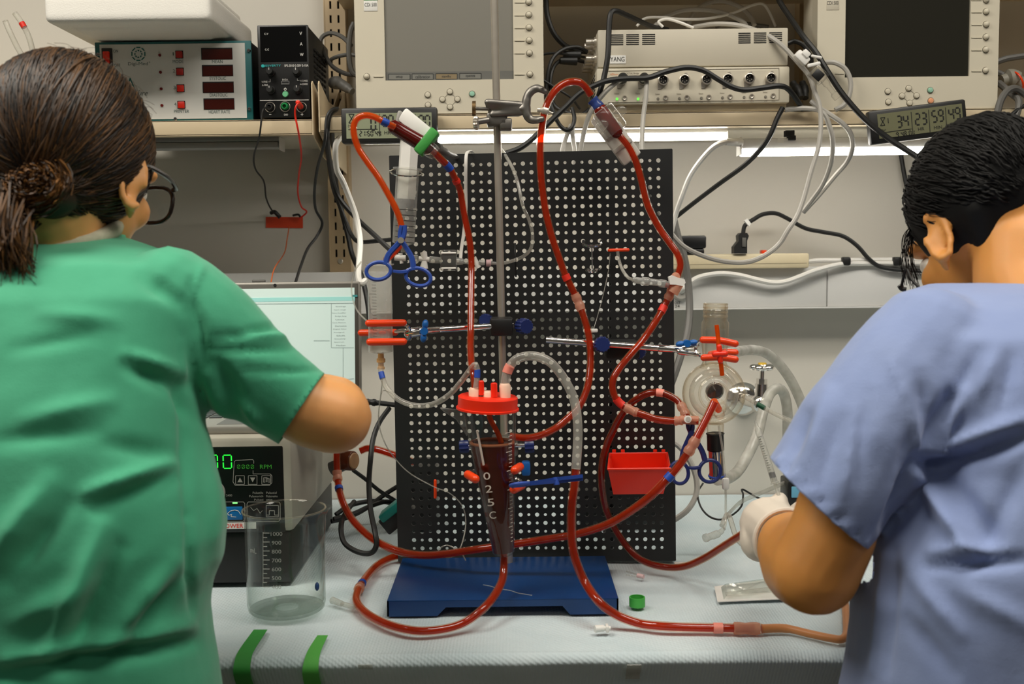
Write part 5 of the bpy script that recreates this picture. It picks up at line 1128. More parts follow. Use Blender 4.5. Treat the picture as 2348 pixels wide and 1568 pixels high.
# ================================================================== beaker
def beaker():
    C = PZ(658, 1398, BZ + .003); t = thing('glass_beaker', 'empty clear glass beaker with white graduations in front of the pump', 'beaker', C)
    R = .0535; H_ = .142
    b = B(); n = 56; prof = [(R * .3, .001), (R * .86, .001), (R * .97, .004), (R, .012), (R, H_ * .5), (R, H_ - .012), (R * 1.02, H_ - .006), (R * 1.07, H_ - .001), (R * 1.065, H_), (R * .985, H_ - .005), (R * .962, H_ - .014), (R * .962, .014), (R * .9, .006), (R * .3, .0045)]
    rg = []
    for r, h in prof:
        ring = []
        for k in range(n):
            a = 2 * math.pi * k / n; da = (a - math.pi + math.pi) % (2 * math.pi) - math.pi; e = math.exp(-(da / .22) ** 2) * max(0, (h - H_ * .86) / (H_ * .14)); rr = r * (1 + .16 * e)
            ring.append(C + Vector((math.cos(a) * rr, math.sin(a) * rr, h)))
        rg.append(ring)
    # turn spout to the viewer's left
    for ring in rg:
        for i, q in enumerate(ring): d = q - C; ring[i] = C + Matrix.Rotation(rad(195), 3, 'Z') @ d
    b.rings(rg, False); b.obj('glass_wall', M['glass'], t)
    b = B(); b.torus(C + Vector((0, 0, H_)), (0, 0, 1), R * 1.05, .0012, 48, 6, a0=25, a1=365 - 10); b.obj('rim_bead', M['glass2'], t)
    b = B(); b.lathe([(0, .001), (R * .9, .001), (R * .95, .005), (R * .8, .0075), (0, .0065)], C, (0, 0, 1), 48); b.obj('thick_bottom', M['glass'], t)
    wh = mat('white_enamel_print', (196, 196, 190), .6)
    ang0 = math.atan2(-C.y, -C.x)   # direction to the viewer
    b = B()
    def at(px, py):   # on the near wall
        d = ray(px, py); o = CAM; ox, oy = o.x - C.x, o.y - C.y; a = d.x ** 2 + d.y ** 2; bb = 2 * (ox * d.x + oy * d.y); c = ox * ox + oy * oy - (R + .0004) ** 2; s = (-bb - math.sqrt(max(0, bb * bb - 4 * a * c))) / (2 * a); return o + d * s
    for i in range(13):
        py = 1222 + i * 10.3; L_ = 15 if i % 2 == 0 else 9
        b.tube([at(603, py), at(603 + L_ / 2, py), at(603 + L_, py)], .0005, 5, sub=2)
    b.tube([at(603, 1220), at(603, 1280), at(603, 1345)], .0005, 5, sub=3); b.obj('graduations', wh, t)
    for i, s in enumerate(('1000', '900', '800', '700', '600', '500', '400')):
        px, py = 634, 1224 + i * 20.3; q = at(px, py); fr = Frame(px, py, 1); nrm = (q - C); nrm.z = 0; nrm.normalize(); xx = Vector((-nrm.y, nrm.x, 0)); 
        fr.M = Matrix.Translation(q + nrm * .0004) @ Matrix((xx, -nrm, Vector((0, 0, 1)))).transposed().to_4x4(); fr.I = fr.M.inverted(); fr.k = q.y / F
        bb = B(fr); bb.text(s, px, py, 27 if i == 0 else 22, 9, 0); bb.obj('volume_mark', wh, t)
    px, py = 581, 1262; q = at(px, py); nrm = (q - C); nrm.z = 0; nrm.normalize(); fr = Frame(px, py, 1); fr.M = Matrix.Translation(q + nrm * .0004) @ Matrix((Vector((-nrm.y, nrm.x, 0)), -nrm, Vector((0, 0, 1)))).transposed().to_4x4(); fr.I = fr.M.inverted(); fr.k = q.y / F
    bb = B(fr); bb.text('mL', px, py, 22, 12, 0); bb.obj('unit_mark', wh, t)
    b = B(); q = at(730, 1345); nn = (q - C); nn.z = 0; b.ell(q - nn * .04, (.003, .004, .006)); b.obj('blue_dot', mat('blue_dot', (20, 60, 110), .5), t)
beaker()
# ================================================================== wall outlets, valve, hoses
def wallbits():
    t = thing('power_strip', 'beige power strip lying along the top of the raceway', 'power strip', P(1700, 600, 2.03))
    f = Frame(1700, 600, 2.03); b = B(f); b.rect(1530, 582, 1856, 616, 0, .05, .004); b.obj('case', mat('beige_strip', (214, 200, 166), .5), t)
    b = B(f); b.line([(1545, 607), (1850, 603)], 1.2, -.0002); b.obj('seam', mat('strip_seam', (150, 138, 112), .6), t)
    b = B(f); b.rect(1750, 573, 1762, 583, .01, .03, .002); b.obj('switch', M['orange'], t)
    t = thing('power_adapter', 'black plug-in power adapter on the power strip by the pegboard', 'adapter', P(1590, 582, 2.03)); f = Frame(1590, 560, 2.025)
    b = B(f); b.rect(1552, 540, 1620, 570, 0, .05, .004); b.obj('case', M['black'], t); b = B(f); b.rect(1552, 570, 1616, 583, .003, .045, .003); b.obj('plug_face', M['black'], t)
    t = thing('mains_plug', 'black mains plug standing in the power strip', 'plug', P(1700, 582, 2.035)); f = Frame(1700, 560, 2.03)
    b = B(f); b.poly([(1682, 581), (1682, 566), (1693, 552), (1692, 540), (1697, 534), (1712, 534), (1716, 541), (1712, 552), (1712, 581)], -.005, .02); b.obj('body', M['rubber'], t); b = B(f); b.rect(1700, 545, 1709, 566, -.008, -.004, .001); b.obj('grip', M['dgrey'], t)
    b = B(); b.tube(PP([(1704, 536, 2.035), (1706, 522, 2.035), (1712, 513, 2.035), (1728, 503, 2.04), (1749, 491.5, 2.045), (1777, 488.8, 2.05), (1804, 500, 2.05), (1846, 523, 2.055), (1888, 532, 2.055), (1932, 541, 2.05), (1965, 563, 2.045), (1993, 594, 2.04), (2020, 612, 2.04), (2068, 619, 2.04), (2140, 622, 2.04)]), .0042, 8); b.obj('flex', M['rubber'], t)
    b = B(f); b.poly([(1705, 506), (1712, 501), (1721, 513), (1716, 519)], -.006, .002); b.obj('cord_tag', M['paper'], t)
    # raceway cables
    g = 'white cables along the raceway'
    cable('white_cable', 'straight white cable taped above the raceway, leaving the power strip', [(1850, 600, 2.05), (1880, 597, 2.05), (1929, 597, 2.05), (1985, 596, 2.05), (2060, 596, 2.05), (2150, 597, 2.05)], .0046, M['whitec'], group=g)
    cable('white_cable', 'white cable sagging in a wave in front of the raceway', [(1573, 655, 2.035), (1590, 642, 2.035), (1611, 633, 2.035), (1652, 627, 2.035), (1694, 631, 2.035), (1735, 641, 2.035), (1770, 648, 2.035), (1800, 646, 2.035), (1832, 635, 2.035), (1874, 619, 2.035), (1929, 606, 2.04), (1985, 604, 2.045), (2060, 604, 2.045), (2150, 604, 2.045)], .005, M['whitec'], group=g)
    for px, lb in ((1939, 'black tape wrap on the raceway cables nearer the power strip'), (2056, 'black tape wrap on the raceway cables beside the face')):
        tag(B().box(P(px, 599, 2.044), (m_(19, 2.04), .02, m_(20, 2.04)), .004).obj('tape_wrap', M['rubber']), lb, 'tape', 'black tape wraps')
    t = thing('cable_gland', 'grey round outlet with printed label behind the pegboard edge', 'outlet', P(1560, 665, 2.04)); b = B(); b.lathe([(.018, 0), (.018, -.006), (.014, -.012), (.01, -.012)], P(1560, 668, 2.05), (0, 1, 0), 28, True); b.obj('flange', M['greyc'], t)
    b = B(); b.tube(PP([(1562, 668, 2.04), (1568, 660, 2.03), (1576, 652, 2.035)]), .006, 10); b.obj('elbow', M['whitec'], t)
    fr = Frame(1552, 695, 2.049); b = B(fr); b.text('CKT', 1553, 694, 13, 6, 0); b.text('24', 1553, 702, 11, 6, 0); b.obj('printed_number', M['inkblk'], t)
    # gas valve
    t = thing('gas_valve', 'chrome wall valve with a lobed handle behind the clear hoses', 'valve', P(1745, 930, 2.06)); y = 2.04
    b = B(); b.lathe([(.034, 0), (.034, -.006), (.022, -.018), (.012, -.022)], (P(1722, 925, y).x, WALL, P(1722, 925, y).z), (0, 1, 0), 36, True); b.obj('wall_flange', M['chrome'], t)
    b = B(); b.cyl((P(1722, 925, y).x, WALL - .02, P(1722, 925, y).z), P(1744, 925, y), .012); b.cyl(P(1744, 935, y), P(1746, 880, y), .014, .012, 20); b.cyl(P(1746, 884, y), P(1747, 868, y), .0105, n=6); b.cyl(P(1747, 870, y), P(1748, 846, y), .0045); b.ell(P(1744, 925, y), .02); b.obj('body', M['chrome'], t)
    b = B()
    for k in range(5): a = k * 2 * math.pi / 5 + .3; c = P(1748, 842, y); b.ell(c + Vector((math.cos(a) * .016, math.sin(a) * .016, 0)), (.0095, .0095, .006))
    b.lathe([(.014, -.006), (.016, 0), (.012, .006)], P(1748, 842, y), (0, 0, 1), 24, True); b.obj('handle', M['chrome'], t)
    b = B(); q = P(1748, 834, y); b.lathe([(.008, -.002), (.008, .002), (0, .003)], q, (0, 0, 1), 20); b.obj('yellow_button', mat('yellow_cap', (214, 176, 60), .4), t)
    hz = clear('braided_hose', (226, 226, 220), (190, 188, 182), .42, (224, 222, 214), rough=.25)
    def hose(label, pts, r):
        b = B(); p = smooth_path(PP(pts), 10); b.tube(p, r, 16, raw=True)
        o = tag(b.obj('braided_hose', hz), label, 'hose', 'clear braided hoses'); return o
    hose('clear braided hose arching high over the chrome valve', [(1660, 812, 1.66), (1691, 806, 1.72), (1722, 802, 1.78), (1754, 808, 1.82), (1784, 832, 1.84), (1811, 868, 1.85), (1832, 910, 1.86), (1846, 950, 1.86), (1858, 1000, 1.86), (1868, 1060, 1.86), (1880, 1130, 1.85), (1900, 1190, 1.82)], .0088)
    hose('clear braided hose rising from the steel chamber end in front of the valve', [(1645, 1100, 1.55), (1668, 1097, 1.58), (1692, 1080, 1.62), (1716, 1040, 1.66), (1737, 994, 1.68), (1749, 945, 1.70), (1764, 905, 1.73), (1782, 891, 1.75), (1797, 902, 1.77), (1805, 938, 1.78), (1806, 985, 1.79), (1806, 1050, 1.80), (1812, 1120, 1.80), (1840, 1180, 1.78), (1900, 1200, 1.74)], .0088)
    btube('clear straight line with a dark green band in front of the valve', PP([(1700, 905, 1.60), (1745, 931, 1.58), (1790, 955, 1.56), (1830, 972, 1.54)]), .0036, bands=[(.36, .13, mat('dark_green_band', (10, 78, 52), .5))], wall=M['tubeclear'], name='clear_tube', group='clear circuit tubes')
    # hanging thin line with white clamp and luer
    t = thing('drip_line', 'thin clear line with a white clamp hanging below the glass chamber', 'line', P(1663, 1210, 1.49)); y = 1.50
    b = B(); b.tube(PP([(1648, 975, y), (1652, 1000, y), (1658, 1040, y), (1662, 1095, y), (1664, 1130, y), (1664, 1170, y), (1664, 1200, 1.49), (1660, 1212, 1.48)]), .0016, 8); b.obj('line', M['tubeclear'], t)
    b = B(); b.box(P(1664, 1109, y), (m_(16, y), .008, m_(28, y)), .003); b.obj('roller_clamp', M['white'], t)
    b = B(); b.tube([P(1660, 1211, 1.48), P(1652, 1220, 1.475), P(1640, 1226, 1.47), P(1628, 1230, 1.465), P(1616, 1234, 1.46)], [.003, .004, .0055, .005, .006], 12); b.obj('luer_end', M['frost'], t)
    t = thing('needle_syringe', 'slim graduated syringe held upright by the white glove', 'syringe', P(1790, 1150, 1.30)); y = 1.31
    A, Z = P(1738, 985, y + .02), P(1776, 1105, y); ax = (Z - A).normalized(); L_ = (Z - A).length
    b = B(); b.lathe([(.0012, -.012), (.0018, -.004), (.0042, 0), (.0042, L_), (.0055, L_ + .0005), (.0055, L_ + .002)], A, ax, 16, True); b.obj('barrel', M['frost'], t)
    b = B(); b.cyl(A + ax * L_ * .82, A + ax * L_ * .92, .0038); b.obj('plunger_seal', M['black'], t)
    b = B(); b.cyl(A + ax * L_ * .92, A + ax * (L_ + .03), .0022); b.cyl(A + ax * (L_ + .028), A + ax * (L_ + .03), .005); b.obj('plunger_rod', M['frost'], t)
    b = B(); sd = ax.cross(Vector((0, 1, 0))).normalized()
    for i in range(16): q = A + ax * (L_ * (.12 + i * .045)) + Vector((0, -.0043, 0)); b.cyl(q - sd * .0038, q - sd * (.0006 if i % 4 else -.001), .0003, n=5)
    b.obj('graduations', M['ink'], t)
wallbits()
# ================================================================== small things on the sheet
def smalls():
    zt = BZ + .002
    c = PZ(1461, 1390, zt); b = B(); n = 44; R = m_(18.5, c.y) ; h = .0135; rg = []
    for r, z in ((R * .86, .002), (R * .86, h), (R * .98, h), (R, h - .001), (R, .0005), (R * .3, 0)): rg.append([c + Vector((math.cos(2 * math.pi * k / n) * r * (1 + (.012 if (k % 2 and r > R * .97) else 0)), math.sin(2 * math.pi * k / n) * r * (1 + (.012 if (k % 2 and r > R * .97) else 0)), z)) for k in range(n)])
    b.rings(rg, True); tag(b.obj('bottle_cap', mat('green_cap', (70, 172, 70), .45), ang=50), 'green screw cap lying on the sheet beside the blue stand', 'cap')
    t = thing('luer_fitting', 'white luer fitting lying near the front edge of the sheet', 'connector', PZ(1382, 1442, zt), 'loose luer fittings')
    q = [PZ(x, y, zt + .005) for x, y in ((1364, 1442), (1384, 1440), (1392, 1440), (1400, 1440))]; b = B(); b.cyl(q[0], q[1], .0048, .0042); b.cyl(q[1], q[3], .0028); b.obj('body', M['white'], t)
    b = B(); b.box(q[2], (.004, .014, .008), .001); b.obj('wings', M['white'], t)
    t = thing('sterile_packet', 'opened clear and white sterile packet on the sheet beneath the elbow', 'packet', PZ(1720, 1360, zt))
    cr = [PZ(1638, 1346, zt), PZ(1760, 1330, zt), PZ(1850, 1372, zt), PZ(1645, 1381, zt)]
    b = B(); th = Vector((0, 0, .0012)); b.rings([cr, [x + th for x in cr]]); b.obj('backing', M['paper'], t)
    ce = sum(cr, Vector()) / 4; b = B(); i1 = [ce + (x - ce) * .82 + th for x in cr]; i2 = [ce + (x - ce) * .7 + Vector((0, 0, .007)) for x in cr]; b.rings([i1, i2]); b.obj('blister', M['glass'], t)
    b = B(); b.cyl(PZ(1665, 1362, zt + .006), PZ(1770, 1350, zt + .006), .003); b.obj('wrapped_needle', M['pc'], t)
    t = thing('pipette_tip', 'small pink-tipped clear needle cap lying behind the green cap', 'cap', PZ(1455, 1320, zt)); b = B(); b.cyl(PZ(1436, 1310, zt + .002), PZ(1462, 1318, zt + .002), .0012); b.cyl(PZ(1436, 1318, zt + .002), PZ(1462, 1322, zt + .002), .0009); b.obj('needle', M['pc'], t)
    b = B(); b.cyl(PZ(1462, 1319, zt + .004), PZ(1476, 1322, zt + .004), .0035, .003); b.obj('hub', mat('pink_hub', (226, 190, 190), .4), t)
    t = thing('luer_fitting', 'translucent luer fittings lying beside the looped red tube', 'connector', PZ(785, 1382, zt), 'loose luer fittings'); b = B(); b.cyl(PZ(762, 1376, zt + .004), PZ(784, 1384, zt + .004), .005, .004); b.cyl(PZ(784, 1384, zt + .004), PZ(812, 1392, zt + .004), .0035); b.obj('body', M['frost'], t)
    t = thing('adhesive_tape', 'white scrap of plastic lying behind the dark red tube on the sheet', 'scrap', PZ(1570, 1288, zt)); b = B(); b.box(PZ(1568, 1291, zt + .001), (.03, .01, .002), .0008); b.obj('strip', M['paper'], t)
    # green tapes over the front edge
    for i, (top, bot, lb) in enumerate((((582, 613, 1443), (552, 592, 1568), 'darker green tape strip on the bench edge nearer the green scrubs'), ((728, 752, 1456), (704, 744, 1568), 'lighter green tape strip on the bench edge below the beaker'))):
        b = B(); q = []
        l0, r0 = PZ(top[0], top[2], BZ + .0035), PZ(top[1], top[2], BZ + .0035); l1 = P(bot[0], bot[2], 1.268); r1 = P(bot[1], bot[2], 1.268)
        sec = []
        for a, c in ((l0, l1), (r0, r1)):
            e = Vector((a.x * .5 + c.x * .5, 1.245, BZ + .000)); e2 = Vector((c.x * .8 + a.x * .2, 1.236, BZ - .016)); sec.append(smooth_path([a, Vector((a.x * .7 + c.x * .3, 1.268, BZ + .0045)), e, e2, Vector((c.x, 1.266, min(c.z, BZ - .055)))], 4))
        rows = [[x, y, y + Vector((0, .0006, -.0006)), x + Vector((0, .0006, -.0006))] for x, y in zip(*sec)]
        b.rings(rows); tag(b.obj('tape_strip', M['greentape'] if i == 0 else mat('light_green_tape', (84, 172, 70), .6, bump=.1, bs=300)), lb, 'tape', 'green tape strips')
    # teal and black cartridge half hidden by the board
    t = thing('cartridge', 'teal-capped black cartridge leaning behind the pegboard edge', 'cartridge', PZ(895, 1220, zt)); R = Matrix.Rotation(rad(-38), 3, 'Y')
    b = B(); b.box(P(915, 1178, 1.72) , (.06, .05, .03), .003, R); b.obj('body', M['black'], t); b = B(); b.box(P(905, 1163, 1.705), (.055, .04, .014), .003, R); b.obj('cap', mat('teal_plastic', (20, 140, 130), .45), t)
    b = B(); b.cyl(P(880, 1185, 1.70), P(862, 1205, 1.69), .0016); b.obj('needle', M['pc'], t)
    # clear acrylic box and its black wire on the far right
    t = thing('acrylic_guard', 'clear acrylic guard standing on the sheet behind the gloved hand', 'guard', PZ(1760, 1180, zt)); b = B()
    b.tube(PP([(1668, 1180, 1.62), (1700, 1150, 1.66), (1750, 1128, 1.68), (1806, 1104, 1.70)]), .004, 6, flat=(0, 0, 1)); b.tube(PP([(1655, 1205, 1.60), (1670, 1180, 1.62), (1690, 1235, 1.56), (1722, 1262, 1.52)]), .004, 8); b.obj('edge_strip', M['tubeclear'], t)
    b = B(); b.box(P(1832, 1130, 1.70), (.05, .05, .05), .003); b.obj('black_end', M['black'], t)
    b = B(); b.box(P(1826, 1128, 1.673), (.016, .003, .018), .001); b.obj('blue_label', mat('pale_blue_label', (110, 180, 210), .5), t)
    cable('thin_wire', 'thin black wire curling on the sheet behind the drip line', [(1612, 1108, 1.75), (1600, 1130, 1.72), (1606, 1160, 1.68), (1625, 1183, 1.65), (1652, 1191, 1.64), (1680, 1180, 1.66), (1700, 1160, 1.68), (1704, 1135, 1.71), (1703, 1122, 1.72), (1740, 1142, 1.72), (1780, 1150, 1.72)], .0016, M['rubber'])
smalls()
# ================================================================== cables
gB, gG = 'black cables', 'grey cables'
def cables():
    K, G = M['rubber'], M['greyc']; y = 1.775
    cable('lead', 'thin black test lead from the power supply to the orange tape', [(617, 246, 1.785), (606, 249, 1.77), (601, 262, 1.765), (594.5, 314, 1.77), (582, 358, 1.84), (586, 388, 1.9), (605, 416, 1.96), (610, 453, 2.02), (622, 480, 2.07), (640, 500, 2.1)], .0016, K, 'cable', 'test leads')
    cable('lead', 'thin red test lead from the power supply to the orange tape', [(691, 246, 1.785), (686, 236, 1.765), (678, 246, 1.76), (677, 266, 1.765), (685, 307, 1.775), (691, 358, 1.84), (685, 402, 1.92), (683, 443, 2.0), (691, 474, 2.06), (703, 486, 2.09), (685, 503, 2.1)], .0016, mat('red_lead', (220, 40, 16), .45), 'cable', 'test leads')
    t = thing('lead_plug', 'red banana plug in the power supply terminal', 'plug', P(688, 240, 1.78)); b = B(); b.cap(P(689, 244, 1.79), P(683, 235, 1.765), .005, .004); b.obj('body', M['redor'], t)
    tag(B().box(P(652, 510, WALL - .001), (m_(85, 2.1), .0012, m_(25, 2.1)), 0, Matrix.Rotation(rad(1.2), 3, 'Y')).obj('tape_patch', M['orangetape']), 'orange tape patch fixing the two leads to the wall', 'tape')
    b = B(); b.tube(PP([(622, 488, 2.103), (630, 486, 2.095), (642, 498, 2.1)]), .004, 8); tag(b.obj('lead_clip', K), 'black clip at the end of the black lead on the orange tape', 'clip', 'lead clips')
    b = B(); b.tube(PP([(672, 494, 2.105), (684, 492, 2.1), (690, 500, 2.1)]), .0022, 8); tag(b.obj('lead_clip', K), 'small dark clip at the end of the red lead on the orange tape', 'clip', 'lead clips')
    cable('thin_wire', 'thin orange wire dropping from the orange tape to the laptop', [(663, 520, 2.1), (658, 550, 2.09), (652, 580, 2.06), (630, 614, 1.95), (622, 645, 1.85), (622, 662, 1.80)], .0011, mat('orange_wire', (206, 96, 30), .5))
    cable('black_cable', 'thin black cable drooping from the timer to the laptop top', [(775, 248, 1.80), (760, 252, 1.79), (749, 272, 1.785), (744, 327, 1.79), (728, 385, 1.85), (721, 440, 1.9), (724, 480, 1.93), (739, 511, 1.95), (727, 541, 1.95), (705, 571, 1.92), (688, 615, 1.86), (677, 650, 1.82)], .0026, K, group=gB)
    cable('black_cable', 'black cable slanting from the upright to the pegboard behind the syringe', [(772, 250, 1.81), (756, 264, 1.80), (750, 300, 1.80), (751, 330, 1.82), (758, 385, 1.88), (766, 425, 1.92), (782, 460, 1.93), (820, 503, 1.92), (860, 540, 1.88), (893, 571, 1.84), (930, 600, 1.80)], .0046, K, group=gB)
    cable('black_cable', 'black cable turning level behind the white cable toward the pegboard', [(768, 252, 1.82), (752, 270, 1.81), (748, 310, 1.81), (754, 370, 1.88), (764, 430, 1.94), (780, 475, 1.96), (794, 510, 1.96), (806, 538, 1.95), (822, 554, 1.93), (860, 553, 1.90), (898, 549, 1.88), (940, 545, 1.86)], .004, K, group=gB)
    cable('black_cable', 'flat black cable running down the upright behind the laptop edge', [(760, 300, 1.86), (770, 420, 2.04), (781, 475, 2.06), (798, 541, 2.06), (808, 585, 2.05), (828, 630, 2.02), (842, 690, 2.0), (850, 760, 1.98)], .005, K, group=gB)
    cable('white_cable', 'white cable curving down beside the upright to a loop at the laptop corner', [(790, 312, 1.86), (777, 318, 1.82), (769, 340, 1.81), (772, 388, 1.83), (786, 416, 1.85), (804, 461, 1.87), (818, 503, 1.88), (826, 554, 1.87), (823, 605, 1.84), (822, 635, 1.80), (828, 650, 1.78), (838, 643, 1.79)], .0052, M['whitec'])
    cable('grey_cable', 'dark grey cable looped behind the power supply beside the upright', [(815, 172, 1.9), (790, 168, 1.92), (762, 152, 1.94), (745, 125, 1.95), (735, 98, 1.95), (742, 82, 1.95), (762, 76, 1.95), (785, 85, 1.94), (806, 105, 1.93)], .004, M['dgrey'], group=gG)
    cable('grey_cable', 'dark grey cable arching behind the lit-screen monitor beside the upright', [(745, 148, 1.96), (765, 133, 1.95), (790, 126, 1.94), (806, 125, 1.93), (830, 130, 1.92)], .0036, M['dgrey'], group=gG)
    cable('grey_cable', 'dark grey cable hanging straight against the lit-screen monitor side', [(812, 52, 1.9), (804, 72, 1.9), (800, 110, 1.9), (802, 145, 1.9), (810, 168, 1.9), (830, 176, 1.9)], .0046, M['dgrey'], group=gG)
    b = B(); b.tube(PP([(762, 190, 1.88), (775, 190, 1.87), (790, 198, 1.86), (808, 210, 1.85)]), [.010, .0115, .0095, .0085, .006], 14); tag(b.obj('cable_plug', M['dgrey']), 'dark grey ribbed plug lying at the shelf end beside the upright', 'plug')
    # amplifier leads
    cable('grey_cable', 'grey cable from the first amplifier socket down behind the pegboard', [(1424, 183, 1.765), (1410, 192, 1.755), (1392, 207, 1.755), (1368, 235, 1.765), (1352, 262, 1.77), (1343, 288, 1.775), (1336, 318, 1.78), (1331, 352, 1.78), (1330, 400, 1.78)], .004, G, group=gG)
    cable('grey_cable', 'long grey cable from the second amplifier socket sagging to the right and back up', [(1474, 183, 1.765), (1482, 184, 1.75), (1481, 223, 1.745), (1475, 268, 1.74), (1472, 328, 1.72), (1476, 388, 1.70), (1487, 434, 1.69), (1506, 482, 1.69), (1533, 527, 1.69), (1568, 565, 1.69), (1619, 589, 1.70), (1666, 600, 1.71), (1710, 601, 1.72), (1749, 588, 1.73), (1785, 561, 1.74), (1807, 527, 1.74), (1827, 497, 1.745), (1843, 455, 1.75), (1860, 393, 1.755), (1876, 340, 1.76), (1882, 294, 1.765), (1880, 245, 1.77), (1868, 210, 1.775), (1855, 174, 1.78), (1832, 146, 1.785), (1799, 110, 1.79), (1768, 86, 1.80), (1736, 71, 1.83), (1692, 58, 1.86), (1640, 55, 1.88), (1590, 62, 1.90)], .0041, G, group=gG)
    for i, (lb, pts) in enumerate((('grey cable pair hanging behind the pegboard top, nearer the steel rod', [(1310, 262, 1.84), (1308, 290, 1.80), (1300, 310, 1.80), (1290, 345, 1.79), (1286, 400, 1.79)]), ('grey cable hanging behind the pegboard top in the middle', [(1312, 250, 1.84), (1312, 290, 1.80), (1314, 320, 1.80), (1318, 350, 1.79), (1318, 400, 1.79)]))): cable('grey_cable', lb, pts, .004, G, group=gG)
    for lb, pts in (('grey cable loop hanging lower right of the bridge amplifier', [(1800, 252, 1.79), (1840, 248, 1.785), (1875, 252, 1.78), (1890, 262, 1.775), (1899, 281, 1.775), (1909, 319, 1.78), (1906, 370, 1.80), (1888, 420, 1.83), (1862, 458, 1.86), (1841, 485, 1.88)]),
                    ('widest grey cable loop hanging under the dark-screened monitor', [(1860, 232, 1.79), (1880, 248, 1.78), (1905, 264, 1.775), (1932, 283, 1.775), (1950, 306, 1.78), (1955, 337, 1.79), (1943, 370, 1.81), (1916, 402, 1.84), (1880, 445, 1.87), (1842, 487, 1.89)]),
                    ('grey cable loop lying against the dark-screened monitor corner', [(1893, 143, 1.79), (1915, 144, 1.785), (1938, 158, 1.785), (1950, 185, 1.785), (1948, 215, 1.785), (1935, 240, 1.785), (1915, 252, 1.785)])):
        cable('grey_cable', lb, pts, .0042, G, group=gG)
    cable('black_cable', 'long black cable crossing down in front of the dark-screened monitor', [(1778, -30, 1.88), (1786, 0, 1.86), (1809, 36, 1.83), (1842, 84, 1.79), (1871, 120, 1.775), (1891, 153, 1.765), (1922, 202, 1.76), (1952, 240, 1.757), (1991, 281, 1.755), (2037, 317, 1.755), (2080, 345, 1.75), (2126, 373, 1.74), (2172, 394, 1.72), (2220, 410, 1.70)], .0047, K, group=gB)
    cable('black_cable', 'thin black cable on the wall above the face at the strip lamp', [(2064, 340, 2.10), (2070, 380, 2.10), (2080, 430, 2.10), (2095, 470, 2.10), (2110, 495, 2.10)], .0045, K, group=gB)
    cable('black_cable', 'black cable rising along the edge of the lit-screen monitor', [(1250, -20, 1.86), (1252, 0, 1.86), (1255, 36, 1.86), (1269, 75, 1.86), (1295, 104, 1.87), (1325, 116, 1.89), (1345, 119, 1.90)], .0046, K, group=gB)
    cable('black_cable', 'black cable arching over the top of the recorder box', [(1530, 68, 1.9), (1498, 62, 1.86), (1468, 49, 1.82), (1433, 33, 1.79), (1412, 25, 1.775), (1400, 33, 1.77), (1396, 74, 1.768), (1394, 125, 1.765), (1386, 173, 1.765), (1376, 209, 1.765), (1369, 235, 1.78)], .0046, K, group=gB)
    cable('black_cable', 'black cable waving across the front of the amplifier sockets', [(1160, 352, 1.72), (1195, 338, 1.72), (1230, 310, 1.73), (1260, 280, 1.735), (1295, 247, 1.74), (1328, 215, 1.745), (1361, 197, 1.748), (1394, 185, 1.748), (1438, 180, 1.745), (1486, 178, 1.74), (1528, 164, 1.745), (1573, 155, 1.75), (1611, 161, 1.752), (1647, 182, 1.752), (1677, 199, 1.752), (1707, 206, 1.754), (1752, 201, 1.756), (1787, 197, 1.758), (1808, 205, 1.765), (1829, 232, 1.78), (1840, 250, 1.80)], .0046, K, group=gB)
    cable('black_cable', 'black cable from under the amplifier slanting down to the power adapter', [(1795, 246, 1.782), (1781, 274, 1.782), (1766, 310, 1.785), (1746, 340, 1.80), (1707, 379, 1.84), (1647, 423, 1.9), (1590, 466, 1.95), (1552, 496, 1.98), (1520, 520, 2.0)], .0044, K, group=gB)
    cable('white_cable', 'white cord of the lower strip lamp curving down to the pegboard', [(1699, 327, 1.85), (1680, 325, 1.84), (1660, 326, 1.84), (1635, 338, 1.85), (1606, 369, 1.87), (1582, 405, 1.89), (1564, 450, 1.91), (1550, 490, 1.93), (1540, 530, 1.94)], .0048, M['whitec'])
    b = B(); b.cyl(P(1700, 327, 1.85), P(1664, 325, 1.84), .0075, .006); tag(b.obj('lamp_plug', M['whitec']), 'white plug at the near end of the lower strip lamp', 'plug')
    # coil on top of the recorder
    for lb, pts, r, m in (('grey cable coil arching highest above the recorder box', [(1577, 62, 1.92), (1590, 30, 1.93), (1620, 8, 1.94), (1660, 3, 1.94), (1700, 18, 1.94), (1722, 40, 1.93), (1730, 58, 1.92)], .0042, G), ('grey cable coil lying low across the recorder top', [(1498, 64, 1.9), (1520, 42, 1.9), (1560, 25, 1.91), (1610, 22, 1.91), (1660, 30, 1.91), (1700, 48, 1.91), (1712, 60, 1.91)], .0042, G),
                          ('pale cable wandering over the recorder box toward the shelf upright', [(1460, 60, 1.89), (1480, 42, 1.89), (1520, 40, 1.89), (1560, 44, 1.89), (1620, 43, 1.9), (1680, 30, 1.91), (1725, 12, 1.92), (1750, 10, 1.93), (1765, 30, 1.94), (1778, 60, 1.95)], .0024, M['whitec']), ('pale flat cable on the front edge of the recorder top', [(1520, 62, 1.87), (1510, 50, 1.87), (1530, 44, 1.87), (1560, 52, 1.86), (1590, 64, 1.86)], .0026, M['whitec']),
                          ('dark grey cable bundle behind the pale coil on the recorder', [(1640, 60, 1.95), (1670, 52, 1.95), (1720, 56, 1.95), (1762, 62, 1.95)], .004, M['dgrey'])): cable('coiled_cable', lb, pts, r, m, group='cables on the recorder')
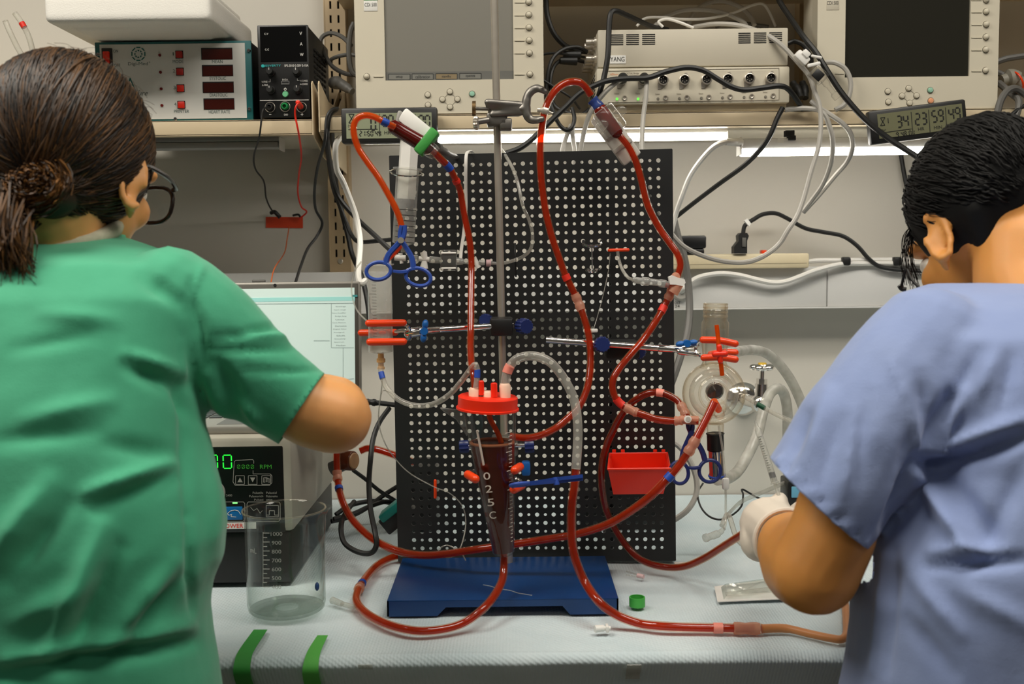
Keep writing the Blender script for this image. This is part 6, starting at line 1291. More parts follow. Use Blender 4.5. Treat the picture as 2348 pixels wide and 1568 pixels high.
    # coaxial cables into the recorder side
    for i, (lb, pts) in enumerate((('upper black coaxial cable bending into the recorder side', [(1347, 119, 1.845), (1325, 108, 1.84), (1295, 112, 1.83), (1270, 130, 1.82), (1258, 160, 1.815), (1253, 200, 1.815), (1252, 240, 1.815)]), ('small black coaxial loop beside the lit-screen monitor', [(1340, 131, 1.86), (1310, 126, 1.84), (1270, 122, 1.825), (1240, 127, 1.812), (1227, 145, 1.81), (1227, 165, 1.81), (1245, 183, 1.812), (1280, 205, 1.815), (1310, 225, 1.82), (1330, 250, 1.83)]),
                                   ('lower black coaxial cable bending into the recorder side', [(1340, 142, 1.88), (1310, 136, 1.86), (1280, 142, 1.84), (1265, 165, 1.825), (1262, 200, 1.82), (1270, 240, 1.82), (1295, 256, 1.82), (1330, 264, 1.825), (1352, 250, 1.83)]))):
        cable('coaxial_cable', lb, pts, .0034 if i != 1 else .0022, K, group='coaxial cables')
    cable('black_cable', 'black cable dropping in a short loop below the shelf beside the jaw clamp', [(1258, 225, 1.78), (1268, 255, 1.775), (1282, 285, 1.775), (1298, 298, 1.775), (1312, 292, 1.775), (1317, 270, 1.78), (1312, 248, 1.79)], .0036, K, group=gB)
    for lb, px, py in (('black coaxial plug, upper of the two on the recorder side', 1318, 125), ('black coaxial plug, lower of the two on the recorder side', 1310, 139)): b = B(); b.cyl(P(px - 26, py, 1.84), P(px + 12, py + 1, 1.845), .006, .0075); tag(b.obj('coaxial_plug', K), lb, 'plug', 'coaxial plugs')
    # right edge bundle
    for lb, pts, r, m in (('dark grey cable leaving the side of the dark-screened monitor, upper one', [(2285, 142, 1.86), (2310, 134, 1.86), (2350, 128, 1.86)], .0055, M['dgrey']), ('dark grey cable leaving the side of the dark-screened monitor, lower one', [(2285, 165, 1.87), (2310, 176, 1.86), (2350, 192, 1.86)], .0055, M['dgrey']), ('thick grey cable arching over the shelf edge beside the head', [(2352, 218, 1.79), (2330, 203, 1.785), (2310, 208, 1.78), (2293, 235, 1.775), (2285, 280, 1.775), (2287, 315, 1.78), (2295, 340, 1.79)], .0058, M['dgrey']), ('thick grey cable crossing the bundle at the frame edge beside the monitor', [(2290, 190, 1.83), (2320, 215, 1.80), (2336, 232, 1.785), (2330, 265, 1.775), (2305, 310, 1.775), (2290, 345, 1.78)], .0058, M['dgrey']), ('thin black cable curling over the shelf edge beside the head', [(2352, 240, 1.78), (2325, 258, 1.772), (2305, 280, 1.77), (2292, 305, 1.772)], .0032, M['rubber'])):
        cable('grey_cable' if m is not M['rubber'] else 'black_cable', lb, pts, r, m, group='cables at the monitor side')
    b = B(); b.tube(PP([(2296, 185, 1.85), (2320, 180, 1.85), (2345, 195, 1.85)]), [.010, .016, .012], 12); tag(b.obj('cable_connector', mat('grey_connector', (140, 136, 124), .5)), 'grey connector with an orange ring beside the dark-screened monitor', 'connector')
    tag(B().torus(P(2332, 186, 1.845), (1, 0, .5), .017, .0018, 24, 6).obj('orange_ring', M['orange']), 'orange ring on the grey connector beside the monitor', 'ring')
    # behind pegboard: grey hose to the right
    cable('grey_hose', 'grey hose dropping beside the pegboard edge past the raceway', [(1543, 495, 1.98), (1555, 545, 1.98), (1570, 595, 1.98), (1578, 650, 1.98), (1581, 710, 1.97), (1576, 764, 1.95), (1561, 815, 1.92), (1546, 860, 1.90), (1530, 900, 1.88)], .007, M['dgrey'], 'hose', 'grey hoses beside the board')
    cable('grey_hose', 'grey hose curving out behind the low end of the pegboard', [(1530, 1008, 1.75), (1556, 1022, 1.74), (1578, 1050, 1.73), (1595, 1090, 1.72), (1597, 1130, 1.71), (1580, 1165, 1.70), (1552, 1188, 1.70), (1530, 1198, 1.70)], .005, G, 'hose', 'grey hoses beside the board')
    # black leads between pump and board
    for lb, pts, r in (('black cable falling in a long loop onto the sheet beside the pump', [(893, 935, 1.72), (870, 968, 1.70), (856, 1005, 1.68), (850, 1050, 1.66), (846, 1110, 1.65), (850, 1170, 1.62), (860, 1220, 1.58), (863, 1250, 1.57), (850, 1268, 1.57), (820, 1265, 1.58), (790, 1245, 1.60), (782, 1210, 1.62), (790, 1180, 1.66), (812, 1150, 1.72)], .0042),
                       ('black cable with a strain relief beside the elbow', [(832, 923, 1.72), (850, 922, 1.72), (880, 925, 1.72), (920, 930, 1.72)], .0042), ('black cable lying in a flat coil behind the pump, upper strand', [(770, 1180, 1.86), (800, 1160, 1.88), (840, 1150, 1.90), (880, 1150, 1.90), (920, 1160, 1.9)], .0044), ('black cable lying in a flat coil behind the pump, lower strand', [(760, 1195, 1.80), (800, 1185, 1.82), (840, 1165, 1.85), (880, 1135, 1.88), (920, 1110, 1.9)], .0044), ('black cable lying in a flat coil behind the pump, nearest the sheet', [(765, 1190, 1.78), (810, 1178, 1.80), (850, 1160, 1.84), (890, 1150, 1.88), (930, 1165, 1.9)], .0044), ('thin black cable slanting from the pump head to the pegboard', [(810, 1078, 1.80), (840, 1100, 1.82), (870, 1125, 1.84), (910, 1150, 1.86)], .0036)):
        cable('black_cable', lb, pts, r, K, group='black cables behind the pump')
    b = B(); b.tube(PP([(835, 923, 1.72), (850, 922, 1.72), (866, 924, 1.72)]), [.005, .006, .0048, .006, .0045], 12); tag(b.obj('strain_relief', K), 'ribbed black cable plug just behind the elbow', 'plug')
    for lb, pts in (('hair-thin clear line falling past the black cable beside the elbow', [(878, 850, 1.47), (875, 890, 1.5), (868, 960, 1.55), (880, 1010, 1.58), (905, 1050, 1.62), (940, 1085, 1.62), (995, 1116, 1.62), (1030, 1130, 1.62), (1060, 1160, 1.62), (1068, 1200, 1.61), (1058, 1250, 1.56), (1040, 1275, 1.53), (1015, 1276, 1.52), (1005, 1262, 1.52), (1025, 1250, 1.52), (1055, 1265, 1.52), (1068, 1285, 1.52)]), ('small clear line loop behind the sagging tube at the pegboard edge', [(873, 905, 1.6), (880, 895, 1.62), (898, 902, 1.64), (910, 915, 1.65)])):
        cable('clear_line', lb, pts, .0010, M['tubeclear'], 'line', 'hair-thin clear lines')
    # thin tubes with red bands, upper left
    for lb, pts, bands in (('clear tube with two red bands standing behind the brown-haired head', [(34, 30, 1.75), (48, 50, 1.75), (62, 75, 1.75), (72, 105, 1.75), (77, 140, 1.75), (79, 190, 1.75), (79, 260, 1.78)], [(.13, .05, M['redtape']), (.42, .045, M['redtape'])]), ('plain clear tube standing behind the brown-haired head', [(12, 48, 1.75), (22, 72, 1.75), (38, 105, 1.75), (56, 140, 1.75), (70, 190, 1.75), (74, 260, 1.78)], [])):
        btube(lb, PP(pts), .0044, bands=bands, wall=M['tubeclear'], name='clear_tube', group='clear tubes above the shelf')
    # spare clear connector held on the monitor corner
    t = thing('oxygenator_cuvette', 'clear cuvette with a dark square and white clips beside the monitor', 'cuvette', P(1880, 165, 1.755)); y = 1.765; R = Matrix.Rotation(rad(43), 3, 'Y')
    b = B(); b.box(P(1876, 172, y), (m_(36, y), .02, m_(28, y)), .002, R); b.obj('clear_body', M['pc'], t); b = B(); b.box(P(1876, 172, y - .012), (m_(22, y), .004, m_(21, y)), .001, R); b.obj('dark_square', M['black'], t)
    b = B(); b.box(P(1838, 133, y), (m_(34, y), .016, m_(20, y)), .003, R); b.box(P(1847, 124, y - .004), (m_(18, y), .014, m_(14, y)), .002, R); b.obj('white_clip', M['white'], t)
    b = B(); b.box(P(1866, 148, y - .008), (m_(30, y), .006, m_(8, y)), .002, Matrix.Rotation(rad(-12), 3, 'Y')); b.box(P(1872, 130, y - .008), (m_(26, y), .005, m_(6, y)), .002, Matrix.Rotation(rad(12), 3, 'Y')); b.obj('clip_arm', M['white'], t)
    b = B(); b.tube(PP([(1888, 182, y), (1905, 205, y), (1922, 225, y)]), [.006, .004, .007], 12); b.obj('outlet', M['pc'], t)
    cable('black_cable', 'black cable hooped behind the clear cuvette', [(1806, 100, 1.82), (1822, 95, 1.82), (1842, 104, 1.82), (1856, 125, 1.82), (1862, 150, 1.83)], .004, K, group=gB)
    b = B(); b.tube(PP([(1818, 190, 1.84), (1828, 205, 1.83), (1836, 225, 1.82)]), [.006, .007, .006], 12); tag(b.obj('dark_plug', M['rubber']), 'black plug close against the side of the bridge amplifier', 'plug', 'dark plugs'); b = B(); b.tube(PP([(1840, 190, 1.85), (1845, 205, 1.84), (1846, 225, 1.83)]), [.006, .007, .006], 12); tag(b.obj('dark_plug', M['rubber']), 'black plug under the clear cuvette, farther from the amplifier', 'plug', 'dark plugs')
cables()

# clear tape patches on the hanging edge of the sheet
for px, lb in ((840, 'clear tape patch on the hanging sheet edge below the looped tube'), (1452, 'clear tape patch on the hanging sheet edge below the green cap')):
    b = B(); q = P(px, 1540, 1.252); b.box(q, (m_(34, 1.25), .0008, m_(60, 1.25)), 0, Matrix.Rotation(rad(37), 3, 'X')); tag(b.obj('clear_tape', M['frost']), lb, 'tape', 'clear tape patches')
# ================================================================== people
def skin_mat(name, c):
    if name in MATS: return MATS[name]
    m = mat(name, c, .5, var=.10, vs=18, bump=.06, bs=700, sss=.18); return m
def fabric(name, c, c2):
    m, n, o = nt(name); N = n.nodes.new; L = n.links.new
    p = N('ShaderNodeBsdfPrincipled'); L(p.outputs[0], o.inputs[0]); tc = N('ShaderNodeTexCoord')
    nz = N('ShaderNodeTexNoise'); nz.inputs['Scale'].default_value = 14; nz.inputs['Detail'].default_value = 6; L(tc.outputs['Object'], nz.inputs[0])
    mx = N('ShaderNodeMix'); mx.data_type = 'RGBA'; mx.inputs[6].default_value = rgb(c); mx.inputs[7].default_value = rgb(c2); L(nz.outputs[0], mx.inputs[0]); L(mx.outputs[2], p.inputs['Base Color'])
    p.inputs['Roughness'].default_value = .8; p.inputs['Sheen Weight'].default_value = .25; p.inputs['Specular IOR Level'].default_value = .25
    n2 = N('ShaderNodeTexNoise'); n2.inputs['Scale'].default_value = 900; L(tc.outputs['Object'], n2.inputs[0])
    n3 = N('ShaderNodeTexNoise'); n3.inputs['Scale'].default_value = 22; n3.inputs['Detail'].default_value = 3; L(tc.outputs['Object'], n3.inputs[0])
    a = N('ShaderNodeMath'); a.operation = 'MULTIPLY_ADD'; a.inputs[1].default_value = 6; L(n3.outputs[0], a.inputs[0]); L(n2.outputs[0], a.inputs[2])
    b = N('ShaderNodeBump'); b.inputs['Strength'].default_value = .25; b.inputs['Distance'].default_value = .001; L(a.outputs[0], b.inputs['Height']); L(b.outputs[0], p.inputs['Normal']); return m
def hair_mat(name, dark, light, sh=.5, sp_=.35):
    m, n, o = nt(name); N = n.nodes.new; L = n.links.new
    p = N('ShaderNodeBsdfPrincipled'); L(p.outputs[0], o.inputs[0])
    at = N('ShaderNodeAttribute'); at.attribute_name = 'tone'
    mx = N('ShaderNodeMix'); mx.data_type = 'RGBA'; mx.inputs[6].default_value = rgb(dark); mx.inputs[7].default_value = rgb(light); L(at.outputs['Fac'], mx.inputs[0]); L(mx.outputs[2], p.inputs['Base Color'])
    p.inputs['Roughness'].default_value = sh; p.inputs['Specular IOR Level'].default_value = sp_; return m
def loft(b, rows, n=44, e=2.4):
    "rows: (py, cx_px, halfwidth_px, yc, halfdepth)"
    rg = []
    for py, cx, hw, yc, hd in rows:
        c = P(cx, py, yc); h = hw * yc / F; ring = []
        for k in range(n):
            a = 2 * math.pi * k / n; ca, sa = math.cos(a), math.sin(a)
            ring.append((c.x + h * math.copysign(abs(ca) ** (2 / e), ca), yc + hd * math.copysign(abs(sa) ** (2 / e), sa), c.z))
        rg.append(ring)
    return b.rings(rg)
def chain(b, pts):
    "tapered limb through (point, radius)"
    for (a, r0), (c, r1) in zip(pts, pts[1:]): b.cap(a, c, r0, r1, 18)
def fold(me, lines, noise_amp=.003, seed=0, cuts=()):
    co = np.zeros(len(me.vertices) * 3); me.vertices.foreach_get('co', co); co = co.reshape(-1, 3)
    nr = np.zeros(len(me.vertices) * 3); me.vertices.foreach_get('normal', nr); nr = nr.reshape(-1, 3)
    px = pix(co); dsp = np.zeros(len(co))
    facing = np.clip(-(nr * (co - np.array(CAM)) / np.linalg.norm(co - np.array(CAM), axis=1)[:, None]).sum(1) * 2 + .3, 0, 1)
    for x0, y0, x1, y1, w_, amp in lines:
        d = np.array([x1 - x0, y1 - y0]); L2 = (d ** 2).sum(); t = ((px - [x0, y0]) @ d) / L2; tc = np.clip(t, 0, 1)
        q = px - (np.array([x0, y0]) + tc[:, None] * d); dist = np.hypot(q[:, 0], q[:, 1])
        en = np.clip(np.minimum(tc + .25, 1.25 - tc) / .6, .25, 1)
        dsp += amp * np.exp(-(dist / w_) ** 2) * en * facing
    for i in range(len(co)):
        v = Vector(co[i]); dsp[i] += noise_amp * (noise.noise(v * 9 + Vector((seed, 0, 0))) + .5 * noise.noise(Vector((v.x * 26 + v.z * 14, v.y * 14, v.z * 20 - v.x * 12)) + Vector((0, seed, 0))))
    co += nr * dsp[:, None]; me.vertices.foreach_set('co', co.ravel()); me.update()
def cut_open(me, planes, thick=.0028):
    "planes: (point, normal, pixel box) - cloth beyond the plane inside the box is removed"
    bm = bmesh.new(); bm.from_mesh(me)
    for co, no, (xa, ya, xb, yb) in planes:
        v = np.array([x.co[:] for x in bm.verts]); q = pix(v); bm.verts.ensure_lookup_table()
        near = set(i for i in range(len(q)) if xa < q[i, 0] < xb and ya < q[i, 1] < yb)
        fs = [f for f in bm.faces if all(x.index in near for x in f.verts)]
        g = fs + list({e for f in fs for e in f.edges}) + list({x for f in fs for x in f.verts})
        bmesh.ops.bisect_plane(bm, geom=g, plane_co=co, plane_no=no, clear_outer=True); bm.verts.index_update()
    bm.to_mesh(me); bm.free()
    return me
def head_shape(b, M_, ear=(-1, 1)):
    R3 = M_.to_3x3(); o = lambda *c: M_ @ Vector(c)
    def E(c, r, rot=None): b.ell(o(*c), r, R3 @ rot if rot else R3, 20, 14)
    E((0, -.012, .018), (.073, .092, .088)); E((0, .035, -.035), (.06, .058, .07)); E((0, .05, -.082), (.038, .036, .032)); E((0, .03, -.07), (.052, .05, .045))
    E((0, .098, -.028), (.010, .014, .011)); E((0, .088, -.01), (.008, .012, .024)); E((0, .083, -.066), (.02, .011, .010)); E((.034, .07, .018), (.026, .02, .012)); E((-.034, .07, .018), (.026, .02, .012))
    E((.04, .062, -.03), (.022, .024, .022)); E((-.04, .062, -.03), (.022, .024, .022))
    for s in ear:
        b.torus(o(s * .083, -.012, -.018), R3 @ Vector((1 * s, -.55, .15)), .014, .005, 22, 8, .032, a0=-10, a1=310, xdir=R3 @ Vector((.4 * s, 1, 0)))
        E((s * .078, -.004, -.022), (.008, .011, .028)); E((s * .079, 0, -.050), (.005, .007, .010))
def strands(M_, cen, rad3, specs, mt, parent, name='hair_strands', seed=1, w_=.0007):
    "specs: list of (start_dir, end_dir, lift, tone) in head space"
    b = B(); tones = []; C = Vector(cen); rr = random.Random(seed)
    for s, e, lift, tone, ext in specs:
        s, e = Vector(s).normalized(), Vector(e).normalized(); ang = s.angle(e, 0.01); ax = s.cross(e)
        if ax.length < 1e-6: continue
        pts = []; N_ = 11
        for i in range(N_):
            t = i / (N_ - 1); d = Matrix.Rotation(ang * t, 3, ax) @ s
            r = 1 + lift * (math.sin(math.pi * t) * .7 + .3)
            pts.append(M_ @ (C + Vector((d.x * rad3[0] * r, d.y * rad3[1] * r, d.z * rad3[2] * r)) + Vector((noise.noise(Vector((t * 3, s.x * 9, s.z * 9))), noise.noise(Vector((t * 3, s.x * 9 + 5, s.z * 9))), noise.noise(Vector((t * 3, s.x * 9 + 9, s.z * 9))))) * .003))
        if ext:
            for q in ext: pts.append(M_ @ (Vector(q) + Vector((rr.gauss(0, .006), rr.gauss(0, .006), rr.gauss(0, .006)))))
        n0 = len(b.bm.verts); wd = w_ * rr.uniform(.6, 1.6); b.tube(pts, [wd * .5, wd, wd, wd, wd * .35], 3, raw=True, caps=False); tones += [tone] * (len(b.bm.verts) - n0)
    b.bm.verts.index_update(); me = bpy.data.meshes.new(name); b.bm.to_mesh(me); b.bm.free()
    a = me.attributes.new('tone', 'FLOAT', 'POINT'); a.data.foreach_set('value', np.array(tones, dtype=np.float32)); me.shade_smooth()
    o = mobj(name, me, mt, parent); o['kind'] = 'stuff'; return o
def headmat(px, py, y, psi, phi, tilt=0):
    return Matrix.Translation(P(px, py, y)) @ Matrix.Rotation(-rad(psi), 4, 'Z') @ Matrix.Rotation(-rad(phi), 4, 'X') @ Matrix.Rotation(rad(tilt), 4, 'Y')
def legs(t, cx, yc, zt, m):
    b = B()
    b.ell((cx, yc, zt - .06), (.15, .10, .10))
    for s in (-1, 1): chain(b, [(Vector((cx + s * .09, yc, zt)), .095), (Vector((cx + s * .10, yc - .01, .5)), .07), (Vector((cx + s * .10, yc - .02, .08)), .058)])
    me = baked(b, .012, 4); me.shade_smooth(); mobj('scrub_trousers', me, m, t)
    for s in (-1, 1):
        b = B(); b.ell((cx + s * .10, yc + .05, .045), (.045, .13, .045)); b.obj('shoe', mat('grey_shoe', (70, 70, 74), .6), t)
def hand(b, wrist, palm, spread, normal, sc=1.0, curl=.5):
    "wrist -> palm direction, spread = toward the thumb, normal = back of hand"
    d = (palm - wrist).normalized(); s = (spread - d * d.dot(spread)).normalized(); n_ = d.cross(s)
    if n_.dot(normal) < 0: n_ = -n_
    k = sc; b.cap(wrist, palm, .026 * k, .030 * k)
    for i in range(4):
        base = palm + d * .03 * k + s * (.028 - i * .019) * k; L_ = (.040, .045, .042, .033)[i] * k; r = .0088 * k
        b.cap(palm + s * (.022 - i * .015) * k, base, .014 * k, r * 1.15); a = base; ang = .25
        for j in range(3):
            ang += curl * (.7, .9, .7)[j]; dd = d * math.cos(ang) - n_ * math.sin(ang); c = a + dd * L_ * (1, .68, .5)[j]; b.cap(a, c, r * (1.05 - j * .1), r * (.98 - j * .1)); a = c
    a = palm + s * .028 * k - d * .012 * k; c = a + (s * .7 + d * .6 - n_ * .35).normalized() * .036 * k; e = c + (d * .85 - n_ * .5 + s * .1).normalized() * .03 * k
    b.cap(palm, a, .018 * k, .013 * k); b.cap(a, c, .012 * k, .0105 * k); b.cap(c, e, .0105 * k, .009 * k)
# ------------------------------------------------------------------ person in green scrubs
def person_green():
    t = thing('person', 'person in green scrubs and dark glasses, brown hair tied low, seen from behind', 'person', (-.46, 1.02, 0))
    Hm = headmat(168, 378, 1.17, 10, 17, 4)
    sk = skin_mat('warm_skin', (222, 158, 96))
    b = B(); head_shape(b, Hm)
    nk = Hm @ Vector((0, -.03, -.06)); chain(b, [(nk, .055), (P(142, 560, 1.15), .052), (P(125, 650, 1.12), .045)])
    loft(b, [(640, 130, 110, 1.13, .04), (700, 118, 250, 1.10, .06), (900, 100, 250, 1.075, .07), (1300, 90, 290, 1.055, .08), (1600, 90, 280, 1.055, .08)])
    S_, E_ = P(470, 760, 1.10), P(768, 957, 1.135)
    chain(b, [(P(300, 730, 1.10), .035), (S_, .036), (P(572, 858, 1.112), .036), (P(670, 922, 1.122), .038), (P(715, 942, 1.128), .0405), (E_, .0405)])
    W_ = P(712, 905, 1.38); chain(b, [(E_, .0395), (P(762, 944, 1.165), .041), (P(735, 930, 1.24), .039), (W_, .027)])
    hand(b, W_, P(690, 898, 1.44), Vector((-.5, 0, .8)), Vector((.4, 0, .8)), .95, .45)
    s2 = P(-240, 770, 1.10); chain(b, [(P(-60, 740, 1.10), .035), (s2, .038), (P(-330, 1040, 1.10), .04), (P(-150, 1090, 1.32), .027)])
    hand(b, P(-150, 1090, 1.32), P(-110, 1090, 1.38), Vector((.8, 0, .3)), Vector((0, 0, 1)), .95, .45)
    me = baked(b, .0042, 6); me.shade_smooth(); mobj('body', me, sk, t)
    eyes(t, Hm)
    # scrub top
    b = B()
    loft(b, [(548, 150, 118, 1.165, .055), (572, 140, 215, 1.145, .075), (610, 130, 315, 1.12, .09), (680, 112, 370, 1.10, .105), (780, 102, 365, 1.085, .115), (880, 98, 352, 1.07, .12), (1000, 96, 362, 1.055, .125), (1120, 92, 398, 1.045, .128), (1220, 90, 425, 1.04, .13), (1290, 90, 422, 1.04, .13), (1350, 90, 398, 1.04, .13), (1420, 90, 388, 1.04, .135), (1500, 90, 395, 1.04, .14), (1640, 90, 415, 1.04, .145)])
    chain(b, [(P(395, 690, 1.095), .058), (P(480, 765, 1.10), .0555), (P(568, 852, 1.11), .0525), (P(690, 938, 1.125), .0455), (P(770, 1000, 1.135), .0455)])
    chain(b, [(P(-170, 690, 1.095), .058), (P(-260, 800, 1.10), .056), (P(-320, 960, 1.10), .05)])
    me = baked(b, .0048, 5)
    fold(me, [(300, 838, 410, 884, 22, -.012), (290, 815, 400, 850, 16, .008), (400, 884, 440, 960, 16, -.008), (206, 1128, 380, 1066, 20, .012), (220, 1160, 395, 1092, 22, -.010), (100, 1520, 235, 1210, 26, .012), (150, 1530, 275, 1260, 24, -.010), (240, 1470, 400, 1290, 22, .011), (280, 1490, 420, 1330, 18, -.009), (-10, 1270, 110, 1110, 28, .011), (20, 1330, 150, 1160, 24, -.009),
              (0, 1548, 440, 1470, 20, -.016), (20, 1515, 430, 1440, 20, .010), (40, 1420, 200, 1340, 26, .008), (468, 606, 430, 700, 5, .003), (430, 700, 418, 790, 5, .003), (418, 790, 424, 900, 6, .003), (446, 640, 436, 760, 14, -.006), (418, 880, 430, 1180, 12, -.006), (470, 1000, 500, 1280, 18, .006), (430, 1180, 445, 1400, 10, -.006),
              (494, 775, 650, 748, 10, -.006), (482, 800, 668, 800, 9, -.006), (540, 760, 690, 780, 9, .005), (560, 850, 735, 850, 8, -.004), (500, 830, 560, 960, 20, -.010), (540, 915, 600, 980, 14, .009), (470, 860, 540, 1000, 14, .006), (455, 700, 470, 840, 12, -.006), (100, 720, 260, 735, 20, .005), (30, 800, 200, 770, 18, -.004), (330, 640, 420, 700, 18, -.005),
              (60, 960, 250, 920, 22, .006), (0, 1010, 220, 985, 20, -.005), (250, 1020, 400, 1040, 20, -.006), (640, 1000, 736, 865, 7, .0025)], .0036, 3)
    cut_open(me, [(P(691, 937, 1.125), Vector((.82, .06, -.55)), (600, 780, 1000, 1120))])
    me.shade_smooth(); o = mobj('scrub_top', me, fabric('green_scrub_cloth', (56, 150, 112), (78, 172, 134)), t); md = o.modifiers.new('thickness', 'SOLIDIFY'); md.thickness = .0022; md.offset = -1
    b = B(); c = P(142, 545, 1.155); b.torus(c + Vector((-.002, -.002, .010)), (0.05, -.35, 1), .058, .009, 40, 10, .060); b.obj('undershirt_collar', mat('knit_collar', (176, 172, 150), .9, var=.2, vs=200), t)
    b = B(); b.torus(c + Vector((-.002, -.006, -.008)), (0.05, -.35, 1), .066, .006, 40, 8, .062); b.obj('neckband', MATS.get('x') or bpy.data.materials['green_scrub_cloth'], t)
    legs(t, P(90, 1500, 1.05).x, 1.04, .93, bpy.data.materials['green_scrub_cloth'])
    # hair
    hm = hair_mat('brown_hair', (22, 14, 8), (128, 86, 40)); cen, r3 = (0, -.018, .016), (.086, .100, .101)
    b = B(); R3 = Hm.to_3x3(); b.ell(Hm @ Vector(cen), r3, R3, 32, 22); b.ell(Hm @ Vector((0, -.045, -.03)), (.066, .052, .056), R3)
    BL = Hm.inverted() @ P(96, 432, 1.078); b.ell(Hm @ (BL + Vector((0, .012, 0))), (.034, .026, .03), R3); b.cap(Hm @ Vector((.04, -.05, -.05)), Hm @ (BL + Vector((0, .02, -.005))), .022, .02)
    me = baked(b, .004, 4); a = me.attributes.new('tone', 'FLOAT', 'POINT'); a.data.foreach_set('value', np.full(len(me.vertices), .08, dtype=np.float32)); me.shade_smooth(); mobj('hair', me, hm, t)
    rr = random.Random(3); sp = []; bun = BL - Vector(cen); bun = Vector((bun.x / r3[0], bun.y / r3[1], bun.z / r3[2])).normalized() * .12
    for i in range(5200):
        th = rr.uniform(-2.6, 2.6); el = rr.uniform(-.95, 1.45)
        s = Vector((math.sin(th) * math.cos(el), math.cos(th) * math.cos(el), math.sin(el)))
        if s.y > .62 and s.z < .3 or (s.z < 0 and s.y > .12) or (s.z < -.55 and abs(s.x) > .5): continue
        tone = min(1, max(0, rr.gauss(.13, .16) + .38 * noise.noise(Vector((th * 5, el * 5, 2)))))
        sp.append((s, bun + Vector((rr.gauss(0, .012), rr.gauss(0, .008), rr.gauss(0, .012))), rr.uniform(.0, .025), tone, None))
    strands(Hm, cen, r3, sp, hm, t, seed=2, w_=.0008)
    cen2, r32 = (0, -.045, -.03), (.067, .053, .057); sp = []
    for i in range(1500):
        th = rr.uniform(1.2, 5.1); el = rr.uniform(-.9, .5); s = Vector((math.sin(th) * math.cos(el), math.cos(th) * math.cos(el), math.sin(el))); q = BL - Vector(cen2)
        sp.append((s, Vector((q.x / r32[0], q.y / r32[1], q.z / r32[2])) + Vector((rr.gauss(0, .12), 0, rr.gauss(0, .12))), rr.uniform(0, .05), max(0, rr.gauss(.15, .15)), None))
    strands(Hm, cen2, r32, sp, hm, t, name='nape_strands', seed=4, w_=.0009)
    # bun and hanging tail
    b = B(); tones = []
    for i in range(420):
        a0 = rr.uniform(0, 6.28); R_ = rr.uniform(.008, .036); cx, cz = rr.gauss(0, .004), rr.gauss(0, .004); pts = []
        for j in range(7): a1 = a0 + j * .35; pts.append(Hm @ ((BL + Vector((cx, -.004 - rr.uniform(.004, .02) * (1 - (R_ / .04) ** 2), cz))) + Vector((math.cos(a1) * R_ * 1.1, -.006, math.sin(a1) * R_ * .85))))
        n0 = len(b.bm.verts); b.tube(pts, .0009, 3, raw=True, caps=False); tones += [rr.uniform(.3, 1.0) if rr.random() < .6 else .1] * (len(b.bm.verts) - n0)
    for i in range(320):
        p0 = Hm @ (BL + Vector((rr.gauss(-.035, .015), rr.gauss(0, .01), -.02 + rr.gauss(0, .01)))); e = P(rr.uniform(-40, 85), rr.uniform(590, 665), 1.03 + rr.uniform(-.02, .02)); mdl = (p0 + e) / 2 + Vector((rr.gauss(.006, .006), -.02, .0))
        n0 = len(b.bm.verts); b.tube([p0, mdl, e], [.0012, .001, .0004], 3, caps=False, sub=4); tones += [rr.uniform(0, .6)] * (len(b.bm.verts) - n0)
    me = bpy.data.meshes.new('hair_bun'); b.bm.to_mesh(me); b.bm.free(); a = me.attributes.new('tone', 'FLOAT', 'POINT'); a.data.foreach_set('value', np.array(tones, dtype=np.float32)); o = mobj('hair_bun', me, hm, t); o['kind'] = 'stuff'; o['label'] = 'lighter brown low bun and loose tail'
    # loose flyaways
    b = B(); tones = []
    for i in range(60):
        th = rr.uniform(-1.2, 1.8); el = rr.uniform(.2, 1.5); d = Vector((math.sin(th) * math.cos(el), math.cos(th) * math.cos(el) - .3, math.sin(el))).normalized(); p0 = Hm @ (Vector(cen) + Vector((d.x * r3[0], d.y * r3[1], d.z * r3[2]))); q = R3 @ d
        sd = q.cross(Vector((rr.gauss(0, 1), rr.gauss(0, 1), rr.gauss(0, 1)))).normalized(); n0 = len(b.bm.verts); b.tube([p0, p0 + q * .005 + sd * .012, p0 + q * rr.uniform(.001, .008) + sd * .026], .0002, 3, caps=False, sub=4); tones += [.3] * (len(b.bm.verts) - n0)
    me = bpy.data.meshes.new('flyaway_hairs'); b.bm.to_mesh(me); b.bm.free(); a = me.attributes.new('tone', 'FLOAT', 'POINT'); a.data.foreach_set('value', np.array(tones, dtype=np.float32)); o = mobj('flyaway_hairs', me, hm, t); o['kind'] = 'stuff'
    # glasses
    tort = mat('tortoiseshell', (26, 16, 10), .2, var=.9, vs=70); b = B(); H = lambda *c: Hm @ Vector(c)
    b = B(); b.tube([H(.064, .103, .012), H(.07, .098, .013), H(.080, .06, .012), H(.083, .01, .006), H(.08, -.012, -.005)], .0028, 8); b.tube([H(-.064, .103, .012), H(-.07, .098, .013), H(-.080, .06, .012), H(-.083, .01, .006), H(-.08, -.012, -.005)], .0028, 8)
    b.tube([H(-.012, .116, .004), H(0, .12, .008), H(.012, .116, .004)], .0026, 8)
    for s in (-1, 1):
        pts = []
        for k in range(24):
            a1 = 2 * math.pi * k / 24; ca, sa = math.cos(a1), math.sin(a1); pts.append(H(s * .038 + .027 * math.copysign(abs(ca) ** .75, ca), .114 - abs(s * .038 + .027 * ca) * .13, -.006 + .0225 * math.copysign(abs(sa) ** .75, sa)))
        b.tube(pts, .0026, 8, closed=True, raw=True)
    g = b.obj('eyeglasses', tort, t)
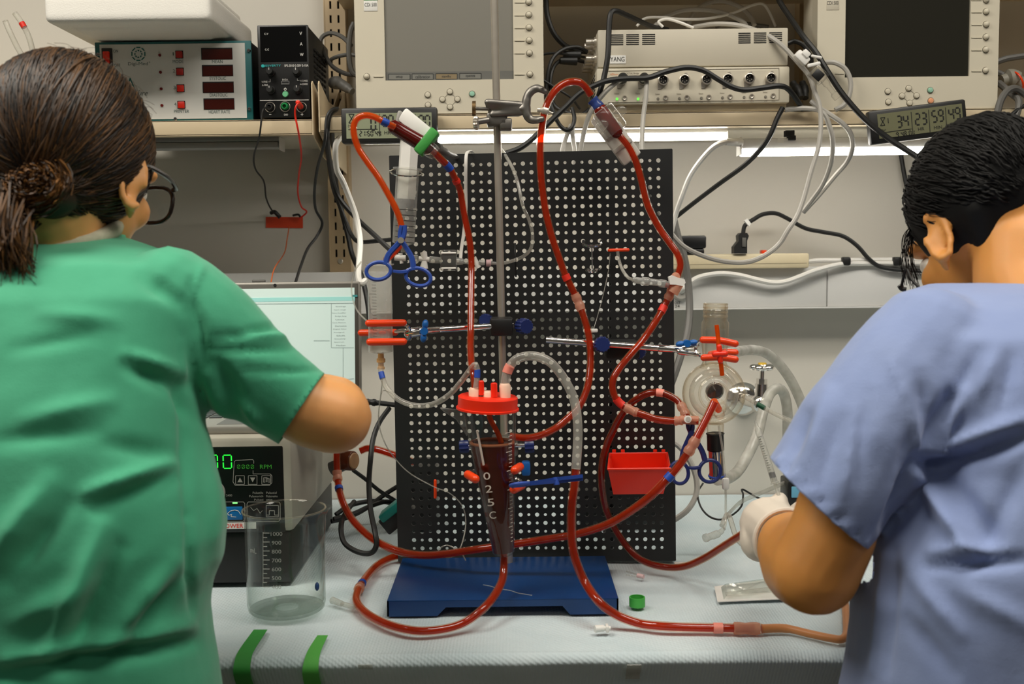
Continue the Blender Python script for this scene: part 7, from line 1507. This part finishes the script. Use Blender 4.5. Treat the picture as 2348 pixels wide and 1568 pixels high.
    for s in (-1, 1):
        b = B(); vs = []
        for k in range(24):
            a1 = 2 * math.pi * k / 24; ca, sa = math.cos(a1), math.sin(a1); vs.append(b.v(H(s * .038 + .026 * math.copysign(abs(ca) ** .75, ca), .114 - abs(s * .038 + .027 * ca) * .13, -.006 + .0215 * math.copysign(abs(sa) ** .75, sa))))
        b.f(vs); b.obj('lens', M['glass'], g)
def eyes(t, Hm):
    for s in (-1, 1):
        b = B(); b.ell(Hm @ Vector((s * .033, .078, -.004)), .0125, None, 14, 10); e = b.obj('eye', mat('eye_white', (224, 220, 210), .3), t)
        b = B(); b.ell(Hm @ Vector((s * .033, .0865, -.006)), (.006, .006, .006), None, 12, 8); b.obj('iris', mat('iris_dark', (36, 22, 14), .2), e)
    b = B(); b.tube([Hm @ Vector((-.024, .088, -.066)), Hm @ Vector((0, .0955, -.065)), Hm @ Vector((.024, .088, -.066))], [.002, .0042, .002], 8); b.obj('lips', mat('lip_rose', (182, 104, 84), .5), t)
person_green()
# ------------------------------------------------------------------ person in blue scrubs
def person_blue():
    t = thing('person', 'person in blue scrubs with black hair and white glove, bent over the bench', 'person', (.52, 1.02, 0))
    Hm = headmat(2264, 515, 1.24, -12, 34, -4); sk = skin_mat('tan_skin', (214, 146, 74)); R3 = Hm.to_3x3()
    b = B(); head_shape(b, Hm)
    chain(b, [(Hm @ Vector((0, -.03, -.06)), .056), (P(2345, 650, 1.165), .052), (P(2390, 740, 1.12), .045)])
    loft(b, [(740, 2395, 150, 1.12, .045), (800, 2410, 270, 1.09, .065), (1000, 2425, 210, 1.07, .075), (1300, 2425, 290, 1.05, .085), (1600, 2425, 330, 1.05, .085)])
    S_, E_ = P(2100, 830, 1.06), P(1868, 1308, 1.03)
    chain(b, [(P(2250, 850, 1.08), .035), (P(2080, 890, 1.065), .042), (P(1985, 1010, 1.045), .043), (P(1928, 1150, 1.035), .0415), (P(1908, 1225, 1.03), .0428), (E_, .0445)])
    W_ = P(1798, 1232, 1.235); chain(b, [(E_, .0445), (P(1850, 1292, 1.08), .0485), (P(1822, 1258, 1.15), .042), (W_, .0285)])
    chain(b, [(P(2560, 840, 1.08), .035), (P(2740, 900, 1.06), .045), (P(2820, 1250, 1.05), .042), (P(2560, 1250, 1.28), .028)])
    hand(b, P(2560, 1250, 1.28), P(2500, 1240, 1.33), Vector((-.3, 0, .9)), Vector((.5, .2, .6)), 1, .5)
    me = baked(b, .0042, 6); me.shade_smooth(); mobj('body', me, sk, t); eyes(t, Hm)
    # glove: palm, four curled fingers, thumb against the syringe
    b = B(); pc = P(1766, 1208, 1.305)
    b.cap(P(1800, 1238, 1.225), P(1784, 1222, 1.265), .034, .036); b.cap(P(1784, 1222, 1.265), P(1762, 1205, 1.305), .036, .037); b.cap(P(1745, 1240, 1.285), P(1752, 1200, 1.31), .027, .03)
    for i, (kx, ky) in enumerate(((1785, 1168), (1763, 1160), (1742, 1170), (1726, 1192))):
        k0 = P(kx, ky, 1.335); k1 = P(kx + 14, ky + 8, 1.372); k2 = P(kx + 34, ky + 22, 1.372); k3 = P(kx + 44, ky + 30, 1.352); b.cap(pc, k0, .02, .0125); b.cap(k0, k1, .0115, .0105); b.cap(k1, k2, .0105, .0095); b.cap(k2, k3, .0095, .0085)
    b.cap(P(1790, 1195, 1.28), P(1787, 1165, 1.295), .018, .0125); b.cap(P(1787, 1165, 1.295), P(1788, 1146, 1.312), .0125, .0105); b.cap(P(1810, 1195, 1.31), P(1832, 1166, 1.325), .013, .010); b.cap(P(1832, 1166, 1.325), P(1848, 1158, 1.335), .010, .009)
    me = baked(b, .003, 5); me.shade_smooth(); gl = mobj('glove', me, mat('white_latex', (226, 214, 198), .55, var=.03, bump=.1, bs=200), t)
    b = B(); ax = (P(1784, 1222, 1.265) - P(1815, 1250, 1.20)); b.torus(P(1803, 1240, 1.222), ax, .0375, .003, 36, 8); b.obj('cuff_roll', MATS['white_latex'], gl)
    # scrub top
    b = B()
    loft(b, [(650, 2340, 200, 1.16, .055), (668, 2355, 268, 1.14, .075), (700, 2385, 340, 1.115, .09), (760, 2405, 392, 1.09, .105), (850, 2415, 390, 1.075, .115), (950, 2420, 330, 1.06, .12), (1050, 2425, 312, 1.05, .125), (1150, 2425, 368, 1.045, .13), (1250, 2425, 432, 1.04, .135), (1350, 2425, 466, 1.04, .14), (1450, 2425, 470, 1.04, .145), (1640, 2425, 505, 1.04, .15)])
    chain(b, [(P(2130, 800, 1.075), .066), (P(2060, 900, 1.06), .071), (P(1975, 1010, 1.045), .070), (P(1878, 1148, 1.035), .0655), (P(1845, 1196, 1.032), .0655)])
    chain(b, [(P(2700, 800, 1.075), .066), (P(2760, 950, 1.06), .068), (P(2800, 1120, 1.05), .062)])
    me = baked(b, .0048, 5)
    fold(me, [(2119, 1078, 2345, 1000, 20, -.018), (2150, 1040, 2345, 965, 20, .012), (2113, 1090, 2225, 1270, 18, .013), (2170, 1090, 2280, 1250, 26, -.010), (2180, 915, 2115, 1065, 18, -.012), (2215, 900, 2150, 1030, 16, .009), (2130, 1296, 2350, 1284, 16, -.011), (2140, 1265, 2300, 1260, 18, .008), (2350, 1063, 2240, 1285, 26, -.008), (2240, 810, 2190, 910, 18, -.007), (2290, 800, 2230, 930, 18, .006), (2320, 820, 2300, 940, 14, -.006),
              (2022, 1267, 1998, 1540, 8, .004), (2050, 1260, 2035, 1540, 12, -.005), (2100, 1330, 2200, 1450, 22, .008), (2080, 1420, 2180, 1540, 22, -.007), (2200, 1350, 2348, 1430, 24, .007), (2040, 830, 2090, 940, 7, .003), (2090, 940, 2120, 1060, 8, .003), (2110, 860, 2130, 980, 18, -.007), (1850, 955, 1806, 1062, 16, -.007), (1900, 900, 1850, 1060, 18, .006), (1930, 960, 1880, 1110, 16, -.005), (1960, 1000, 1925, 1160, 16, .005), (1990, 900, 1960, 1100, 14, -.004),
              (2105, 1050, 2030, 1210, 14, -.014), (2090, 990, 2060, 1100, 20, -.006)] + [(1790 + i * 20, 1045 + i * 19, 1772 + i * 20 + 4, 1062 + i * 19 + 2, 5, -.003 if i % 2 else .003) for i in range(11)], .0036, 9)
    pl = (P(1878, 1150, 1.035), Vector((-.66, .1, -.74))); cut_open(me, [pl + ((1600, 960, 2000, 1330),), pl + ((1600, 1240, 1945, 1440),)])
    me.shade_smooth(); fb = fabric('blue_scrub_cloth', (124, 141, 186), (146, 161, 200)); o = mobj('scrub_top', me, fb, t); md = o.modifiers.new('thickness', 'SOLIDIFY'); md.thickness = .0022; md.offset = -1
    legs(t, P(2425, 1500, 1.05).x, 1.04, .93, fb)
    # hair
    hm = hair_mat('black_hair', (8, 8, 7), (24, 22, 20), .7, .25); cen, r3 = (0, -.014, .030), (.082, .098, .092)
    b = B(); b.ell(Hm @ Vector(cen), r3, R3, 32, 22); b.cap(P(2250, 480, 1.185), P(2274, 572, 1.178), .026, .014); b.cap(P(2225, 470, 1.19), P(2250, 530, 1.185), .02, .014); b.cap(P(2330, 455, 1.185), P(2350, 505, 1.172), .03, .02); b.cap(P(2400, 470, 1.18), P(2430, 560, 1.175), .026, .016)
    b.cap(P(2135, 500, 1.255), P(2128, 560, 1.262), .012, .004)
    me = baked(b, .004, 4); a = me.attributes.new('tone', 'FLOAT', 'POINT'); a.data.foreach_set('value', np.full(len(me.vertices), .1, dtype=np.float32)); me.shade_smooth(); mobj('hair', me, hm, t)
    rr = random.Random(5); sp = []
    for i in range(2600):
        th = rr.uniform(0, 6.283); el = rr.uniform(-.45, 1.4); s = Vector((math.sin(th) * math.cos(el), math.cos(th) * math.cos(el), math.sin(el)))
        if (s.z < 0 and s.y > -.3) or s.y > .5 and s.z < .3: continue
        e = Vector((s.x * 1.0, s.y - .35, s.z - rr.uniform(.25, .5))); sp.append((s, e, rr.uniform(0, .03), rr.uniform(0, .8), None))
    strands(Hm, cen, r3, sp, hm, t, seed=8, w_=.0010)
    b = B(); tones = []
    for i in range(26):
        x0, x1 = rr.uniform(2112, 2128), rr.uniform(2066, 2100); p = [P(x0, rr.uniform(470, 500), 1.27), P((x0 + x1) / 2 - 18 + rr.uniform(-8, 8), 540, 1.28), P(x1 - 4, 600, 1.285), P(x1 + rr.uniform(0, 16), rr.uniform(630, 665), 1.285)]
        n0 = len(b.bm.verts); b.tube(p, .0005, 3, caps=False); tones += [.2] * (len(b.bm.verts) - n0)
    me = bpy.data.meshes.new('loose_strands'); b.bm.to_mesh(me); b.bm.free(); a = me.attributes.new('tone', 'FLOAT', 'POINT'); a.data.foreach_set('value', np.array(tones, dtype=np.float32)); o = mobj('loose_strands', me, hm, t); o['kind'] = 'stuff'
    b = B(); b.tube(PP([(2108, 660, 1.24), (2090, 640, 1.25), (2078, 618, 1.26), (2066, 660, 1.27)]), .0018, 6); b.tube(PP([(2062, 654, 1.27), (2068, 662, 1.27), (2078, 664, 1.268)]), .003, 8); b.obj('glasses_cord', M['rubber'], t)
person_blue()
